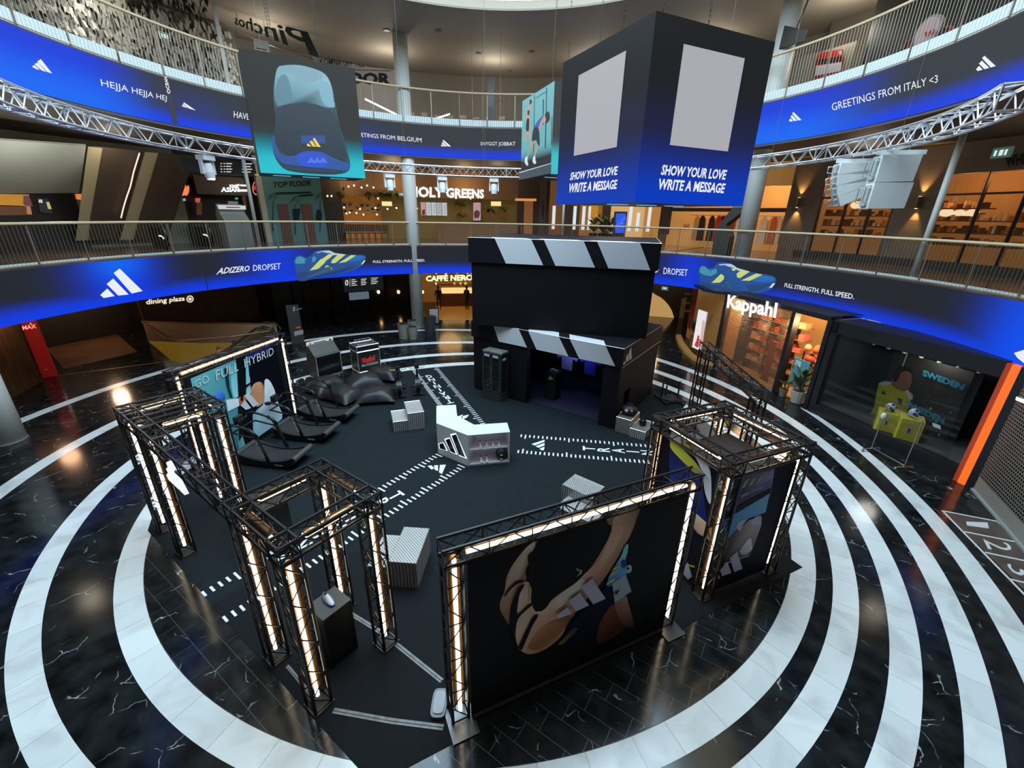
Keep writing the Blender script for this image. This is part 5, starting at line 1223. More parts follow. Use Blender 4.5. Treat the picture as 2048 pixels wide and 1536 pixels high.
# clothes rack on the right rings
rk = thing('clothes_rack', 'empty wheeled steel clothes rack on the white rings before the sports shop', 'rack', (11.15,11.0,0))
q0, q1 = Vector((10.95,11.55,0)), Vector((11.45,10.55,0)); q0 = Vector((*gp(1741,902).to_2d(),0)); q1 = Vector((*gp(1806,939).to_2d(),0)); dd = (q1-q0).normalized(); nn = Vector((-dd.y,dd.x,0))
for q in (q0,q1):
    MB().tube(q+Z*.09, q+Z*1.55, .018, 8).build('upright', STEEL, rk); MB().tube(q-nn*.28+Z*.09, q+nn*.28+Z*.09, .022, 8).build('foot', STEEL, rk)
    for s in (-1,1): MB().ball(q+nn*.28*s+Z*.045, .04, (1,1,1), 8, 6).build('castor', M('castor_grey', (.2,.2,.2), .4), rk, True)
MB().tube(q0+Z*.12, q1+Z*.12, .018, 8).build('lower_bar', STEEL, rk); MB().tube(q0+Z*1.55, q1+Z*1.55, .018, 8).build('top_bar', STEEL, rk)
MB().ball(q0+Z*1.2, .09, (.8,.8,1.2), 8, 6).build('hanging_tag', WHITE, rk)
# hanging loudspeakers at right
SPK = M('loudspeaker_white', (.66,.70,.68), .45)
def speakers(label, top, rows, w_, hh, curve):
    """column of cabinets hung on the ring truss; side faces the hall"""
    p = Vector(top); t = thing('line_array_speaker', label, 'loudspeaker', tuple(p)); d = Vector((.96,-.28,0)).normalized(); n = Vector((d.y,-d.x,0))
    MB().obox(p-d*.05+Z*.02-n*.03, d*(w_+.2), n*.06, Z*.1).build('hanging_bar', SPK, t)
    for x in (.1,w_*.75): MB().tube(p+d*x+Z*.12, p+d*x+Z*.5, .012, 5).build('chain', STEEL, t)
    c = p.copy(); ang = 0.
    for k in range(rows):
        u = d*math.cos(ang)+Z*math.sin(ang); v = -Z*math.cos(ang)+d*math.sin(ang)
        q = [c, c+u*w_, c+u*(w_*.96)+v*hh*.97, c+v*hh]
        cb = MB().extr([x-n*.25 for x in q], n*.5).build('cabinet', SPK, t)
        MB().obox(c+u*-.05+v*(hh*.1)-n*.15, u*.05, v*hh*.8, n*.3).build('grille', M('speaker_grille', (.3,.32,.31), .6), cb)
        for s in (-.2,.2): MB().path([c-u*.03+v*hh*.18+n*s, c-u*.14+v*hh*.2+n*s, c-u*.14+v*hh*.75+n*s, c-u*.03+v*hh*.78+n*s], .014, 6).build('handle', SPK, cb, True)
        c = c+v*(hh+.005); ang += curve
    return t
pz = onvert(1757, 312, (8.2,15.0), (9.4,10.0)); pz2 = onvert(1676, 328, (8.0,15.2), (9.4,10.0))
speakers('tall pair of white loudspeaker cabinets hanging from the ring truss', (pz.x,pz.y,pz.z), 2, .8, .6, 0.0)
speakers('curved column of four small white loudspeakers hanging from the ring truss', (pz2.x,pz2.y,pz2.z), 4, .72, .27, R_(9))
# ================================================================== GROUND FLOOR SHOPS
V2 = lambda p: Vector((p[0], p[1], 0))
GLASS = M('shop_glass', (.02,.022,.025), .03, alpha=.14)
WOOD = M('brown_wood_panel', (.10,.048,.020), .5, noise=.35, nscale=3)
DARKW = M('dark_arcade_wall', (.016,.013,.011), .6, noise=.3, nscale=2)
def wall_line(name, a, b, z0, z1, th, mat, parent=None):
    a, b = V2(a), V2(b); d = (b-a).normalized(); n = Vector((-d.y,d.x,0)); return struct(name, MB().obox(a+Z*z0, b-a, n*th, Z*(z1-z0)), mat, parent)
struct('wall_rear', MB().arc(C1, 23.5, 23.8, 0, 3.35, R_(48), R_(205), 70), DARKW)
# left wood wall, panel by panel
wl = bpy.data.objects.new('wall_left', None); COL.objects.link(wl); wl['kind'] = 'structure'
pts = [gp(-60,845), gp(0,810), gp(30,795), gp(60,778), gp(84,764)]
for k, (a, b) in enumerate(zip(pts, pts[1:])):
    a, b = V2(a), V2(b)
    for q in range(3):
        s0 = a.lerp(b, q/3+.01); s1 = a.lerp(b, (q+1)/3-.01); d = (s1-s0).normalized(); n = Vector((-d.y,d.x,0)); MB().obox(s0+Z*.01, s1-s0, n*.12, Z*3.3).build('wood_panel', WOOD, wl)
# light brown arcade floor and dark border
bf = [gp(128,738), gp(275,704), gp(238,672), gp(160,628), gp(70,640), gp(96,700)]
MB().prism([(p.x,p.y) for p in bf], .0, .004).build('arcade_floor_inlay', M('arcade_floor_brown', (.15,.085,.05), .3, noise=.25, nscale=1.), fl)
q = [gp(112,752), gp(345,722)]; a, b = V2(q[0]), V2(q[1]); d = (b-a).normalized(); n = Vector((-d.y,d.x,0)); MB().obox(a, b-a, n*.07, Z*.004).build('floor_strip', M('brass_strip', (.3,.2,.12), .35), fl)
point('arcade_lamp', (-21,21,2.9), 150, (1,.6,.35), .3); point('arcade_lamp', (-18.2,15.2,3.0), 45, (1,.55,.3), .3); point('arcade_lamp', (-13.5,20.5,3.1), 12, (1,.7,.4), .3)
# red pylon
mx_ = thing('fast_food_pylon', 'tall red advertising pylon with glowing lettering at the left', 'sign', tuple(V2(gp(98,754))))
a, b = V2(gp(86,756)), V2(gp(113,752)); d = (b-a).normalized(); n = Vector((-d.y,d.x,0)); MB().obox(a+Z*.01, b-a, n*.4, Z*3.25).build('pylon_body', M('pylon_red', (.30,.012,.012), .45, emit=(.3,.008,.008), es=.25), mx_)
A = planeart((a-n*.01).to_2d(), (b-n*.01).to_2d()); A.text('MAX', [(46,660),(73,656),(71,648),(44,652)], E('neon_red', (1.0,.25,.22), 1.6), .02); A.poly([(88,738),(95,738),(95,741),(88,741)], P((210,190,190))); A.poly([(58,650),(61,645),(65,649),(61,647)], E('neon_red', (1.0,.25,.22), 1.6)); A.done('pylon_print', mx_)
# stairwell: pit, glass balustrade, escalators, two riders
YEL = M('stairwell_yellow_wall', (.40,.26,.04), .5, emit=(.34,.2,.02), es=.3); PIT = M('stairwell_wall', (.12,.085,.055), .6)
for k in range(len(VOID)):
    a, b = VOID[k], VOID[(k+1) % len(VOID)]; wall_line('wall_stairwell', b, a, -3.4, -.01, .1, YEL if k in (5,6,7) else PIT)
struct('floor_lower', MB().prism(VOID, -3.5, -3.4), PIT)
VC = gp(440,702)
point('stairwell_lamp', (VC.x,VC.y,-.8), 60, (1,.75,.35), .4)
sb = thing('stairwell_balustrade', 'glass balustrade with brown rail around the escalator opening at left', 'balustrade', (VC.x,VC.y,0)); BRN = M('brown_handrail', (.16,.08,.035), .4)
MB().path([Vector((*p,1.05)) for p in VOID[:6]], .045, 8).build('handrail', BRN, sb)
for k in range(5):
    a, b = V2(VOID[k]), V2(VOID[k+1]); m = max(1, round((b-a).length/1.6))
    for q in range(m):
        s0, s1 = a.lerp(b, q/m+.01), a.lerp(b, (q+1)/m-.01); MB().add([s0+Z*.02, s1+Z*.02, s1+Z*1.0, s0+Z*1.0], [(0,1,2,3)]).build('glass_pane', M('balustrade_glass', (.12,.09,.06), .05, alpha=.22), sb)
par = bpy.data.objects.new('wall_parapet', None); COL.objects.link(par); par['kind'] = 'structure'
for k in (5,6,7):
    a, b = V2(VOID[k]), V2(VOID[(k+1) % len(VOID)]); d = (b-a).normalized(); n = Vector((d.y,-d.x,0)); MB().obox(a+n*.02, b-a, n*.12, Z*1.0).build('parapet_panel', M('parapet_beige', (.34,.25,.18), .6), par); MB().tube(a+n*.08+Z*1.03, b+n*.08+Z*1.03, .045, 8).build('parapet_rail', BRN, par)
point('stairwell_lamp', (VC.x+1,VC.y+.5,2.6), 30, (1,.75,.5), .4)
ESB = M('escalator_black', (.012,.012,.012), .35)
def escalator(label, o, d, L, drop, wd=.8):
    o = Vector(o); d = V2(d).normalized(); n = Vector((-d.y,d.x,0)); t = thing('escalator', label, 'escalator', tuple(o))
    e = o+d*L+Z*drop
    mb = MB(); ns = 16
    for i in range(ns):
        p = o+d*(L*i/ns)+Z*(drop*i/ns-.15); mb.obox(p-n*wd/2, d*(L/ns), n*wd, Z*.15)
    mb.build('steps', M('escalator_steps', (.09,.085,.075), .5), t)
    for s in (-1,1):
        a = o+n*s*(wd/2+.08); b = e+n*s*(wd/2+.08)
        MB().extr([a-d*.5+Z*-.1, a+Z*-.1, b+Z*-.1, b+Z*.75, a+Z*.85, a-d*.5+Z*.85], n*.03).build('side_panel', M('escalator_glass', (.10,.08,.03), .1, alpha=.6), t)
        MB().path([a-d*.2-Z*.05, a-d*.6+Z*.25, a-d*.7+Z*.6, a-d*.5+Z*.9, a-d*.1+Z*.98, a+d*.2+Z*.9, b+Z*.85], .05, 8).build('handrail', ESB, t, True)
    return t
eo = gp(520,699); ed = (V2(gp(400,706))-V2(eo)).normalized(); en = Vector((ed.y,-ed.x,0))
escalator('black-railed escalator going down in the stairwell, nearer one', (eo.x,eo.y,.02), ed, 5., -3.2)
eo2 = V2(eo)+en*1.3; escalator('black-railed escalator going down in the stairwell, farther one', (eo2.x,eo2.y,.02), ed, 5., -3.2)
def rider(px, py, base, off):
    d = ray(px, py); pb = V2(base); t_ = (pb-V2(CAMP)).length/V2(d).length; q = CAMP+d*t_; return (q.x, q.y, q.z-1.64)
def person(label, p, face, shirt, hair, h=1.72, skinc=(.42,.25,.17), trousers=(.02,.02,.025)):
    """standing figure: skinned body, clothes, head with face"""
    t = thing('person', label, 'person', p, face); s = h/1.75
    J = {'pel':(0,0,.95,.135),'wst':(0,.0,1.1,.125),'chs':(0,.0,1.33,.155),'nck':(0,-.01,1.5,.06),'hd0':(0,.0,1.58,.085),'hd1':(0,.01,1.68,.098),'top':(0,0,1.74,.07),
         'sl':(.18,0,1.42,.065),'el':(.24,-.02,1.15,.048),'wl':(.22,.14,.98,.036),'sr':(-.18,0,1.42,.065),'er':(-.24,-.02,1.15,.048),'wr':(-.22,.14,.98,.036),
         'hl':(.095,0,.88,.095),'kl':(.1,.02,.5,.065),'al':(.1,-.02,.09,.045),'tl':(.1,.14,.04,.04),'hr':(-.095,0,.88,.095),'kr':(-.1,.02,.5,.065),'ar':(-.1,-.02,.09,.045),'tr':(-.1,.14,.04,.04),
         'fl':(.22,.2,.94,.03),'fr':(-.22,.2,.94,.03)}
    Eg = [('pel','wst'),('wst','chs'),('chs','nck'),('nck','hd0'),('hd0','hd1'),('hd1','top'),('chs','sl'),('sl','el'),('el','wl'),('wl','fl'),('chs','sr'),('sr','er'),('er','wr'),('wr','fr'),('pel','hl'),('hl','kl'),('kl','al'),('al','tl'),('pel','hr'),('hr','kr'),('kr','ar'),('ar','tr')]
    ks_ = list(J); me = bpy.data.meshes.new('body'); me.from_pydata([tuple(c*s for c in J[k][:3]) for k in ks_], [(ks_.index(a), ks_.index(b)) for a, b in Eg], [])
    o = bpy.data.objects.new('body', me); COL.objects.link(o); o.parent = t
    sk = o.modifiers.new('skin', 'SKIN'); sv = me.skin_vertices[0].data
    for i, k in enumerate(ks_): sv[i].radius = (J[k][3]*s, J[k][3]*s*.85)
    sv[0].use_root = True; o.modifiers.new('sub', 'SUBSURF').levels = 1
    ms, mt, mk = M('cloth_%s' % label[:12], shirt, .8), M('trousers_dark', trousers, .8), M('skin_%d' % int(skinc[0]*100), skinc, .55)
    # shirt and trousers by height through a simple node split
    nt = None
    m = bpy.data.materials.new('figure'); m.use_nodes = True; nt = m.node_tree; b = nt.nodes['Principled BSDF']; tc = nt.nodes.new('ShaderNodeTexCoord'); sx = nt.nodes.new('ShaderNodeSeparateXYZ'); cr = nt.nodes.new('ShaderNodeValToRGB'); mr = nt.nodes.new('ShaderNodeMath'); mr.operation = 'DIVIDE'; mr.inputs[1].default_value = 2.
    nt.links.new(tc.outputs['Object'], sx.inputs[0]); nt.links.new(sx.outputs[2], mr.inputs[0]); nt.links.new(mr.outputs[0], cr.inputs['Fac']); cr.color_ramp.interpolation = 'CONSTANT'
    e = cr.color_ramp.elements; e[0].color = (*trousers,1); e[1].position = .96*s/2; e[1].color = (*shirt,1); e2 = cr.color_ramp.elements.new(1.475*s/2); e2.color = (*skinc,1)
    nt.links.new(cr.outputs['Color'], b.inputs['Base Color']); me.materials.append(m)
    hr_ = MB().ball((0,-.018*s,1.70*s), .108*s, (.95,1.02,.85), 12, 8); ho = hr_.build('hair', M('hair_%d' % int(hair[0]*1000), hair, .7), None, True); ho.parent = t
    for sx_ in (-1,1): ey = MB().ball((sx_*.034*s,.088*s,1.655*s), .011*s, (1,1,1), 8, 5).build('eye', BLK); ey.parent = t
    ns_ = MB().ball((0,.098*s,1.625*s), .018*s, (.7,1,1.4), 8, 5).build('nose', mk, None, True); ns_.parent = t
    mo = MB().box((0,.088*s,1.585*s), (.045*s,.01*s,.008*s)).build('mouth', M('lip', (.25,.09,.07), .6)); mo.parent = t
    return t
hb = V2(eo)+ed*2.6; person('person with a bare head and dark top riding the nearer escalator', rider(437,698,hb,0), R_(200), (.05,.05,.05), (.10,.06,.04))
hb = V2(eo2)+ed*1.9; person('person with a dark cap and dark top riding the farther escalator', rider(467,685,hb,0), R_(200), (.03,.03,.035), (.012,.012,.014))
# dining plaza sign on a brown wall
dw = thing('plaza_wall_sign', 'brown wall panel with glowing cream dining plaza lettering', 'sign', (-19,29,0)); cA = cylart(C1, 21.5)
MB().arc(C1, 21.55, 21.7, .0, 3.34, cyltz(520,620,C1,21.5)[0], cyltz(282,620,C1,21.5)[0], 10).build('panel', M('plaza_wall', (.045,.022,.012), .6, noise=.3, nscale=3), dw)
CRM = E('cream_letters', (1,.86,.66), 1.3); cA.text('dining plaza', [(293,612),(369,604),(370,592),(292,599)], CRM, .012)
rg = [(380+7*math.cos(t)*1.0, 598+7*math.sin(t)) for t in [2*PI*i/16 for i in range(16)]]; ri = [(380+5.6*math.cos(t), 598+5.6*math.sin(t)) for t in [2*PI*i/16 for i in range(16)]]
cA.put(rg+ri, [(i,(i+1) % 16,16+(i+1) % 16,16+i) for i in range(16)], CRM)
for k in range(3): t_ = PI*k/3; cA.poly([(380+4.5*math.cos(t_)-.6*math.sin(t_),598+4.5*math.sin(t_)+.6*math.cos(t_)),(380+4.5*math.cos(t_)+.6*math.sin(t_),598+4.5*math.sin(t_)-.6*math.cos(t_)),(380-4.5*math.cos(t_)+.6*math.sin(t_),598-4.5*math.sin(t_)-.6*math.cos(t_)),(380-4.5*math.cos(t_)-.6*math.sin(t_),598-4.5*math.sin(t_)+.6*math.cos(t_))], CRM)
cA.done('lettering', dw)
# closed dark shops in the middle
ds = thing('closed_shopfront', 'dark closed shopfront behind the floor directory totem', 'shopfront', (-9,32,0)); t_a, t_b = cyltz(840,600,C1,21)[0], cyltz(545,600,C1,21)[0]
n_p = 8
for k in range(n_p):
    a0 = t_a+(t_b-t_a)*k/n_p; a1 = t_a+(t_b-t_a)*(k+1)/n_p; MB().arc(C1, 21, 21.1, .0, 3.34, a0+.002, a1-.002, 2).build('shopfront_panel', M('black_shop_panel', (.010,.009,.009), .3), ds)
cA = cylart(C1, 20.98); cA.poly([(604,574),(655,570),(666,588),(612,600)], P((62,58,54)))
for k in range(4): cA.poly([(604,583+7*k),(611,582+7*k),(611,587+7*k),(604,588+7*k)], P((36,35,35))); cA.poly([(624,580+8*k),(630,579+8*k),(630,585+8*k),(624,586+8*k)], P((36,35,35)))
cA.poly([(775,575),(787,574),(789,597),(777,598)], P((62,52,44))); cA.done('shop_print', ds)['kind'] = 'stuff'
for px, py in ((757,584),(797,584),(845,584)):
    p = cyl(px, py, C1, 20.85); wl_ = thing('wall_lamp', {757:'glowing amber wall lamp left of the dark poster',797:'glowing amber wall lamp right of the dark poster',845:'glowing amber wall lamp beside the white column'}[px], 'lamp', tuple(p)); MB().ball(p, .11, (1,1,1.2), 10, 6).build('globe', E('amber_globe', (1,.55,.2), 4.), wl_, True); MB().tube(p-Z*.12, p-Z*.3, .02, 6).build('bracket', BLK, wl_)
# hanging directory
hdn = thing('hanging_directory', 'black hanging directory board with a big zero under the ribbon screen', 'sign', tuple(cyl(725,565,C1,13.4))); cA = cylart(C1, 13.2)
a0, z0_ = cyltz(767,574,C1,13.3); a1, z1_ = cyltz(684,551,C1,13.3)
MB().arc(C1, 13.25, 13.4, 2.55, 3.28, a0, a1, 6).build('board', M('directory_black', (.012,.012,.012), .3), hdn)
DT = E('directory_text', (.7,.7,.68), .9); cA.text('0', [(690,572),(697,571),(697,559),(690,560)], DT, .02); cA.poly([(699.5,558),(700.3,558),(700.3,573),(699.5,573)], DT)
for k in range(4):
    cA.poly([(703,559+3.6*k),(703+8+3*(k % 2),558.6+3.6*k),(703+8+3*(k % 2),560+3.6*k),(703,560.6+3.6*k)], DT); cA.poly([(722,558+3.6*k),(733-2*(k % 2),557+3.6*k),(733-2*(k % 2),558.6+3.6*k),(722,559.6+3.6*k)], DT); cA.poly([(742,556+3.6*k),(756-3*(k % 2),555+3.6*k),(756-3*(k % 2),556.4+3.6*k),(742,557.4+3.6*k)], DT)
cA.done('directory_text', hdn)
a0 = cyltz(737,585,C1,13.3)[0]; a1 = cyltz(697,585,C1,13.3)[0]; MB().arc(C1, 13.25, 13.32, 2.1, 2.5, a0, a1, 4).build('picture_panel', P((120,124,130)), hdn)
# coffee bar
cb = thing('coffee_bar', 'warm lit coffee bar with glowing yellow sign behind the pavilion', 'shop', (-4.5,31,0)); AMB = M('coffee_floor', (.42,.19,.04), .35, noise=.5, nscale=9, emit=(.5,.2,.03), es=.25)  # warm lamplight painted into the floor as glow
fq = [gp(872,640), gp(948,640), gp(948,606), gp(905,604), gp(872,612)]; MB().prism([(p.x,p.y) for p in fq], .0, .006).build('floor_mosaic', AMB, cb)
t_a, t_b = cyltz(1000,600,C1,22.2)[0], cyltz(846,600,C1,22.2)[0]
MB().arc(C1, 22.2, 22.3, 0, 3.34, t_a, t_b, 8).build('back_wall', M('coffee_back', (.16,.07,.02), .6, emit=(.5,.2,.04), es=.22), cb)  # shop light put into the wall's own emission
for z in (1.35,1.75,2.15,2.55): MB().arc(C1, 21.9, 22.2, z, z+.03, cyltz(960,590,C1,22.)[0], cyltz(868,590,C1,22.)[0], 6).build('shelf', WOOD, cb)
MB().arc(C1, 20.2, 20.9, 0, 1.0, cyltz(960,600,C1,20.5)[0], cyltz(880,600,C1,20.5)[0], 6).build('counter', M('coffee_counter', (.14,.06,.02), .4), cb); MB().arc(C1, 20.15, 20.9, 1.0, 1.32, cyltz(950,600,C1,20.5)[0], cyltz(884,600,C1,20.5)[0], 6).build('glass_display', E('warm_display', (1,.62,.22), 1.1), cb)
cA = cylart(C1, 19.2); cA.text('CAFFÈ NERO', [(852,563),(946,561),(946,546),(852,549)], E('yellow_letters', (.95,.92,.45), 1.5), .04); cA.done('shop_sign', cb)
rb_ = random.Random(5)
for k in range(26):
    z = [1.38,1.78,2.18,2.58][k % 4]; a_ = cyltz(872+rb_.uniform(0,80),590,C1,22.)[0]; p = Vector((C1[0]+22.02*math.cos(a_), C1[1]+22.02*math.sin(a_), z)); jr = thing('coffee_jar', 'small bright jar on the back shelves of the coffee bar', 'jar', tuple(p), 0, 'jars behind the coffee bar')
    MB().lathe(p, [(.07,0),(.07,.16),(.05,.2)], 8).build('jar_body', E('jar_amber_%d' % (k % 3), [(1,.5,.12),(.9,.75,.4),(.7,.25,.06)][k % 3], .8), jr); MB().lathe(p+Z*.2, [(.055,0),(.055,.03)], 8).build('lid', BLK, jr)
point('coffee_fill', tuple(Vector((C1[0]+19.5*math.cos(R_(101)), C1[1]+19.5*math.sin(R_(101)), 2.8))), 70, (1,.55,.2), .9)  # added point light giving the bar its glow, no fitting
p = cyl(878,612,C1,19.0); person('person in dark clothes standing at the coffee counter', (p.x,p.y,0), R_(10), (.02,.018,.016), (.03,.02,.015)); p = cyl(934,612,C1,19.0); person('person in dark clothes with long dark hair near the pavilion edge of the coffee bar', (p.x,p.y,0), R_(-30), (.015,.015,.015), (.02,.012,.01))
# corridor glimpsed right of the pavilion
co = thing('bright_corridor', 'warm lit corridor opening with curved dark surround right of the pavilion', 'corridor', (11.5,30,0))
q = [gp(1316,700), gp(1345,672), gp(1350,640), gp(1340,615), gp(1322,596)]
o = gp(1316,700); A = planeart((9.6,30.5), (13.2,29.5)); A.poly([(1290,720),(1330,712),(1346,680),(1350,650),(1344,622),(1330,602),(1312,590),(1290,590)], E('corridor_glow', (.62,.36,.13), .75), 2); A.done('painted_lit_floor', co)  # lit corridor floor painted as an upright glowing panel
MB().obox((9.4,30.6,0), (6,-1.6,0), (.05,.2,0), (0,0,3.34)).build('surround', M('corridor_surround', (.012,.010,.009), .5), co)
point('corridor_lamp', (9.5,27.5,2.6), 60, (1,.65,.3), .2)
# ------------------------------------------------------------------ clothing shop with roller shutter (right)
HF = 3.40
kp = thing('clothing_shop', 'warm lit clothing shop with roller shutter and white lettering at right', 'shop', (10.6,17,0))
K0, K1, K2 = Vector((9.62,19.45,0)), Vector((10.62,16.22,0)), Vector((10.97,14.62,0)); kd = (K1-K0).normalized(); kn = Vector((-kd.y,kd.x,0)); ke = (K2-K1).normalized()
def box_on(p, u, lu, v, lv, z0, z1, name, mat, par): return MB().obox(Vector(p)+Z*z0, Vector(u)*lu, Vector(v)*lv, Z*(z1-z0)).build(name, mat, par)
for p in (K0-kd*.1, K1, K2-ke*.1): box_on(p, kd, .16, kn, .3, .0, HF, 'black_post', BLK, kp)
box_on(K0-kd*.1, kd, (K1-K0).length+.2, kn, .5, HF-.05, HF+.1, 'head_beam', BLK, kp); box_on(K1, ke, (K2-K1).length, kn, .5, HF-.05, HF+.1, 'head_beam', BLK, kp)
mb = MB(); z = .12
while z < HF-.08: mb.obox(K0+kd*.1+kn*.08+Z*z, kd*((K1-K0).length-.12), kn*.012, Z*.036); z += .062
mb.build('shutter_slats', M('shutter_bronze', (.26,.15,.085), .4, .6), kp)['kind'] = 'stuff'
box_on(K0+kd*.1+kn*.06, kd, (K1-K0).length-.12, kn, .05, .0, .12, 'shutter_bottom_bar', M('shutter_bar', (.4,.38,.34), .4, .5), kp)
WARMW = M('shop_warm_wall', (.55,.30,.10), .7, emit=(.9,.42,.10), es=.28)  # warm shop light put into the wall colour as glow
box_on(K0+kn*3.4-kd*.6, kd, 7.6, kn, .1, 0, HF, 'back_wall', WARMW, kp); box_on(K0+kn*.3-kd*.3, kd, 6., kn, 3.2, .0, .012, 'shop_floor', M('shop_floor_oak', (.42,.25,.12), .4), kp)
box_on(K0+kn*.3-kd*.3, kd, 6., kn, 3.2, HF-.02, HF, 'shop_ceiling', M('shop_ceiling', (.5,.4,.3), .7), kp)
for k in range(3): box_on(K0+kd*(.35+k*1.05)+kn*1.35, kd, .03, kn, .5, .02, 2.6, 'shelf_upright', BLK, kp)
for z in (.45,.95,1.45,1.95,2.45): box_on(K0+kd*.35+kn*1.35, kd, 2.75, kn, .5, z, z+.03, 'shelf', M('shelf_oak', (.3,.16,.06), .5), kp)
GC = [(200,84,36),(214,120,60),(226,170,120),(190,70,74),(220,120,120),(180,150,120),(150,60,30),(232,200,160),(96,60,40),(206,96,84)]
rk_ = random.Random(11); ng = 0
for z in (.48,.98,1.48,1.98,2.48):
    x = .42
    while x < 2.95:
        w_ = rk_.uniform(.2,.34); hh = rk_.uniform(.10,.3); c = GC[rk_.randrange(len(GC))] if z > .9 else GC[rk_.choice((1,2,5,7))]
        p = K0+kd*x+kn*1.42; g_ = MB().obox(p+Z*z, kd*w_, kn*.34, Z*hh).build('garment_stack', P(c)); tag(g_, 'folded clothes on the %s shelf behind the shutter' % {.48:'lowest',.98:'second lowest',1.48:'middle',1.98:'second highest',2.48:'highest'}[z], 'clothes', 'clothes stacks behind the shutter'); x += w_+rk_.uniform(.02,.09); ng += 1
for k in range(4): point('shop_fill', tuple(K0+kd*(.4+k*1.2)+kn*.8+Z*2.9), 75, (1,.62,.3), .25)  # added lights behind the shutter for the shop's glow
sgk = thing('shop_letters', 'large glowing white Kappahl lettering above the roller shutter', 'sign', tuple(K0+kd*1.6+Z*2.6))
A = Art(lambda x, y: onplane(x, y, K0-kn*.06, kn), toward(-kn)); A.text('Kappahl', [(1453,623),(1550,645),(1556,606),(1456,589)], E('white_letters', (.95,.97,1.0), 1.6), .03); A.done('letters', sgk)
dl = thing('price_column_banner', 'tall dark red banner standing behind the roller shutter', 'banner', tuple(K0+kd*2.0+kn*.9)); box_on(K0+kd*1.95+kn*.9, kd, .35, kn, .04, .02, 1.75, 'banner_cloth', P((150,60,58)), dl); box_on(K0+kd*1.9+kn*.88, kd, .45, kn, .1, .0, .03, 'banner_foot', BLK, dl)
# doorway bay: board, pots, garments
bd = thing('sale_board', 'teal sale board with a white price card in the shop doorway', 'sign', tuple(K1+ke*.5+kn*.3)); A0 = K1+ke*.35+kn*.35; box_on(A0, ke, .72, kn, .03, .55, 1.62, 'board', P((98,150,152)), bd); box_on(A0+ke*.08-kn*.004, ke, .26, kn, .004, 1.32, 1.54, 'price_card', P((196,206,206)), bd)
A = Art(lambda x, y: onplane(x, y, A0-kn*.006, kn), toward(-kn)); A.text('25%', [(1583,735),(1594,737),(1594,731),(1583,729)], P((30,40,44)), .02); A.done('price_text', bd)
for x in (.05,.64): MB().tube(A0+ke*x+kn*.02+Z*.01, A0+ke*x+kn*.02+Z*.6, .015, 6).build('stand_leg', BLK, bd)
def potted(label, p, r, h, ph, nl, pc):
    t = thing('potted_plant', label, 'plant', tuple(p)); MB().lathe(p, [(r*.75,0.01),(r,h),(r*.9,h),(r*.85,h*.85)], 14).build('pot', P(pc), t); MB().lathe(Vector(p)+Z*h*.85, [(r*.85,0),(r*.8,.01)], 12).build('soil', M('soil', (.03,.02,.012), .9), t)
    rr = random.Random(int(r*100)+nl)
    for k in range(nl):
        a_ = 2.4*k; e_ = rr.uniform(.5,1.1); l_ = ph*rr.uniform(.4,.75); b = Vector(p)+Z*(h+ph*.5*rr.random()); dr = Vector((math.cos(a_)*math.cos(e_), math.sin(a_)*math.cos(e_), math.sin(e_))); sd2 = dr.cross(Z).normalized()*l_*.2
        MB().add([b, b+dr*l_*.5+sd2, b+dr*l_-Z*.05, b+dr*l_*.5-sd2], [(0,1,2,3)]).build('leaf', M('leaf_green_dark', (.035,.075,.02), .4), t)
    MB().tube(Vector(p)+Z*h*.8, Vector(p)+Z*(h+ph*.6), .02, 6).build('stem', M('stem_brown', (.08,.05,.03), .7), t)
potted('potted plant in a small grey pot at the shop doorway', K1+ke*.45+kn*.12+Z*.012, .16, .34, .5, 9, (120,124,104))
potted('potted plant in a large white pot at the shop doorway', K1+ke*1.05+kn*.22+Z*.012, .27, .5, 1.3, 14, (186,184,170))
for k in range(44):
    zz = [.66,1.06,1.46,1.86][k % 4]; p = K1+ke*(.08+.125*(k//4)+rk_.uniform(0,.05))+kn*rk_.uniform(1.2,1.7); c = [(214,110,60),(220,90,80),(226,120,110),(232,190,140),(200,70,50)][k % 5]
    g_ = MB().ball(p+Z*zz, .17, (.8,.8,.85), 8, 5).build('hanging_garment', P(c), None, True); tag(g_, 'bright garment piled on the display inside the shop doorway', 'clothes', 'garments in the doorway display')
dsp = thing('display_table', 'tiered oak display inside the shop doorway', 'table', tuple(K1+ke*.7+kn*1.5)); 
for z in (.5,.9,1.3,1.7): box_on(K1+ke*.0+kn*1.15, ke, 1.5, kn, .9, z, z+.03, 'tier', M('shelf_oak', (.3,.16,.06), .5), dsp)
for x in (.0,1.46): box_on(K1+ke*x+kn*1.15, ke, .04, kn, .04, .012, 1.73, 'leg', BLK, dsp)
hg = thing('hanging_trousers', 'brown trousers hanging high inside the shop doorway', 'clothes', tuple(K1+ke*.55+kn*1.9+Z*2.1)); box_on(K1+ke*.5+kn*1.9, ke, .22, kn, .05, 2.1, 2.95, 'trouser_leg', P((70,46,28)), hg); box_on(K1+ke*.76+kn*1.9, ke, .22, kn, .05, 2.1, 2.95, 'trouser_leg', P((70,46,28)), hg)
point('doorway_fill', tuple(K1+ke*.7+kn*.7+Z*2.9), 70, (1,.68,.36), .25)  # added light brightening the dark doorway
rf = [K0-kd*.1, K1, K2, K2+kn*1.5, K1+kn*1.5, K0-kd*.1+kn*1.5]; MB().prism([(p.x,p.y) for p in rf], HF+.1, HF+.12).build('roof_sheet', BLK, kp)
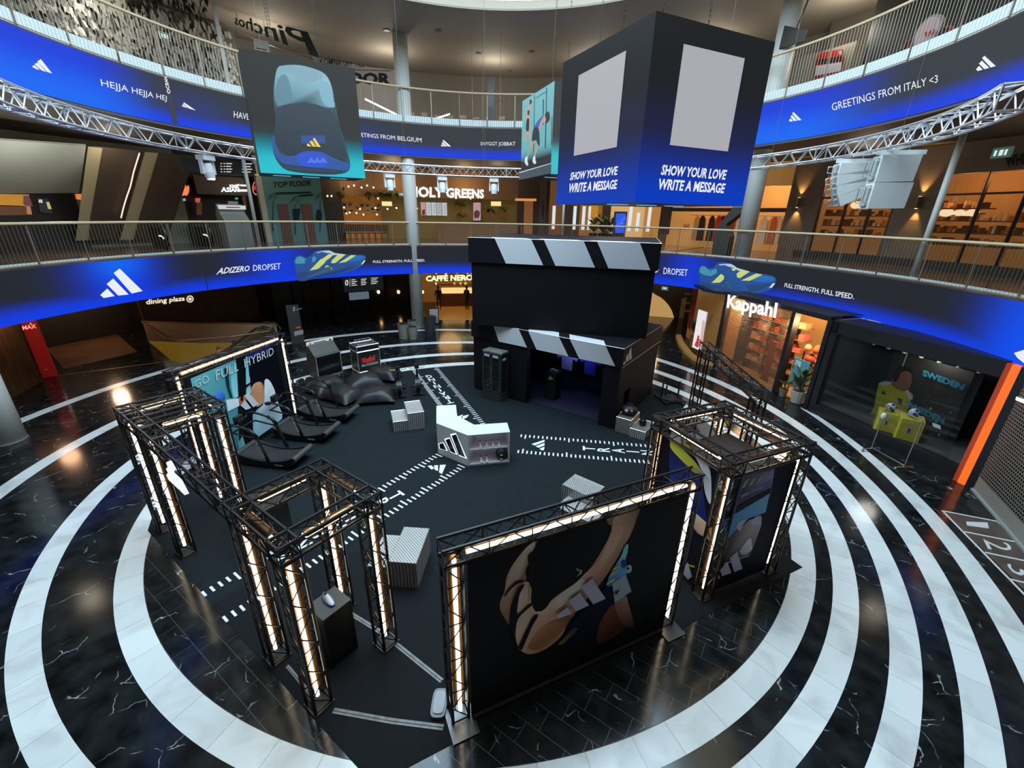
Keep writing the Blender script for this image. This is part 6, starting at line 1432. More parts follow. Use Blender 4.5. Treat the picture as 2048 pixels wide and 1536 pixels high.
# curved corner window with portrait screen
W_pts = [V2(p) for p in ((9.62,19.45),(9.2,19.75),(8.98,20.4),(9.0,21.4),(9.25,23.0),(9.7,24.8))]
cwn = thing('curved_shop_window', 'curved glass corner window with red sale banners left of the roller shutter', 'window', tuple(W_pts[2])); OAK = M('oak_panel_warm', (.45,.25,.08), .5, emit=(.5,.24,.05), es=.18)
for a, b in zip(W_pts, W_pts[1:]):
    MB().add([a+Z*.15, b+Z*.15, b+Z*HF, a+Z*HF], [(0,1,2,3)]).build('glass_pane', GLASS, cwn); MB().obox(a, b-a, Vector((.3,0,0)), Z*.15).build('plinth', OAK, cwn); MB().obox(a+Z*HF, b-a, Vector((.3,0,0)), Z*.12).build('head', BLK, cwn)
box_on((9.75,19.55,0), (0,1,0), .05, (1,0,0), .8, .02, HF, 'oak_panel', OAK, cwn); box_on((10.3,19.6,0), (0,1,0), 5.2, (1,0,0), .05, .02, HF, 'back_panel', OAK, cwn)
for k, y in enumerate((22.9,23.2)): box_on((9.75,y,0), (0,1,0), .35, (1,0,0), .02, .9, 3.2, 'sale_banner', P((190,60,40)), cwn)
A = Art(lambda x, y: onplane(x, y, (9.74,23,0), Vector((1,0,0))), toward((-1,0,0)))
for y in (585,603,619): A.text('Sale', [(1369,y+5),(1381,y+5),(1381,y),(1369,y)], P((230,190,170)), .01)
A.done('sale_text', cwn)
scr = thing('portrait_screen', 'bright white and pink portrait advertising screen in the corner window', 'screen', (9.15,20.6,.3)); SQ = [(1384,694),(1401,702),(1414,625),(1397,619)]; n_s = Vector((-.93,-.37,0)).normalized(); b0 = Vector((9.08,20.55,0))
pq = [onplane(*p, b0, n_s) for p in SQ]; MB().extr([p-n_s*.03 for p in pq], -n_s*.06).build('housing', WHITE, scr); A = Art(lambda x, y: onplane(x, y, b0, n_s), toward(n_s))
A.poly(SQ, E('portrait_white', (.86,.80,.84), 1.1)); A.poly([(1399,690),(1405,640),(1410,642),(1409,660),(1405,690)], S8((226,190,186))); A.poly([(1388,690),(1396,676),(1404,680),(1402,694)], S8((206,120,116))); A.poly([(1390,692),(1396,670),(1399,672),(1396,696)], S8((190,60,56))); A.done('screen_picture', scr)
potted('tall leafy plant in the curved corner window', Vector((9.7,22.2,.15)), .25, .6, 1.4, 12, (150,100,60))
# ------------------------------------------------------------------ sports shop window
S0, S1 = Vector((11.0,14.5,0)), Vector((12.28,10.12,0)); sd = (S1-S0).normalized(); sn = Vector((-sd.y,sd.x,0)); SL = (S1-S0).length
sp = thing('sports_shop_window', 'dark glazed sports shop window with black frame right of the clothing shop', 'window', tuple((S0+S1)/2))
box_on(S0, sd, SL, sn, .25, .0, .38, 'plinth', BLK, sp); box_on(S0, sd, .22, sn, .25, .38, HF, 'frame_post', BLK, sp); box_on(S0, sd, SL, sn, .3, 3.0, HF, 'frame_head', BLK, sp)
box_on(S0+sn*.26, sd, .06, sn, 2.0, .0, HF, 'partition', M('sports_side', (.06,.065,.06), .6), sp); box_on(S0, sd, SL, sn, 1.2, HF, HF+.03, 'roof_sheet', BLK, sp)
MID = SL*.52
for a_, b_ in ((.22,MID),(MID,SL-.35)): box_on(S0+sd*a_+sn*.1, sd, b_-a_-.015, sn, .012, .38, 3.0, 'glass_pane', M('sports_glass', (.02,.022,.024), .03, alpha=.25), sp)
box_on(S0+sn*2.2, sd, SL, sn, .1, 0, HF, 'back_wall', M('sports_back', (.018,.019,.020), .6), sp); box_on(S0+sn*.25, sd, SL, sn, 2., .36, .38, 'window_floor', M('window_floor_grey', (.07,.075,.07), .4), sp); box_on(S1-sd*.02, sd, .04, sn, 2.2, .0, HF, 'side_wall', M('sports_side', (.06,.065,.06), .6), sp)
A = Art(lambda x, y: onplane(x, y, S0+sn*.09, sn), toward(-sn)); A.text('stadium', [(1624,810),(1650,823),(1651,816),(1625,803)], P((200,204,204)), .02); A.poly([(1865,845),(1881,851),(1882,859),(1866,853)], P((170,180,180))); A.done('window_lettering', sp)
pb = thing('football_poster', 'large poster of a player in a yellow shirt with blue SWEDEN lettering', 'poster', tuple(S0+sd*3+sn*.9)); PO = S0+sn*1.15; pq = [onplane(*p, PO, sn) for p in ((1735,885),(1870,930),(1950,745),(1790,700))]
MB().extr([p+sn*.01 for p in pq], sn*.03).build('poster_board', M('poster_dark', (.012,.012,.010), .5), pb); A = Art(lambda x, y: onplane(x, y, PO, sn), toward(-sn))
A.poly([(1728,850),(1748,815),(1757,768),(1776,763),(1800,768),(1826,790),(1822,800),(1812,830),(1800,860),(1770,868),(1740,862)], P((152,146,20)), 2)
A.poly([(1757,766),(1772,762),(1786,766),(1768,773)], P((150,156,168))); A.poly([(1806,775),(1814,778),(1826,798),(1820,800)], P((150,156,168)))
A.poly([(1783,768),(1790,742),(1800,735),(1818,744),(1824,752),(1822,770),(1812,782),(1798,780)], P((104,74,56)), 3); A.poly([(1786,756),(1790,738),(1804,730),(1822,736),(1826,744),(1812,742),(1802,746),(1797,758),(1790,764)], P((16,13,12)), 3)
A.poly([(1795,795),(1806,799),(1803,810),(1797,806)], P((30,50,90))); A.logo([(1762,787),(1772,790),(1774,782),(1764,779)], P((20,24,40)))
pass
ra = random.Random(2)
for k in range(60):
    x = ra.uniform(0,1); y = ra.uniform(0,1); px, py = quadmap([(1800,900),(1868,920),(1905,820),(1830,812)])(x, y); s_ = ra.uniform(1.5,3.6); A.poly([(px-s_,py),(px,py-s_*1.3),(px+s_,py),(px,py+s_)], P([(120,104,40),(70,60,30),(150,130,60),(40,36,24),(90,80,50)][k % 5]))
for k in range(26):
    px, py = quadmap([(1830,800),(1915,835),(1925,785),(1840,755)])(ra.random(), ra.random()); s_ = ra.uniform(1.5,3.); A.poly([(px-s_,py),(px,py-s_),(px+s_,py),(px,py+s_)], P([(60,50,30),(40,36,24),(80,70,40)][k % 3]))
A.poly([(1828,838),(1844,836),(1850,850),(1834,856)], P((30,70,110))); A.poly([(1836,837),(1839,837),(1845,852),(1842,853)], P((190,170,50))); A.poly([(1829,848),(1848,841),(1849,844),(1830,851)], P((190,170,50)))
A.text('SWEDEN', [(1852,751),(1932,780),(1938,768),(1852,738)], P((40,124,150)), .05); A.text('SWEDEN', [(1818,812),(1894,848),(1898,836),(1820,800)], P((40,124,150)), .05); A.text('SWEDEN', [(1808,896),(1854,916),(1858,902),(1812,884)], P((110,150,170)), .05)
A.done('poster_print', pb)
def ycube(label, p, s):
    t = thing('yellow_display_cube', label, 'display cube', tuple(p), 0, 'yellow display cubes'); o = Vector(p); q = R_(-38); u = Vector((math.cos(q),math.sin(q),0)); v = Vector((-u.y,u.x,0))
    MB().obox(o-u*s/2-v*s/2, u*s, v*s, Z*s*1.15).build('cube_body', M('cube_yellow', (.45,.42,.03), .5, emit=(.3,.28,.02), es=.2), t)
    for d_, n_ in ((u,-v),(-v,-u)):
        c = o+n_*(s/2+.003)+Z*s*.55; MB().obox(c-d_*s*.13-Z*s*.16, d_*s*.26, n_*.004, Z*s*.34).build('badge', P((196,190,170)), t); MB().obox(c-d_*s*.04-Z*s*.12+n_*.005, d_*s*.08, n_*.003, Z*s*.24).build('trophy_mark', P((40,34,20)), t)
    c = o-v*(s/2+.004)+Z*s*.98
    for bq_ in LOGO: MB().extr([c+u*((x-.5)*s*.42)+Z*((y-.3)*s*.3)-v*.003 for x, y in bq_], -v*.003).build('logo_bar', P((226,220,150)), t)
    return t
def football(label, p, r=.14):
    t = thing('football', label, 'ball', tuple(p), 0, 'footballs in the window'); c = Vector(p)+Z*r; MB().ball(c, r, (1,1,1), 16, 10).build('ball_skin', P((210,214,220)), t, True)
    for a_, e_ in ((-1.2,.3),(-2.2,.1),(-1.7,-.5),(-1.8,1.0)): d_ = Vector((math.cos(a_)*math.cos(e_), math.sin(a_)*math.cos(e_), math.sin(e_))); MB().ball(c+d_*r*.86, r*.36, (1,1,1), 8, 5).build('patch', P((20,60,140) if e_ > 0 else (26,26,40)), t, True)
c1 = S0+sd*2.28+sn*.42+Z*.38; c2 = S0+sd*2.88+sn*.48+Z*.38
ycube('yellow display cube with a football, left one in the sports window', c1, .52); ycube('yellow display cube with a football, right one in the sports window', c2, .58)
football('white and blue football on the left yellow cube', c1+Z*.60); football('white and blue football on the right yellow cube', c2+Z*.67)
for k in range(7):
    p = S0+sd*(.8+k*.48)+sn*1.0+Z*2.92; ls = thing('window_spot_lamp', 'small white spot lamp under the ceiling of the sports window', 'lamp', tuple(p), 0, 'spot lamps in the sports window'); MB().lathe(p-Z*.2, [(.06,0),(.045,.2)], 10).build('lamp_body', P((170,172,172)), ls); MB().lathe(p-Z*.205, [(.05,0),(.05,.004)], 10).build('lens', M('lamp_lens', (.05,.05,.06), .1), ls)
point('sports_window_fill', tuple(S0+sd*2.6+sn*.5+Z*2.7), 45, (1,.95,.85), .3)  # added fill light to brighten the poster
# orange light pillar
op = thing('orange_light_pillar', 'glowing orange vertical light strip on a black pillar at right', 'pillar', tuple(S1)); box_on(S1+sd*.0-sn*.05, sd, .12, sn, .2, .0, HF, 'red_side', M('strip_red', (.3,.04,.015), .4, emit=(.5,.05,.015), es=.35), op); box_on(S1+sd*.12-sn*.08, sd, .17, sn, .2, .0, HF, 'orange_strip', E('strip_orange', lin((255,112,14)), 1.0), op); box_on(S1+sd*.29-sn*.08, sd, .34, sn, .3, .0, HF, 'black_cladding', BLK, op)
# perforated shutter
LA = S1+sd*.62; ld = Vector((-.44,-.9,0)).normalized(); LA = Vector((12.3,9.62,0)); ln_ = Vector((-ld.y,ld.x,0))
ps = thing('perforated_shutter', 'silver perforated roller shutter with warm light behind at the right edge', 'shutter', tuple(LA)); mb = MB(); cols_ = 74; rows_ = 36; st = .085
for i in range(cols_):
    for j in range(rows_):
        p = LA+ld*(i*st)+Z*(.42+j*st); x = st*.5
        mb.obox(p, ld*st, ln_*.01, Z*.024); mb.obox(p+ld*(x if j % 2 else 0)-ld*.012, ld*.024, ln_*.01, Z*st)
mb.build('perforated_grid', M('shutter_silver', (.30,.27,.23), .4, .5), ps)['kind'] = 'stuff'
box_on(LA, ld, cols_*st, ln_, .03, .01, .42, 'solid_bottom', M('shutter_solid', (.34,.32,.27), .5, .3), ps); box_on(LA-ln_*.05, ld, cols_*st, ln_, .12, .005, .06, 'sill', M('sill_grey', (.3,.33,.31), .4), ps)
struct('glow_wall_right', MB().obox(LA+ln_*1.3, ld*7, ln_*.1, Z*3.4), M('behind_shutter_glow', (.20,.10,.05), .7, emit=(.4,.17,.06), es=.25))  # warm glow plane, its light painted in to show through the shutter
A = Art(lambda x, y: onplane(x, y, LA-ln_*.02, ln_), toward(-ln_)); A.poly([(2033,793),(2050,800),(2050,808),(2031,800)], E('white_letters', (.95,.97,1.0), 1.6)); A.done('shop_sign', ps)
# hopscotch
hp = thing('floor_game', 'white hopscotch numbers one to three marked on the floor at right', 'floor marking', tuple(gp(1950,1080))); A = floorart(.003, .001); TW = P((205,208,205))
def stripe(a, b, w_=.05):
    a, b = gp(*a), gp(*b); d = (b-a).normalized(); n = Vector((-d.y,d.x,0))*w_/2; A.mb.add([a+n+Z*.004, a-n+Z*.004, b-n+Z*.004, b+n+Z*.004], [(0,1,2,3)], A._mi(TW))
stripe((1884,1021),(2120,1262)); stripe((1886,1022),(1995,1043)); stripe((1926,1063),(2032,1084)); stripe((1970,1105),(2090,1130)); stripe((2018,1158),(2110,1180)); stripe((1995,1043),(2100,1145))
A.text('1', [(1932,1043),(1934,1051),(1978,1057),(1975,1045)], TW); A.text('2', [(1966,1078),(1976,1098),(2029,1105),(2017,1086)], TW); A.text('3', [(2012,1127),(2024,1147),(2080,1160),(2066,1137)], TW); A.done('markings', hp)
MB().prism([(p.x,p.y) for p in (gp(1888,1024), gp(1995,1044), gp(2110,1150), gp(2120,1250))], .0, .0022).build('floor_mat_brown', M('floor_brown_right', (.09,.065,.05), .35, noise=.4, nscale=3), fl)
# ================================================================== LEVEL ONE SHOPS
CW1 = 20.0
def t1(px, py=420, r=CW1): return cyltz(px, py, C1, r)[0]
def z1(px, py, r=CW1): return cyltz(px, py, C1, r)[1]
def wall1(name, px0, px1, mat, r=CW1, za=4.88, zb=9.36, th=.15, n=10): return struct(name, MB().arc(C1, r, r+th, za, zb, t1(px1, 420, r), t1(px0, 420, r), n), mat)
def part1(nm, par, px0, px1, za, zb, r, mat, th=.08, n=4): return MB().arc(C1, r, r+th, za, zb, t1(px1, 420, r), t1(px0, 420, r), n).build(nm, mat, par)
wall1('wall_level_one_left', -90, 372, M('cinema_wall_grey_green', (.20,.21,.17), .7))
wall1('wall_level_one_dark', 372, 526, M('arcade_black_wall', (.012,.010,.009), .6))
cin = thing('poster_wall', 'dark cinema wall with glowing film posters on the upper balcony at far left', 'shopfront', tuple(cyl(80,430,C1,19.7))); part1('dark_panel', cin, -90, 158, 4.88, 7.35, 19.7, M('cinema_dark', (.010,.009,.009), .5), .1, 8)
cA = cylart(C1, 19.65)
cA.poly([(-5,388),(58,389),(62,412),(-5,410)], S8((190,130,40),.9)); cA.poly([(-5,412),(62,413),(64,430),(-5,431)], S8((90,56,34),.8)); cA.poly([(38,392),(58,391),(65,412),(40,412)], S8((100,62,56),.9)); cA.poly([(48,412),(60,412),(64,429),(54,428)], S8((170,120,90),.9))
cA.poly([(74,396),(96,398),(106,428),(80,424)], S8((26,30,34))); cA.poly([(77,399),(84,399),(85,406),(77,405)], S8((190,196,200))); cA.poly([(92,404),(98,404),(103,418),(96,418)], S8((190,180,110)))
cA.poly([(150,388),(163,388),(162,400),(152,398)], S8((230,120,60))); cA.done('posters', cin)['kind'] = 'stuff'
flm = thing('cinema_sign', 'red glowing Film sign on the upper balcony at the left edge', 'sign', tuple(cyl(10,350,C1,19.5))); cA = cylart(C1, 19.45); part1('board', flm, -60, 26, z1(10,372,19.5), z1(10,318,19.5), 19.5, M('film_sign_dark', (.04,.008,.006), .4), .1); cA.text('Film', [(0,352),(26,351),(26,343),(0,344)], E('neon_red', (1.0,.25,.22), 1.6), .03); cA.done('letters', flm)
# sloping white ceiling piece
q = [cyl(-60,276,C1,16.6), cyl(172,292,C1,16.6)]; w0, w1_ = cyl(-60,388,C1,19.6), cyl(158,386,C1,19.6)
struct('ceiling_slope', MB().extr([q[0], q[1], w1_, w0], (0,0,.06)), M('slope_grey_green', (.46,.50,.44), .7))
# escalator undersides rising to level two
def incline(label, tl, tr, bl, br, mat, rim=None):
    t = thing('escalator_underside', label, 'escalator', tuple(cyl(*bl, C1, 19.2))); a, b = cyl(*tl, C1, 17.2), cyl(*tr, C1, 17.2); c, d = cyl(*br, C1, 18.9), cyl(*bl, C1, 18.9)
    c2 = c+(c-b)*.35; d2 = d+(d-a)*.35
    MB().extr([a, b, c2, d2], (0,.12,-.02)).build('soffit_panel', mat, t)
    if rim:
        n_ = (b-a).normalized(); MB().obox(b, n_*.25, (c2-b), Vector((0,-.05,-.35))).build('side_cladding', rim, t); MB().path([b+n_*.27+Vector((0,-.06,-.1)), c2+n_*.27+Vector((0,-.06,-.1))], .02, 5).build('edge_lip', rim, t)
    return t
SOF = M('escalator_soffit', (.075,.055,.04), .5); RIM = M('escalator_cladding', (.50,.44,.28), .4, .2)
incline('left escalator underside with pale side cladding on the upper balcony', (186,292), (282,302), (180,436), (244,436), SOF, None)
incline('right escalator underside with dark soffit on the upper balcony', (308,304), (386,312), (278,436), (345,436), SOF, None)
def strip(label, tl, tr, bl, br): t = incline(label, tl, tr, bl, br, RIM); t['category'] = 'escalator cladding'; return t
strip('left pale cladding strip beside the escalator underside', (176,293), (203,296), (157,436), (180,436)); strip('right pale cladding strip beside the escalator underside', (290,304), (316,306), (252,437), (276,437))
esl = thing('escalator_light_strip', 'thin wavy glowing light strip between the two escalators', 'light', tuple(cyl(242,430,C1,18.3)))
e0, e1 = cyl(281,305,C1,17.1), cyl(240,436,C1,18.7); en_ = (e1-e0).cross(cyl(316,306,C1,17.1)-e0).normalized(); MB().path([onplane(*p, e0-Vector((0,.08,.05)), en_) for p in ((279,306),(270,335),(267,345),(261,372),(252,398),(247,415),(242,436))], .025, 6).build('strip', E('pink_strip', (1,.72,.6), 1.2), esl)
# dark shops with signs
hs = thing('hanging_directory', 'long black hanging directory with white arrows on the upper balcony', 'sign', tuple(cyl(470,330,C1,15.5))); part1('board', hs, 384, 526, z1(455,349,15.5), z1(455,322,15.5), 15.5, M('directory_black', (.012,.012,.012), .3), .12, 6)
cA = cylart(C1, 15.44)
for k in range(4):
    y = 326+5.5*k
    for x0, L_ in ((441,3),(447,3),(452,12-2*(k % 2)),(484,3),(490,14-3*(k % 2))): cA.poly([(x0,y+x0*.01-4.4),(x0+L_,y+x0*.01-4.2),(x0+L_,y+x0*.01-2.2),(x0,y+x0*.01-2.4)], DT)
cA.poly([(509,348),(519,349),(519,352),(509,351)], S8((170,160,110))); cA.done('directory_text', hs)['kind'] = 'stuff'
pg = thing('restaurant_sign', 'brown restaurant fascia with white glowing lettering on the upper balcony', 'sign', tuple(cyl(450,370,C1,19.4))); part1('fascia', pg, 402, 500, z1(450,390,19.4), z1(450,354,19.4), 19.4, M('restaurant_fascia', (.10,.07,.045), .5), .1); cA = cylart(C1, 19.35); WG = E('white_letters', (.95,.97,1.0), 1.6)
cA.text('PONG', [(459,376),(474,376),(474,369),(459,369)], WG, .04); cA.text('ASIAN', [(442,384),(478,384),(478,376),(442,374)], WG, .03); cA.text('S', [(473,383),(479,383),(479,368),(473,368)], WG, .03); cA.poly([(480,369),(497,370),(497,373),(480,372)], WG); cA.poly([(478,379),(497,379),(497,383),(478,383)], WG); cA.done('letters', pg)
rs = thing('round_restaurant_sign', 'round red ring sign next to the teal wall', 'sign', tuple(cyl(513,376,C1,19.3))); cA = cylart(C1, 19.25)
rgp = [(512.5+7.5*math.cos(t), 376+14*math.sin(t)) for t in [2*PI*i/20 for i in range(20)]]; rgi = [(512.5+6.3*math.cos(t), 376+12.6*math.sin(t)) for t in [2*PI*i/20 for i in range(20)]]; cA.poly(rgp, M('sign_black', (.01,.008,.008), .4)); cA.put(rgp+rgi, [(i,(i+1) % 20,20+(i+1) % 20,20+i) for i in range(20)], E('neon_red', (1.0,.25,.22), 1.6)); cA.poly([(507,372),(519,371),(519,379),(507,380)], S8((190,50,40))); cA.done('disc', rs); part1('mount', rs, 508, 517, z1(512,384,19.3), z1(512,368,19.3), 19.3, BLK, .1, 2)
nk = thing('red_logo_sign', 'glowing orange red wave sign in the dark shop on the upper balcony', 'sign', tuple(cyl(368,381,C1,19.6))); cA = cylart(C1, 19.5)
for k in range(3): cA.poly([(357+6*k,390),(362+6*k,368+2*k),(366+6*k,369+2*k),(366+6*k,382),(363+6*k,390)], E('orange_red_glow', (1,.16,.04), 1.4), 2)
cA.done('letters', nk); part1('mount', nk, 358, 376, z1(366,391,19.6), z1(366,368,19.6), 19.6, BLK, .1, 2)
sh = thing('dark_food_shop', 'dim food shop interior with small glowing screens on the upper balcony', 'shop', tuple(cyl(440,420,C1,19.6))); cA = cylart(C1, 19.6)
for q, c in (([(366,397),(371,397),(371,402),(366,402)],(150,200,190)), ([(390,396),(401,396),(400,405),(391,405)],(200,90,60)), ([(393,405),(404,405),(404,430),(393,430)],(70,36,20)), ([(456,402),(476,403),(476,414),(456,413)],(120,110,100)), ([(470,395),(476,395),(476,399),(470,399)],(60,180,150)), ([(484,392),(490,392),(494,414),(488,414)],(60,46,30))): cA.poly(q, S8(c,.8))
cA.done('glowing_screens', sh)['kind'] = 'stuff'; part1('counter', sh, 375, 520, 4.88, 5.9, 19.2, M('shop_counter_dark', (.02,.016,.013), .4), .4, 6)
wk = thing('info_kiosk', 'grey slanted information kiosk with white header behind the upper balcony rail', 'kiosk', (-12.4,20.6,4.88)); k0 = cyl(455,470,C1,15.2); a_ = t1(455,470,15.2); kd2 = Vector((math.sin(a_),-math.cos(a_),0)); kn2 = Vector((math.cos(a_),math.sin(a_),0)); o = Vector((k0.x,k0.y,4.89))
MB().extr([o+kn2*x+Z*z for x, z in ((0,0),(.7,0),(.75,1.5),(.55,1.95),(.3,1.5),(.0,1.2))], kd2*1.15).build('cabinet_body', M('kiosk_grey_green', (.13,.14,.12), .5), wk); MB().obox(o+kn2*.22+Z*1.72-kd2*.03, kd2*1.2, kn2*.06, Z*.18).build('header_panel', E('header_white', (.7,.72,.72), .8), wk); MB().obox(o+kn2*.215+Z*1.79+kd2*.3, kd2*.6, kn2*.004, Z*.04).build('header_text_line', BLK, wk)
for k, px in enumerate((325,415)):
    e0 = cyl(px, 470, C1, 16.2); rr = thing('escalator_handrail', ('black curved escalator handrail end with a lit loop, ' + ('left one' if k == 0 else 'right one')), 'escalator', (e0.x,e0.y,4.88)); dd = Vector((math.cos(R_(150)),math.sin(R_(150)),0)); e0 = Vector((e0.x,e0.y,4.9))
    MB().path([e0, e0-dd*.3+Z*.2, e0-dd*.42+Z*.6, e0-dd*.25+Z*1.0, e0+dd*.2+Z*1.12, e0+dd*1.2+Z*1.12], .07, 8).build('rubber_rail', ESB, rr, True); MB().extr([e0, e0-dd*.3+Z*.5, e0+Z*.9, e0+dd*1.2+Z*.9, e0+dd*1.2], Vector((.04,.02,0))).build('side_panel', ESB, rr); MB().path([e0+Z*.45-dd*.05, e0+Z*.55+dd*.1, e0+Z*.56+dd*.35], .03, 6).build('light_loop', E('loop_light', (1,.85,.65), 1.6), rr)
# teal lift wall
tw = thing('lift_wall', 'teal wall with line drawings and two brown lift doors on the upper balcony', 'wall panel', tuple(cyl(590,420,C1,18.6))); TEAL = M('teal_painted_wall', (.045,.15,.15), .6)
part1('teal_panel', tw, 533, 648, 4.88, 9.34, 18.6, TEAL, .12, 8); part1('grey_pier', tw, 523, 534, 4.88, 9.34, 18.5, M('pier_grey', (.3,.29,.24), .6), .3, 2)
for a0, a1, y in ((557,577,408),(604,624,408)): part1('lift_door', tw, a0, a1, 4.88, z1((a0+a1)/2,y,18.5), 18.5, M('lift_door_brown', (.09,.035,.02), .35), .08, 2)
cA = cylart(C1, 18.53); TD = P((18,34,40)); cA.text('TOP FLOOR', [(546,376),(622,371),(622,360),(546,364)], TD, .02)
for x0, x1, y in ((551,622,385),(598,626,390)): cA.poly([(x0,y),(x1,y-2),(x1,y+1),(x0,y+3)], TD)
for x0, y0 in ((546,402),(640,402),(590,408)):
    for k in range(3):
        c = (x0+3*k-3, y0-3*k); cA.put([(c[0]+(7-1.2*j)*math.cos(t), c[1]+(11-1.2*j)*math.sin(t)) for j in (0,.6) for t in [PI+PI*i/10 for i in range(11)]], [(i,i+1,12+i,11+i) for i in range(10)], TD)
    cA.poly([(x0-.6,y0),(x0+.6,y0),(x0+1,y0+60),(x0-1,y0+60)], TD)
cA.poly([(584,418),(600,417),(598,440),(587,440)], TD); cA.poly([(633,422),(638,419),(643,424),(643,440),(632,440)], TD, 2); cA.done('wall_drawing', tw)['kind'] = 'stuff'
point('balcony_lamp', tuple(Vector((*cyl(590,400,C1,15.8).to_2d(),8.8))), 30, (1,.9,.75), .3)
# ------------------------------------------------------------------ salad bar
hg_ = thing('salad_bar', 'warm lit salad bar with green brown walls and white lettering', 'shop', tuple(cyl(860,430,C1,20))); OLV = M('salad_wall_olive', (.13,.095,.03), .6, emit=(.3,.18,.03), es=.15); ORW = M('salad_wall_orange', (.35,.15,.03), .6, emit=(.55,.2,.03), es=.25)  # both walls carry the bar's warm light as painted glow
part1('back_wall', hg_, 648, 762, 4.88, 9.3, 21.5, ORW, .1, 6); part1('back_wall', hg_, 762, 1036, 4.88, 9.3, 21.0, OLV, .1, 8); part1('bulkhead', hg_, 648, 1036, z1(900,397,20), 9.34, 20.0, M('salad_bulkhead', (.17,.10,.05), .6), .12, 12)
part1('dark_pier', hg_, 648, 686, 4.88, 9.0, 19.6, M('salad_dark_pier', (.012,.010,.008), .6), .2, 2)
part1('counter_front', hg_, 872, 1036, 4.88, 6.0, 18.6, M('counter_wood', (.22,.10,.035), .5), .5, 8)
cA = cylart(C1, 19.95); cA.text('HOLY GREENS', [(817,394),(968,397),(968,379),(817,372)], E('white_letters', (.95,.97,1.0), 1.6), .035); cA.text('HOLY', [(666,381),(677,381),(677,377),(666,377)], WG, .03); cA.text('GREENS', [(664,389),(682,389),(682,384),(664,384)], WG, .03); cA.done('lettering', hg_)
mbd = thing('menu_board', 'row of white glowing menu panels above the salad counter', 'menu', tuple(cyl(868,415,C1,20.7))); 
for k in range(5): a0, a1 = 842+10.6*k, 842+10.6*(k+1)-1; part1('menu_panel', mbd, a0, a1, z1(868,431,20.7), z1(868,405,20.7), 20.7, S8([(190,150,150),(190,200,206),(190,200,206),(180,180,180),(190,200,206)][k],.9), .05, 1)
cA = cylart(C1, 20.66)
for k in range(1,5):
    for j in range(4): cA.poly([(845+10.6*k,410+5*j),(850+10.6*k,410+5*j),(850+10.6*k,411.2+5*j),(845+10.6*k,411.2+5*j)], S8((120,120,124)))
cA.poly([(844,420),(850,418),(850,430),(844,430)], S8((90,40,36))); cA.done('menu_lines', mbd)['kind'] = 'stuff'
ps2 = thing('food_poster', 'pink and brown framed food poster right of the menu panels', 'poster', tuple(cyl(954,422,C1,20.7))); part1('frame', ps2, 945, 963, z1(954,443,20.7), z1(954,403,20.7), 20.7, WOOD, .06, 1); cA = cylart(C1, 20.66); cA.poly([(946.5,405),(961.5,405),(961.5,441),(946.5,441)], S8((176,140,150))); cA.poly([(948,424),(955,420),(960,426),(956,438),(949,436)], S8((80,40,40)), 2); cA.done('print', ps2)
for px, nm in ((775,'left'),(992,'right')):
    bs = thing('small_lightbox', 'small cream lightbox sign hanging at the %s of the salad bar' % nm, 'sign', tuple(cyl(px,407,C1,19.3))); part1('lightbox', bs, px-10, px+10, z1(px,412,19.3), z1(px,403,19.3), 19.3, S8((240,215,150),1.1), .08, 1); p = cyl(px,403,C1,19.34); MB().tube(p, Vector((p.x,p.y,9.0)), .01, 4).build('hanger', BLK, bs)
pcl = [(655,392),(663,392),(688,415),(693,427),(699,425),(713,426),(720,418),(727,429),(751,416),(754,429),(756,397),(775,418),(793,416),(813,417),(834,417),(912,396),(941,397),(734,371),(723,375),(747,375),(697,373),(708,371)]
for k, (px, py) in enumerate(pcl):
    r = 19.0+.5*(k % 3); p = cyl(px, py, C1, r); lp = thing('globe_lamp', 'small glowing globe lamp hanging in the salad bar', 'lamp', tuple(p), 0, 'globe lamps in the salad bar'); MB().ball(p, .055, (1,1,1), 8, 6).build('globe', E('globe_warm', (1,.8,.5), 3.5), lp, True); MB().tube(p+Z*.08, Vector((p.x,p.y,9.2)), .006, 4).build('cord', BLK, lp)
rh = random.Random(9)
for k, (px, py) in enumerate([(690,409),(702,409),(690,422),(703,421),(716,416),(725,411),(736,411),(736,421),(745,418),(756,420),(758,411)]):
    p0_, pp_ = z1(px, py+5, 21.3), z1(px, py-5, 21.3); fr_p = thing('framed_picture', 'small framed picture on the orange salad bar wall', 'picture', tuple(cyl(px,py,C1,21.3)), 0, 'framed pictures in the salad bar'); part1('frame', fr_p, px-4.6, px+4.6, p0_, pp_, 21.3, P((205,190,160)), .05, 1); part1('picture', fr_p, px-2.8, px+2.8, p0_+.1, pp_-.1, 21.28, P([(110,60,30),(150,90,40),(60,40,30)][k % 3]), .02, 1)
def trailing(label, px, py, r, n, L_):
    p = cyl(px, py, C1, r); t = thing('trailing_plant', label, 'plant', tuple(p)); mb = MB()
    for k in range(n):
        a = rh.uniform(0,6.28); d_ = Vector((math.cos(a),math.sin(a),rh.uniform(-1.4,.5))).normalized()*L_*rh.uniform(.5,1); s_ = d_.cross(Z).normalized()*L_*.12; b = p+Vector((rh.uniform(-.3,.3),rh.uniform(-.1,.1),rh.uniform(-.1,.15))); mb.add([b, b+d_*.5+s_, b+d_, b+d_*.5-s_], [(0,1,2,3)])
    mb.build('foliage', M('leaf_green_dark', (.035,.075,.02), .4), t); MB().box(p, (.5,.25,.06), t1(px, py, r)).build('shelf_box', WOOD, t)
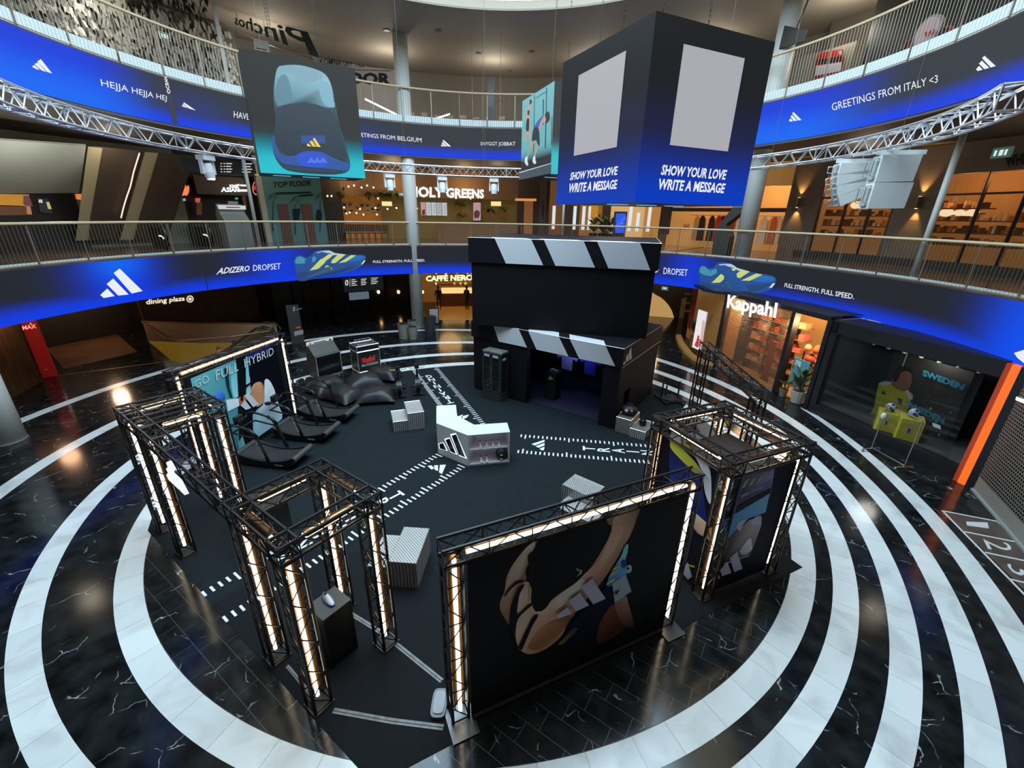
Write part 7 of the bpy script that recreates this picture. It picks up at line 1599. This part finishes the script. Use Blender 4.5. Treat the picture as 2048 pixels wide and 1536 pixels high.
trailing('trailing plant on the upper shelf right of the menu panels', 919, 405, 20.6, 24, .5); trailing('trailing plant on the lower shelf right of the menu panels', 919, 427, 20.6, 24, .5); trailing('leafy plant left on the salad bar shelving', 977, 417, 19.8, 26, .6); trailing('leafy plant right on the salad bar shelving', 1002, 417, 19.8, 26, .6)
for k, px in enumerate((742,765,785,680)): trailing(['leafy hanging plant under the salad bar ceiling, left of middle','leafy hanging plant under the salad bar ceiling, middle one','leafy hanging plant under the salad bar ceiling, nearest the column','dark leafy plant hanging at the salad bar pier'][k], px, 385, 19.8, 22, .7)
shv = thing('pigeonhole_shelf', 'red brown pigeonhole shelf at the right of the salad bar', 'shelf', tuple(cyl(990,440,C1,19.7)))
za, zb = 4.9, z1(990,425,19.7)
for k in range(6): part1('divider', shv, 971+8*k, 972+8*k, 5.9, zb, 19.7, M('shelf_red_brown', (.22,.08,.035), .5), .35, 1)
for k in range(4): z = 5.9+(zb-5.9)*k/3; part1('board', shv, 971, 1012, z-.02, z+.02, 19.7, M('shelf_red_brown', (.22,.08,.035), .5), .35, 2)
for k in range(7):
    px = 690+13*k; p = cyl(px, 446, C1, 18.4); chr_ = thing('bar_chair', 'dark chair at the tables of the salad bar', 'chair', (p.x,p.y,4.88), 0, 'chairs in the salad bar'); 
    MB().box((p.x,p.y,5.35), (.4,.4,.04)).build('seat', BLK, chr_); MB().box((p.x,p.y+.19,5.65), (.4,.03,.45)).build('backrest', WOOD, chr_)
    for sx in (-.17,.17):
        for sy in (-.17,.17): MB().tube((p.x+sx,p.y+sy,4.89), (p.x+sx,p.y+sy,5.34), .015, 5).build('leg', BLK, chr_)
for px, pw_ in ((700,70),(800,80),(930,110)): point('salad_fill', tuple(Vector((*cyl(px,400,C1,18.6).to_2d(),8.4))), pw_, (1,.6,.25), .3)  # added warm fill, separate from the globe lamps
# ------------------------------------------------------------------ brown luxury front and corridor
lx = thing('luxury_shopfront', 'dark bronze luxury shopfront between salad bar and corridor', 'shopfront', tuple(cyl(1070,430,C1,20))); part1('facade', lx, 1034, 1098, 4.88, 9.34, 20.0, M('bronze_facade', (.045,.022,.012), .4), .2, 4); part1('warm_recess', lx, 1048, 1066, 4.9, z1(1056,400,19.95), 19.95, M('bronze_lit', (.2,.08,.025), .5, emit=(.4,.15,.03), es=.3), .03, 2); part1('lit_cornice', lx, 1030, 1072, z1(1050,402,19.9), z1(1050,397,19.9), 19.9, E('cornice_glow', (.9,.4,.1), .7), .05, 3); part1('pier', lx, 1078, 1092, 4.9, 9.3, 19.9, M('bronze_pier', (.075,.05,.035), .5), .1, 2)
cA = cylart(C1, 19.88); cA.text('ARMANI', [(1088,440),(1088,402),(1084,402),(1084,440)], P((40,28,22)), .01); cA.done('lettering', lx)
cr_ = thing('corridor_shops', 'bright warm shopping corridor below the message cube', 'corridor', tuple(cyl(1200,430,C1,24))); 
for px0, px1, c, es in ((1098,1124,(120,80,44),.6),(1124,1160,(60,44,32),.6),(1160,1205,(150,100,44),.7),(1205,1222,(40,28,20),.5),(1222,1290,(214,170,110),.9),(1290,1322,(190,130,60),.8),(1322,1352,(70,54,38),.6)): part1('lit_bay', cr_, px0, px1, 4.88, 9.3, 24.0, S8(c, es), .1, 2)  # corridor bays and goods have their light painted in as emission
for px in (1108,1150,1168,1180,1262,1278,1300): part1('glowing_item', cr_, px-3, px+3, 5.6, 6.9+.4*(px % 3), 23.6, S8((236,180,96) if px % 2 else (220,226,226),1.0), .1, 1)
part1('vase', cr_, 1182, 1196, 6.5, 7.9, 23.5, S8((190,130,30),.9), .1, 1); part1('shop_floor', cr_, 1098, 1352, 4.885, 4.9, 15., M('corridor_floor', (.3,.18,.09), .2), 9., 6)
kk = thing('blue_screen_kiosk', 'tall blue glowing screen kiosk behind the rail below the message cube', 'screen', tuple(Vector((*cyl(1241,470,C1,15.5).to_2d(),4.88)))); part1('housing', kk, 1229, 1254, 4.89, z1(1241,423,15.5), 15.5, BLK, .15, 1); cA = cylart(C1, 15.47); cA.poly([(1232,427),(1252,427),(1250,466),(1230,466)], S8((20,70,220),1.1)); cA.poly([(1232,450),(1252,430),(1252,438),(1231,460)], S8((34,92,236),1.1)); cA.text('SVEA', [(1236,448),(1246,448),(1246,445),(1236,445)], S8((200,230,240)), .02); cA.done('screen', kk)
for k, px in enumerate((1188,1206,1222)): p = cyl(px, 455, C1, 17.5); potted(['dark leafy plant left of the blue kiosk','dark leafy plant between the blue kiosk and its neighbour','dark leafy plant nearest the blue kiosk'][k], Vector((p.x,p.y,4.89)), .3, .7, 1.4, 14, (24,22,20))
point('corridor_lamp', tuple(Vector((*cyl(1230,430,C1,21).to_2d(),8.6))), 160, (1,.72,.4), .3)
# ------------------------------------------------------------------ upstairs clothing shop
ucs = thing('upstairs_clothing_shop', 'warm lit upstairs clothing shop right of the message cube', 'shop', tuple(cyl(1450,420,C1,19))); UW = M('upstairs_wall', (.5,.28,.1), .7, emit=(.8,.38,.1), es=.3)  # wall glows in place of real lamplight falling on it
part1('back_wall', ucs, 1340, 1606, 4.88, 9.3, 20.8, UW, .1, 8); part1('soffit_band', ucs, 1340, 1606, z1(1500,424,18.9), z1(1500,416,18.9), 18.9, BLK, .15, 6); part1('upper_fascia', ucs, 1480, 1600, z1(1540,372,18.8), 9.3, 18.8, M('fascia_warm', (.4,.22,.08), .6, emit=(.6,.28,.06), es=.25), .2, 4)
part1('shutter_screen', ucs, 1322, 1344, 5.6, 8.2, 19.5, M('bronze_facade', (.045,.022,.012), .4), .1, 2)
for k in range(2): part1('frame_post', ucs, 1592+10*k, 1598+10*k, 4.88, 9.3, 18.4, BLK, .3, 1)
cA = cylart(C1, 19.0); cA.text('SALE', [(1367,455),(1379,455),(1379,448),(1367,448)], P((120,50,20)), .03); cA.done('sale_text', ucs)
for k in range(26):
    px = 1384+rh.uniform(0,1)*(100 if k < 16 else 0)+(rh.uniform(120,200) if k >= 16 else 0); p = cyl(px, 440, C1, 19.6+rh.uniform(0,.6)); c = [(226,190,140),(214,110,50),(190,60,40),(236,210,170),(60,44,32),(200,160,110)][rh.randrange(6)]; a_ = t1(px,440,19.6)
    g_ = MB().extr([Vector((p.x,p.y,0))+Vector((math.sin(a_),-math.cos(a_),0))*x+Z*z for x, z in ((-.2,5.3),(.2,5.3),(.16,6.55),(.05,6.75),(-.05,6.75),(-.16,6.55))], Vector((math.cos(a_),math.sin(a_),0))*.08).build('hanging_garment', P(c)); tag(g_, 'garment hanging in the upstairs clothing shop', 'clothes', 'garments in the upstairs clothing shop')
rlu = thing('garment_rail', 'long garment rail in the upstairs clothing shop', 'rail', tuple(cyl(1450,430,C1,19.8))); part1('rail_tube', rlu, 1380, 1600, 6.76, 6.79, 19.85, STEEL, .03, 8)
for px, pw_ in ((1400,90),(1540,120)): point('upstairs_fill', tuple(Vector((*cyl(px,400,C1,19.4).to_2d(),8.3))), pw_, (1,.6,.28), .3)  # added fill for the warm interior, no fittings modelled
ik = thing('info_kiosk', 'dark slanted information kiosk beside the column upstairs', 'kiosk', tuple(Vector((*cyl(1450,480,C1,14.9).to_2d(),4.88)))); a_ = t1(1450,480,14.9); k0 = cyl(1426,490,C1,14.9); kd2 = Vector((math.sin(a_),-math.cos(a_),0)); kn2 = Vector((math.cos(a_),math.sin(a_),0)); o = Vector((k0.x,k0.y,4.89))
MB().extr([o+kd2*x+Z*z for x, z in ((0,0),(.75,0),(.75,.9),(.45,1.45),(1.25,2.15),(1.2,2.3),(.7,2.3),(.15,1.5),(-.05,1.0))], kn2*.55).build('cabinet_body', M('kiosk_dark', (.035,.033,.03), .5), ik); MB().obox(o+kd2*.62+Z*2.2-kn2*.02, kd2*.6, kn2*.6, Z*.13).build('header_panel', P((120,120,116)), ik)
# ------------------------------------------------------------------ taupe shopfront with big windows
tp_ = thing('taupe_shopfront', 'taupe upstairs shopfront with large amber windows at right', 'shopfront', tuple(cyl(1800,400,C1,18.5))); TAU = M('taupe_render', (.115,.085,.06), .75, noise=.12, nscale=2)
RW = 18.2
for px0, px1 in ((1606,1636),(1786,1868)): part1('pier', tp_, px0, px1, 4.88, 9.34, RW, TAU, .3, 3)
part1('lintel', tp_, 1606, 1790, z1(1700,348,RW), 9.34, RW, TAU, .3, 6); part1('lintel', tp_, 1866, 2140, z1(1950,345,RW), 9.34, RW, TAU, .3, 8)
part1('base_plinth', tp_, 1606, 2140, 4.88, 5.2, RW-.02, M('dark_plinth', (.02,.016,.013), .5), .3, 10)
part1('interior_wall', tp_, 1600, 2160, 4.88, 9.3, RW+2.4, M('amber_interior', (.34,.17,.06), .7, emit=(.7,.30,.07), es=.16), .1, 12)  # interior light put into this wall as amber emission
for px0, px1 in ((1636,1786),(1868,2140)): part1('window_pane', tp_, px0, px1, 5.2, z1(1700,349,RW), RW+.1, M('amber_glass', (.25,.12,.04), .05, alpha=.18), .01, 6)
for px in (1636,1688,1738,1784,1868,1952,2036): part1('mullion', tp_, px-1.5, px+1.5, 5.2, 8.75, RW, BLK, .15, 1)
for px0, px1 in ((1636,1786),(1868,2140)): part1('transom', tp_, px0, px1, 7.55, 7.62, RW, BLK, .12, 5)
cA = cylart(C1, RW-.02); cA.text('WHITE', [(2012,335),(2072,325),(2070,302),(2010,312)], P((24,20,17)), .03); cA.text('ARKET', [(1814,443),(1838,445),(1839,441),(1815,439)], P((30,24,18)), .02); cA.text('ARKET', [(1584,420),(1596,421),(1596,418),(1584,417)], P((30,24,18)), .02); cA.done('lettering', tp_)
for px, py in ((1596,405),(1836,405)):
    p = cyl(px, py, C1, RW-.12); lm = thing('up_down_wall_lamp', 'brass up-and-down wall lamp on the %s taupe pier' % ('left' if px < 1700 else 'right'), 'lamp', tuple(p)); MB().tube(p-Z*.22, p+Z*.22, .06, 10).build('cylinder', M('dark_brass', (.1,.06,.03), .4, .6), lm)
    for s in (-1,1): MB().tube(p+Z*s*.22, p+Z*s*.225, .05, 10).build('lens', E('lamp_amber', (1,.6,.2), 8), lm)
    spot('wall_lamp_up', tuple(p+Z*.24), tuple(p+Z*2+Vector((p.x-C1[0],p.y-C1[1],0)).normalized()*.25), 130, (1,.55,.16), 60, .8, .03); spot('wall_lamp_down', tuple(p-Z*.24), tuple(p-Z*2+Vector((p.x-C1[0],p.y-C1[1],0)).normalized()*.25), 130, (1,.55,.16), 60, .8, .03)
struct('wall_level_one_pier', MB().arc(C1, RW, RW+.3, 4.88, 9.34, t1(1606,420,RW), t1(1572,420,RW), 3), TAU)
shd = [(1650,1780,5.9),(1650,1780,6.35),(1650,1780,6.8),(1872,2060,5.75),(1872,2060,6.2),(1872,2060,6.65),(1872,1975,7.1)]
for k, (px0, px1, z) in enumerate(shd):
    st_ = thing('display_shelf', 'dark display shelf with small goods in the amber %s window, tier %s' % ('left' if px0 < 1800 else 'right', ['one','two','three','one','two','three','four'][k]), 'shelf', tuple(cyl((px0+px1)/2,420,C1,RW+1.4))); part1('board', st_, px0, px1, z, z+.04, RW+1.2, M('shelf_dark', (.03,.015,.008), .5), .45, 5)
    px = px0+3
    while px < px1-4:
        w_ = rh.uniform(3,9); hh = rh.uniform(.08,.3); c = [(236,196,140),(200,120,50),(90,50,24),(240,220,190),(150,90,40),(60,36,20)][rh.randrange(6)]; a0, a1 = t1(px+w_,420,RW+1.3), t1(px,420,RW+1.3)
        g_ = MB().arc(C1, RW+1.25, RW+1.55, z+.045, z+.045+hh, a0, a1, 1).build('shop_item', P(c)); tag(g_, 'small item on shelf tier %s of the amber %s window' % (['one','two','three','one','two','three','four'][k], 'left' if px0 < 1800 else 'right'), 'goods', 'goods in the amber %s window' % ('left' if px0 < 1800 else 'right')); px += w_+rh.uniform(1,6)
for px, py in ((1712,410),(1893,425),(1918,428),(1944,427)): p = cyl(px, py, C1, RW+1.5); lp = thing('paper_globe_lamp', 'round paper lamp hanging in the amber windows', 'lamp', tuple(p), 0, 'paper lamps in the amber windows'); MB().ball(p, .22, (1,1,.75), 12, 8).build('globe', E('paper_glow', (1,.75,.45), 1.3), lp, True); MB().tube(p+Z*.15, p+Z*1.2, .006, 4).build('cord', BLK, lp)
for px, pw_ in ((1700,60),(1930,90),(2050,50)): point('window_fill', tuple(Vector((*cyl(px,390,C1,RW+1.0).to_2d(),8.2))), pw_, (1,.5,.16), .3)  # added fill for the amber glow, apart from the paper lamps
# exit signs
def exit_sign(label, p, wd, hh, n_):
    t = thing('exit_sign', label, 'exit sign', tuple(p)); n_ = Vector(n_).normalized(); u = Vector((-n_.y,n_.x,0)); MB().obox(p-u*wd/2-n_*.03, u*wd, n_*.06, Z*hh).build('box', P((190,200,196)), t); MB().obox(p-u*wd*.45+n_*.031+Z*hh*.1, u*wd*.9, n_*.004, Z*hh*.8).build('green_face', S8((40,96,84),.9), t)
    for k, x in enumerate((-.3,-.05,.22)): MB().obox(p+u*wd*(x-.06)+n_*.036+Z*hh*.22, u*wd*(.13 if k != 1 else .2), n_*.003, Z*hh*.55).build('pictogram', S8((214,226,222)), t)
def inward(p, C): return Vector((C[0]-p.x, C[1]-p.y, 0))
p = cyl(2000,316,C1,17.8); exit_sign('green exit sign on the taupe fascia at upper right', p, .55, .32, inward(p,C1)); p = cyl(803,392,C1,18.5); exit_sign('green exit sign left of the salad bar column', p, .34, .2, inward(p,C1)); p = cyl(1330,576,C1,13.9); exit_sign('green exit sign under the ribbon screen right of the pavilion', Vector((p.x,p.y,3.0)), .34, .2, inward(p,C1))
# ================================================================== LEVEL TWO
CW2 = 18.5
def t2_(px, py=140, r=CW2): return cyltz(px, py, C2, r)[0]
def part2(nm, par, px0, px1, za, zb, r, mat, th=.1, n=4, py=140): return MB().arc(C2, r, r+th, za, zb, t2_(px1, py, r), t2_(px0, py, r), n).build(nm, mat, par)
struct('wall_level_two_rear', MB().arc(C2, CW2, CW2+.2, 10.92, 14.8, R_(30), R_(168), 60), M('upper_wall_grey', (.20,.185,.155), .7)); struct('wall_level_two_right', MB().arc(C2, CW2-1.2, CW2-1, 10.92, 14.8, R_(-30), R_(32), 20), M('upper_wall_brown', (.13,.11,.085), .7))
struct('wall_level_two_left', MB().arc(C2, CW2-.5, CW2-.3, 10.92, 14.8, R_(168), R_(215), 20), M('upper_wall_dark', (.05,.042,.035), .7))
wst = thing('wall_lettering', 'grey wall graphic announcing level four behind the upper balcony', 'sign', tuple(cyl(740,130,C2,CW2))); part2('panel', wst, 628, 800, 10.95, 14.75, CW2-.06, M('graphic_grey', (.36,.36,.37), .7), .05, 5); cA = cylart(C2, CW2-.08); INK = P((40,44,50))
cA.text('KOMNA UPP TILL VÅNING 4', [(640,130),(782,137),(782,120),(640,112)], INK, .01); cA.poly([(655,137),(782,141),(782,143),(655,139)], P((90,92,96))); cA.text('FLOOR', [(660,168),(782,171),(782,146),(660,143)], INK, .05)
for k in range(3): cA.poly([(662+30*k,104),(668+30*k,108),(672+30*k,118),(666+30*k,112)], INK)
cA.done('lettering', wst)
ps_ = thing('restaurant_letters', 'large dark green script letters seen from behind on the upper balcony', 'sign', tuple(cyl(550,60,C2,15.5))); cA = cylart(C2, 15.0); DG = M('dark_green_letters', (.008,.03,.026), .4)
cA.text('Pinchos', [(468,48),(640,118),(632,62),(470,30)], DG, .02, .2, True); cA.done('letters', ps_)
MB().path([cyl(470,45,C2,15.1), cyl(560,75,C2,15.1), cyl(640,110,C2,15.1)], .02, 5).build('support_rail', STEEL, ps_); MB().path([cyl(470,62,C2,15.1), cyl(560,98,C2,15.1), cyl(640,122,C2,15.1)], .02, 5).build('support_rail', STEEL, ps_)
for px, py in ((475,40),(530,60),(618,95)): p = cyl(px, py, C2, 15.1); MB().tube(p, Vector((p.x,p.y,14.8)), .02, 5).build('hanger', STEEL, ps_)
wc = thing('small_white_sign', 'small white card sign below the green script letters', 'sign', tuple(cyl(521,90,C2,14.6))); cA = cylart(C2, 14.6); cA.poly([(506,76),(537,83),(540,105),(509,99)], P((205,205,200))); cA.text('Westfield', [(516,91),(529,93),(529,87),(516,85)], P((180,80,70)), .01); cA.poly([(512,95),(533,99),(533,101),(512,97)], INK); cA.done('card', wc); p = cyl(522,78,C2,14.65); MB().tube(p-Z*.3, Vector((p.x,p.y,13.6)), .01, 4).build('hanger', STEEL, wc)
# glittering disc curtain behind the upper left rail
dc = thing('sequin_wall', 'glittering silver disc wall behind the upper left balcony', 'wall panel', tuple(cyl(220,60,C2,16))); part2('backing', dc, -120, 470, 10.95, 14.6, 16.6, M('sequin_backing', (.07,.068,.06), .5), .05, 14, 80)
mb = MB(); rq = random.Random(4); ta, tb = t2_(470,120,16.4), t2_(-60,40,16.4)
for k in range(1500):
    a_ = ta+(tb-ta)*rq.random(); z = 11.0+3.4*rq.random(); c_, s_ = math.cos(a_), math.sin(a_); o = Vector((C2[0]+16.45*c_, C2[1]+16.45*s_, z)); u = Vector((-s_,c_,rq.uniform(-.3,.3)))*.05; v = Vector((c_*rq.uniform(-.6,.6), s_*rq.uniform(-.6,.6), 1))*.13; mb.add([o-u-v, o+u-v, o+u+v, o-u+v], [(0,1,2,3)])
o = mb.build('silver_discs', M('silver_disc', (.36,.36,.33), .4, .3), dc); o['kind'] = 'stuff'
area('upper_left_glow', tuple(cyl(230,30,C2,14.4)), 3.0, 14, (1,.96,.88), (0,0,0), 160)
# upper-balcony things seen behind the wires
bus = thing('bus_photo_panel', 'photo panel of a red double-decker bus behind the upper right rail', 'picture', tuple(cyl(1655,140,C2,15.5))); cA = cylart(C2, 15.5); cA.poly([(1638,106),(1686,98),(1688,118),(1684,146),(1630,158),(1630,130)], P((150,28,26))); cA.poly([(1640,109),(1660,105),(1660,113),(1640,117)], P((130,150,160))); cA.poly([(1666,104),(1684,101),(1684,109),(1666,112)], P((130,150,160))); cA.poly([(1634,120),(1684,112),(1684,122),(1634,130)], P((40,30,26))); cA.poly([(1636,122),(1670,117),(1670,120),(1636,125)], P((200,190,120))); cA.poly([(1632,132),(1684,124),(1682,142),(1630,152)], P((180,186,190))); cA.poly([(1644,136),(1660,133),(1660,144),(1644,147)], P((60,60,64))); cA.done('bus_print', bus); part2('panel', bus, 1590, 1700, 10.95, 13.2, 15.55, M('panel_grey_brown', (.17,.145,.11), .6), .08, 4)
dkp = thing('dark_shopfront', 'black shopfront behind the upper right rail', 'shopfront', tuple(cyl(1850,80,C2,15.8))); part2('dark_panel', dkp, 1740, 2140, 10.95, 14.5, 15.8, M('shop_black', (.008,.010,.010), .4), .1, 10, 60)
rsg = thing('round_logo_sign', 'round pink and white sign on red arms behind the upper right rail', 'sign', tuple(cyl(1860,65,C2,13.2))); p = cyl(1860,65,C2,13.3); nn = inward(p,C2).normalized(); MB().tube(p, p+nn*.1, .42, 24).build('disc', P((120,116,110)), rsg); MB().tube(p+nn*.1, p+nn*.11, .36, 24).build('disc_face', P((170,140,136)), rsg)
for q in ([(1806,98),(1815,84),(1835,74)], [(1885,58),(1900,54),(1908,62)]): MB().path([cyl(*x,C2,13.35) for x in q], .05, 6).build('arm', P((120,50,48)), rsg)
MB().tube(p-Z*.3, Vector((p.x,p.y,10.93)), .04, 8).build('post', BLK, rsg); cA = cylart(C2, 13.12); cA.text('H2', [(1850,72),(1872,66),(1872,58),(1850,63)], P((150,40,44)), .03); cA.done('mark', rsg)
tv = thing('black_monitor', 'black hanging monitor at the right column of the upper balcony', 'monitor', tuple(cyl(1590,75,C2,12.6))); a0 = cyl(1566,55,C2,12.7); pq = [cyl(*q, C2, 12.7) for q in ((1558,97),(1608,82),(1616,60),(1569,51))]; MB().extr(pq, (.05,.1,0)).build('panel', M('monitor_black', (.006,.006,.006), .3), tv); MB().tube((pq[0]+pq[2])/2+Vector((0,.1,0)), Vector((pq[2].x,pq[2].y+.1,14.8)), .03, 6).build('bracket', BLK, tv)
pt = thing('upright_panel', 'dark upright display panel on the rear upper balcony', 'panel', tuple(cyl(985,200,C2,14))); part2('panel', pt, 976, 988, 10.95, 13.6, 13.6, M('display_dark', (.03,.025,.03), .3), .06, 1, 200)
for k, (a, b, lb) in enumerate((((730,198),(793,229),'left'),((872,237),(900,228),'right'))): tl = thing('leaning_light_tube', 'glowing white light tube behind the upper rear rail, %s one' % lb, 'light', tuple(cyl(*a,C2,14.5))); MB().tube(cyl(*a,C2,14.5), cyl(*b,C2,14.2), .045, 8).build('tube', E('tube_glow', (1,.86,.66), 2.5), tl); MB().tube(cyl(*b,C2,14.2), cyl(*b,C2,14.2)-Z*.1, .03, 6).build('cap', BLK, tl)
fd = thing('upper_cafe_counter', 'dim brown cafe counter behind the rear upper rail', 'counter', tuple(cyl(900,220,C2,16))); part2('counter', fd, 720, 1040, 10.95, 12.0, 16.2, M('cafe_brown', (.05,.032,.02), .5), .4, 8, 220)
for k in range(9): px = 790+26*k; part2('warm_item', fd, px, px+12, 12.0, 12.12+.04*(k % 3), 16.1, M('cafe_item', (.4,.27,.14), .5), .2, 1, 215)
p = cyl(873,143,C2,18.2); exit_sign('small exit sign on the rear upper wall', p, .38, .3, inward(p,C2)); p = cyl(331,80,C2,15.6); exit_sign('small exit sign before the glittering disc wall', p, .38, .25, inward(p,C2))
hp_ = thing('hanging_greenery', 'dark hanging greenery under the ceiling at upper left', 'plant', tuple(cyl(360,12,C2,14.6))); mb = MB()
for k in range(260):
    px = rq.choice((rq.uniform(255,320), rq.uniform(335,412))); p = cyl(px, rq.uniform(-25,14) if px < 325 else rq.uniform(-25,36), C2, 14.4+rq.uniform(0,.6)); d_ = Vector((rq.uniform(-.5,.5),rq.uniform(-.5,.5),-1)).normalized()*.35; s_ = d_.cross(Z).normalized()*.05; mb.add([p, p+d_*.5+s_, p+d_, p+d_*.5-s_], [(0,1,2,3)])
mb.build('foliage', M('greenery_dark', (.012,.016,.008), .6), hp_)['kind'] = 'stuff'; p = cyl(360,0,C2,14.6); MB().tube(p, Vector((p.x,p.y,14.8)), .02, 5).build('hanger', BLK, hp_)
# ceiling downlight fittings
for k, (px, py) in enumerate(((773,60),(876,61),(957,106),(1063,103),(1019,141))): p = gp(px, py, 14.79); dn = thing('ceiling_fitting', 'small round fitting in the upper ceiling', 'fitting', tuple(p), 0, 'round fittings in the upper ceiling'); MB().lathe(p-Z*.03, [(.14,0),(.16,.03)], 12).build('ring', M('fitting_grey', (.2,.18,.15), .5), dn)
# thin wires
for k, (px, y0, y1) in enumerate(((965,20,330),(1001,20,200),(944,20,220))): p = cyl(px, 150, C2, 11.2); wv = thing('suspension_wire', ['thin bright wire hanging before the rear balconies, left of the athlete cube','faint thin wire hanging before the upper rear balcony, right one','faint thin wire hanging before the upper rear balcony, left one'][k], 'wire', (p.x,p.y,8.6 if k == 0 else 11)); MB().tube((p.x,p.y,8.6 if k == 0 else 11), (p.x,p.y,15.0), .008, 4).build('wire', STEEL, wv)
for (a, b, pw_) in (((884,356),(1130,846),130),((988,358),(1075,868),90),((778,350),(838,925),110)):
    q0 = cyl(*a, CT, RT); spot('carpet_patch_spot', (q0.x,q0.y,7.45), tuple(gp(*b)), pw_, (.8,.95,1.), 5.5, .9, .03)  # added spots making the reflected-light patches on the carpet; these heads are unlit
# ------------------------------------------------------------------ one label per thing: order look-alikes from left to right
ORD = 'first second third fourth fifth sixth seventh eighth ninth tenth eleventh twelfth thirteenth fourteenth fifteenth sixteenth seventeenth eighteenth nineteenth twentieth'.split()
def ordn(i):
    if i < 20: return ORD[i]
    t = ('twenty','thirty','forty','fifty','sixty')[(i+1)//10-2]; u = (i+1) % 10
    return (t[:-1]+'ieth') if u == 0 else t+'-'+ORD[u-1]
def screen_x(o):
    if o.type == 'MESH': v = sum((Vector(c) for c in o.bound_box), Vector())/8; v = v+o.location
    else: v = o.location
    d = v-CAMP; return d.dot(rt)/max(d.dot(fw), .1)
byl = {}
for o in list(COL.objects):
    if o.parent is None and 'label' in o: byl.setdefault(o['label'], []).append(o)
for lb, os_ in byl.items():
    if len(os_) > 1:
        for i, o in enumerate(sorted(os_, key=screen_x)): o['label'] = lb+', '+ordn(i)+' from the left'
print('objects', len(bpy.data.objects))
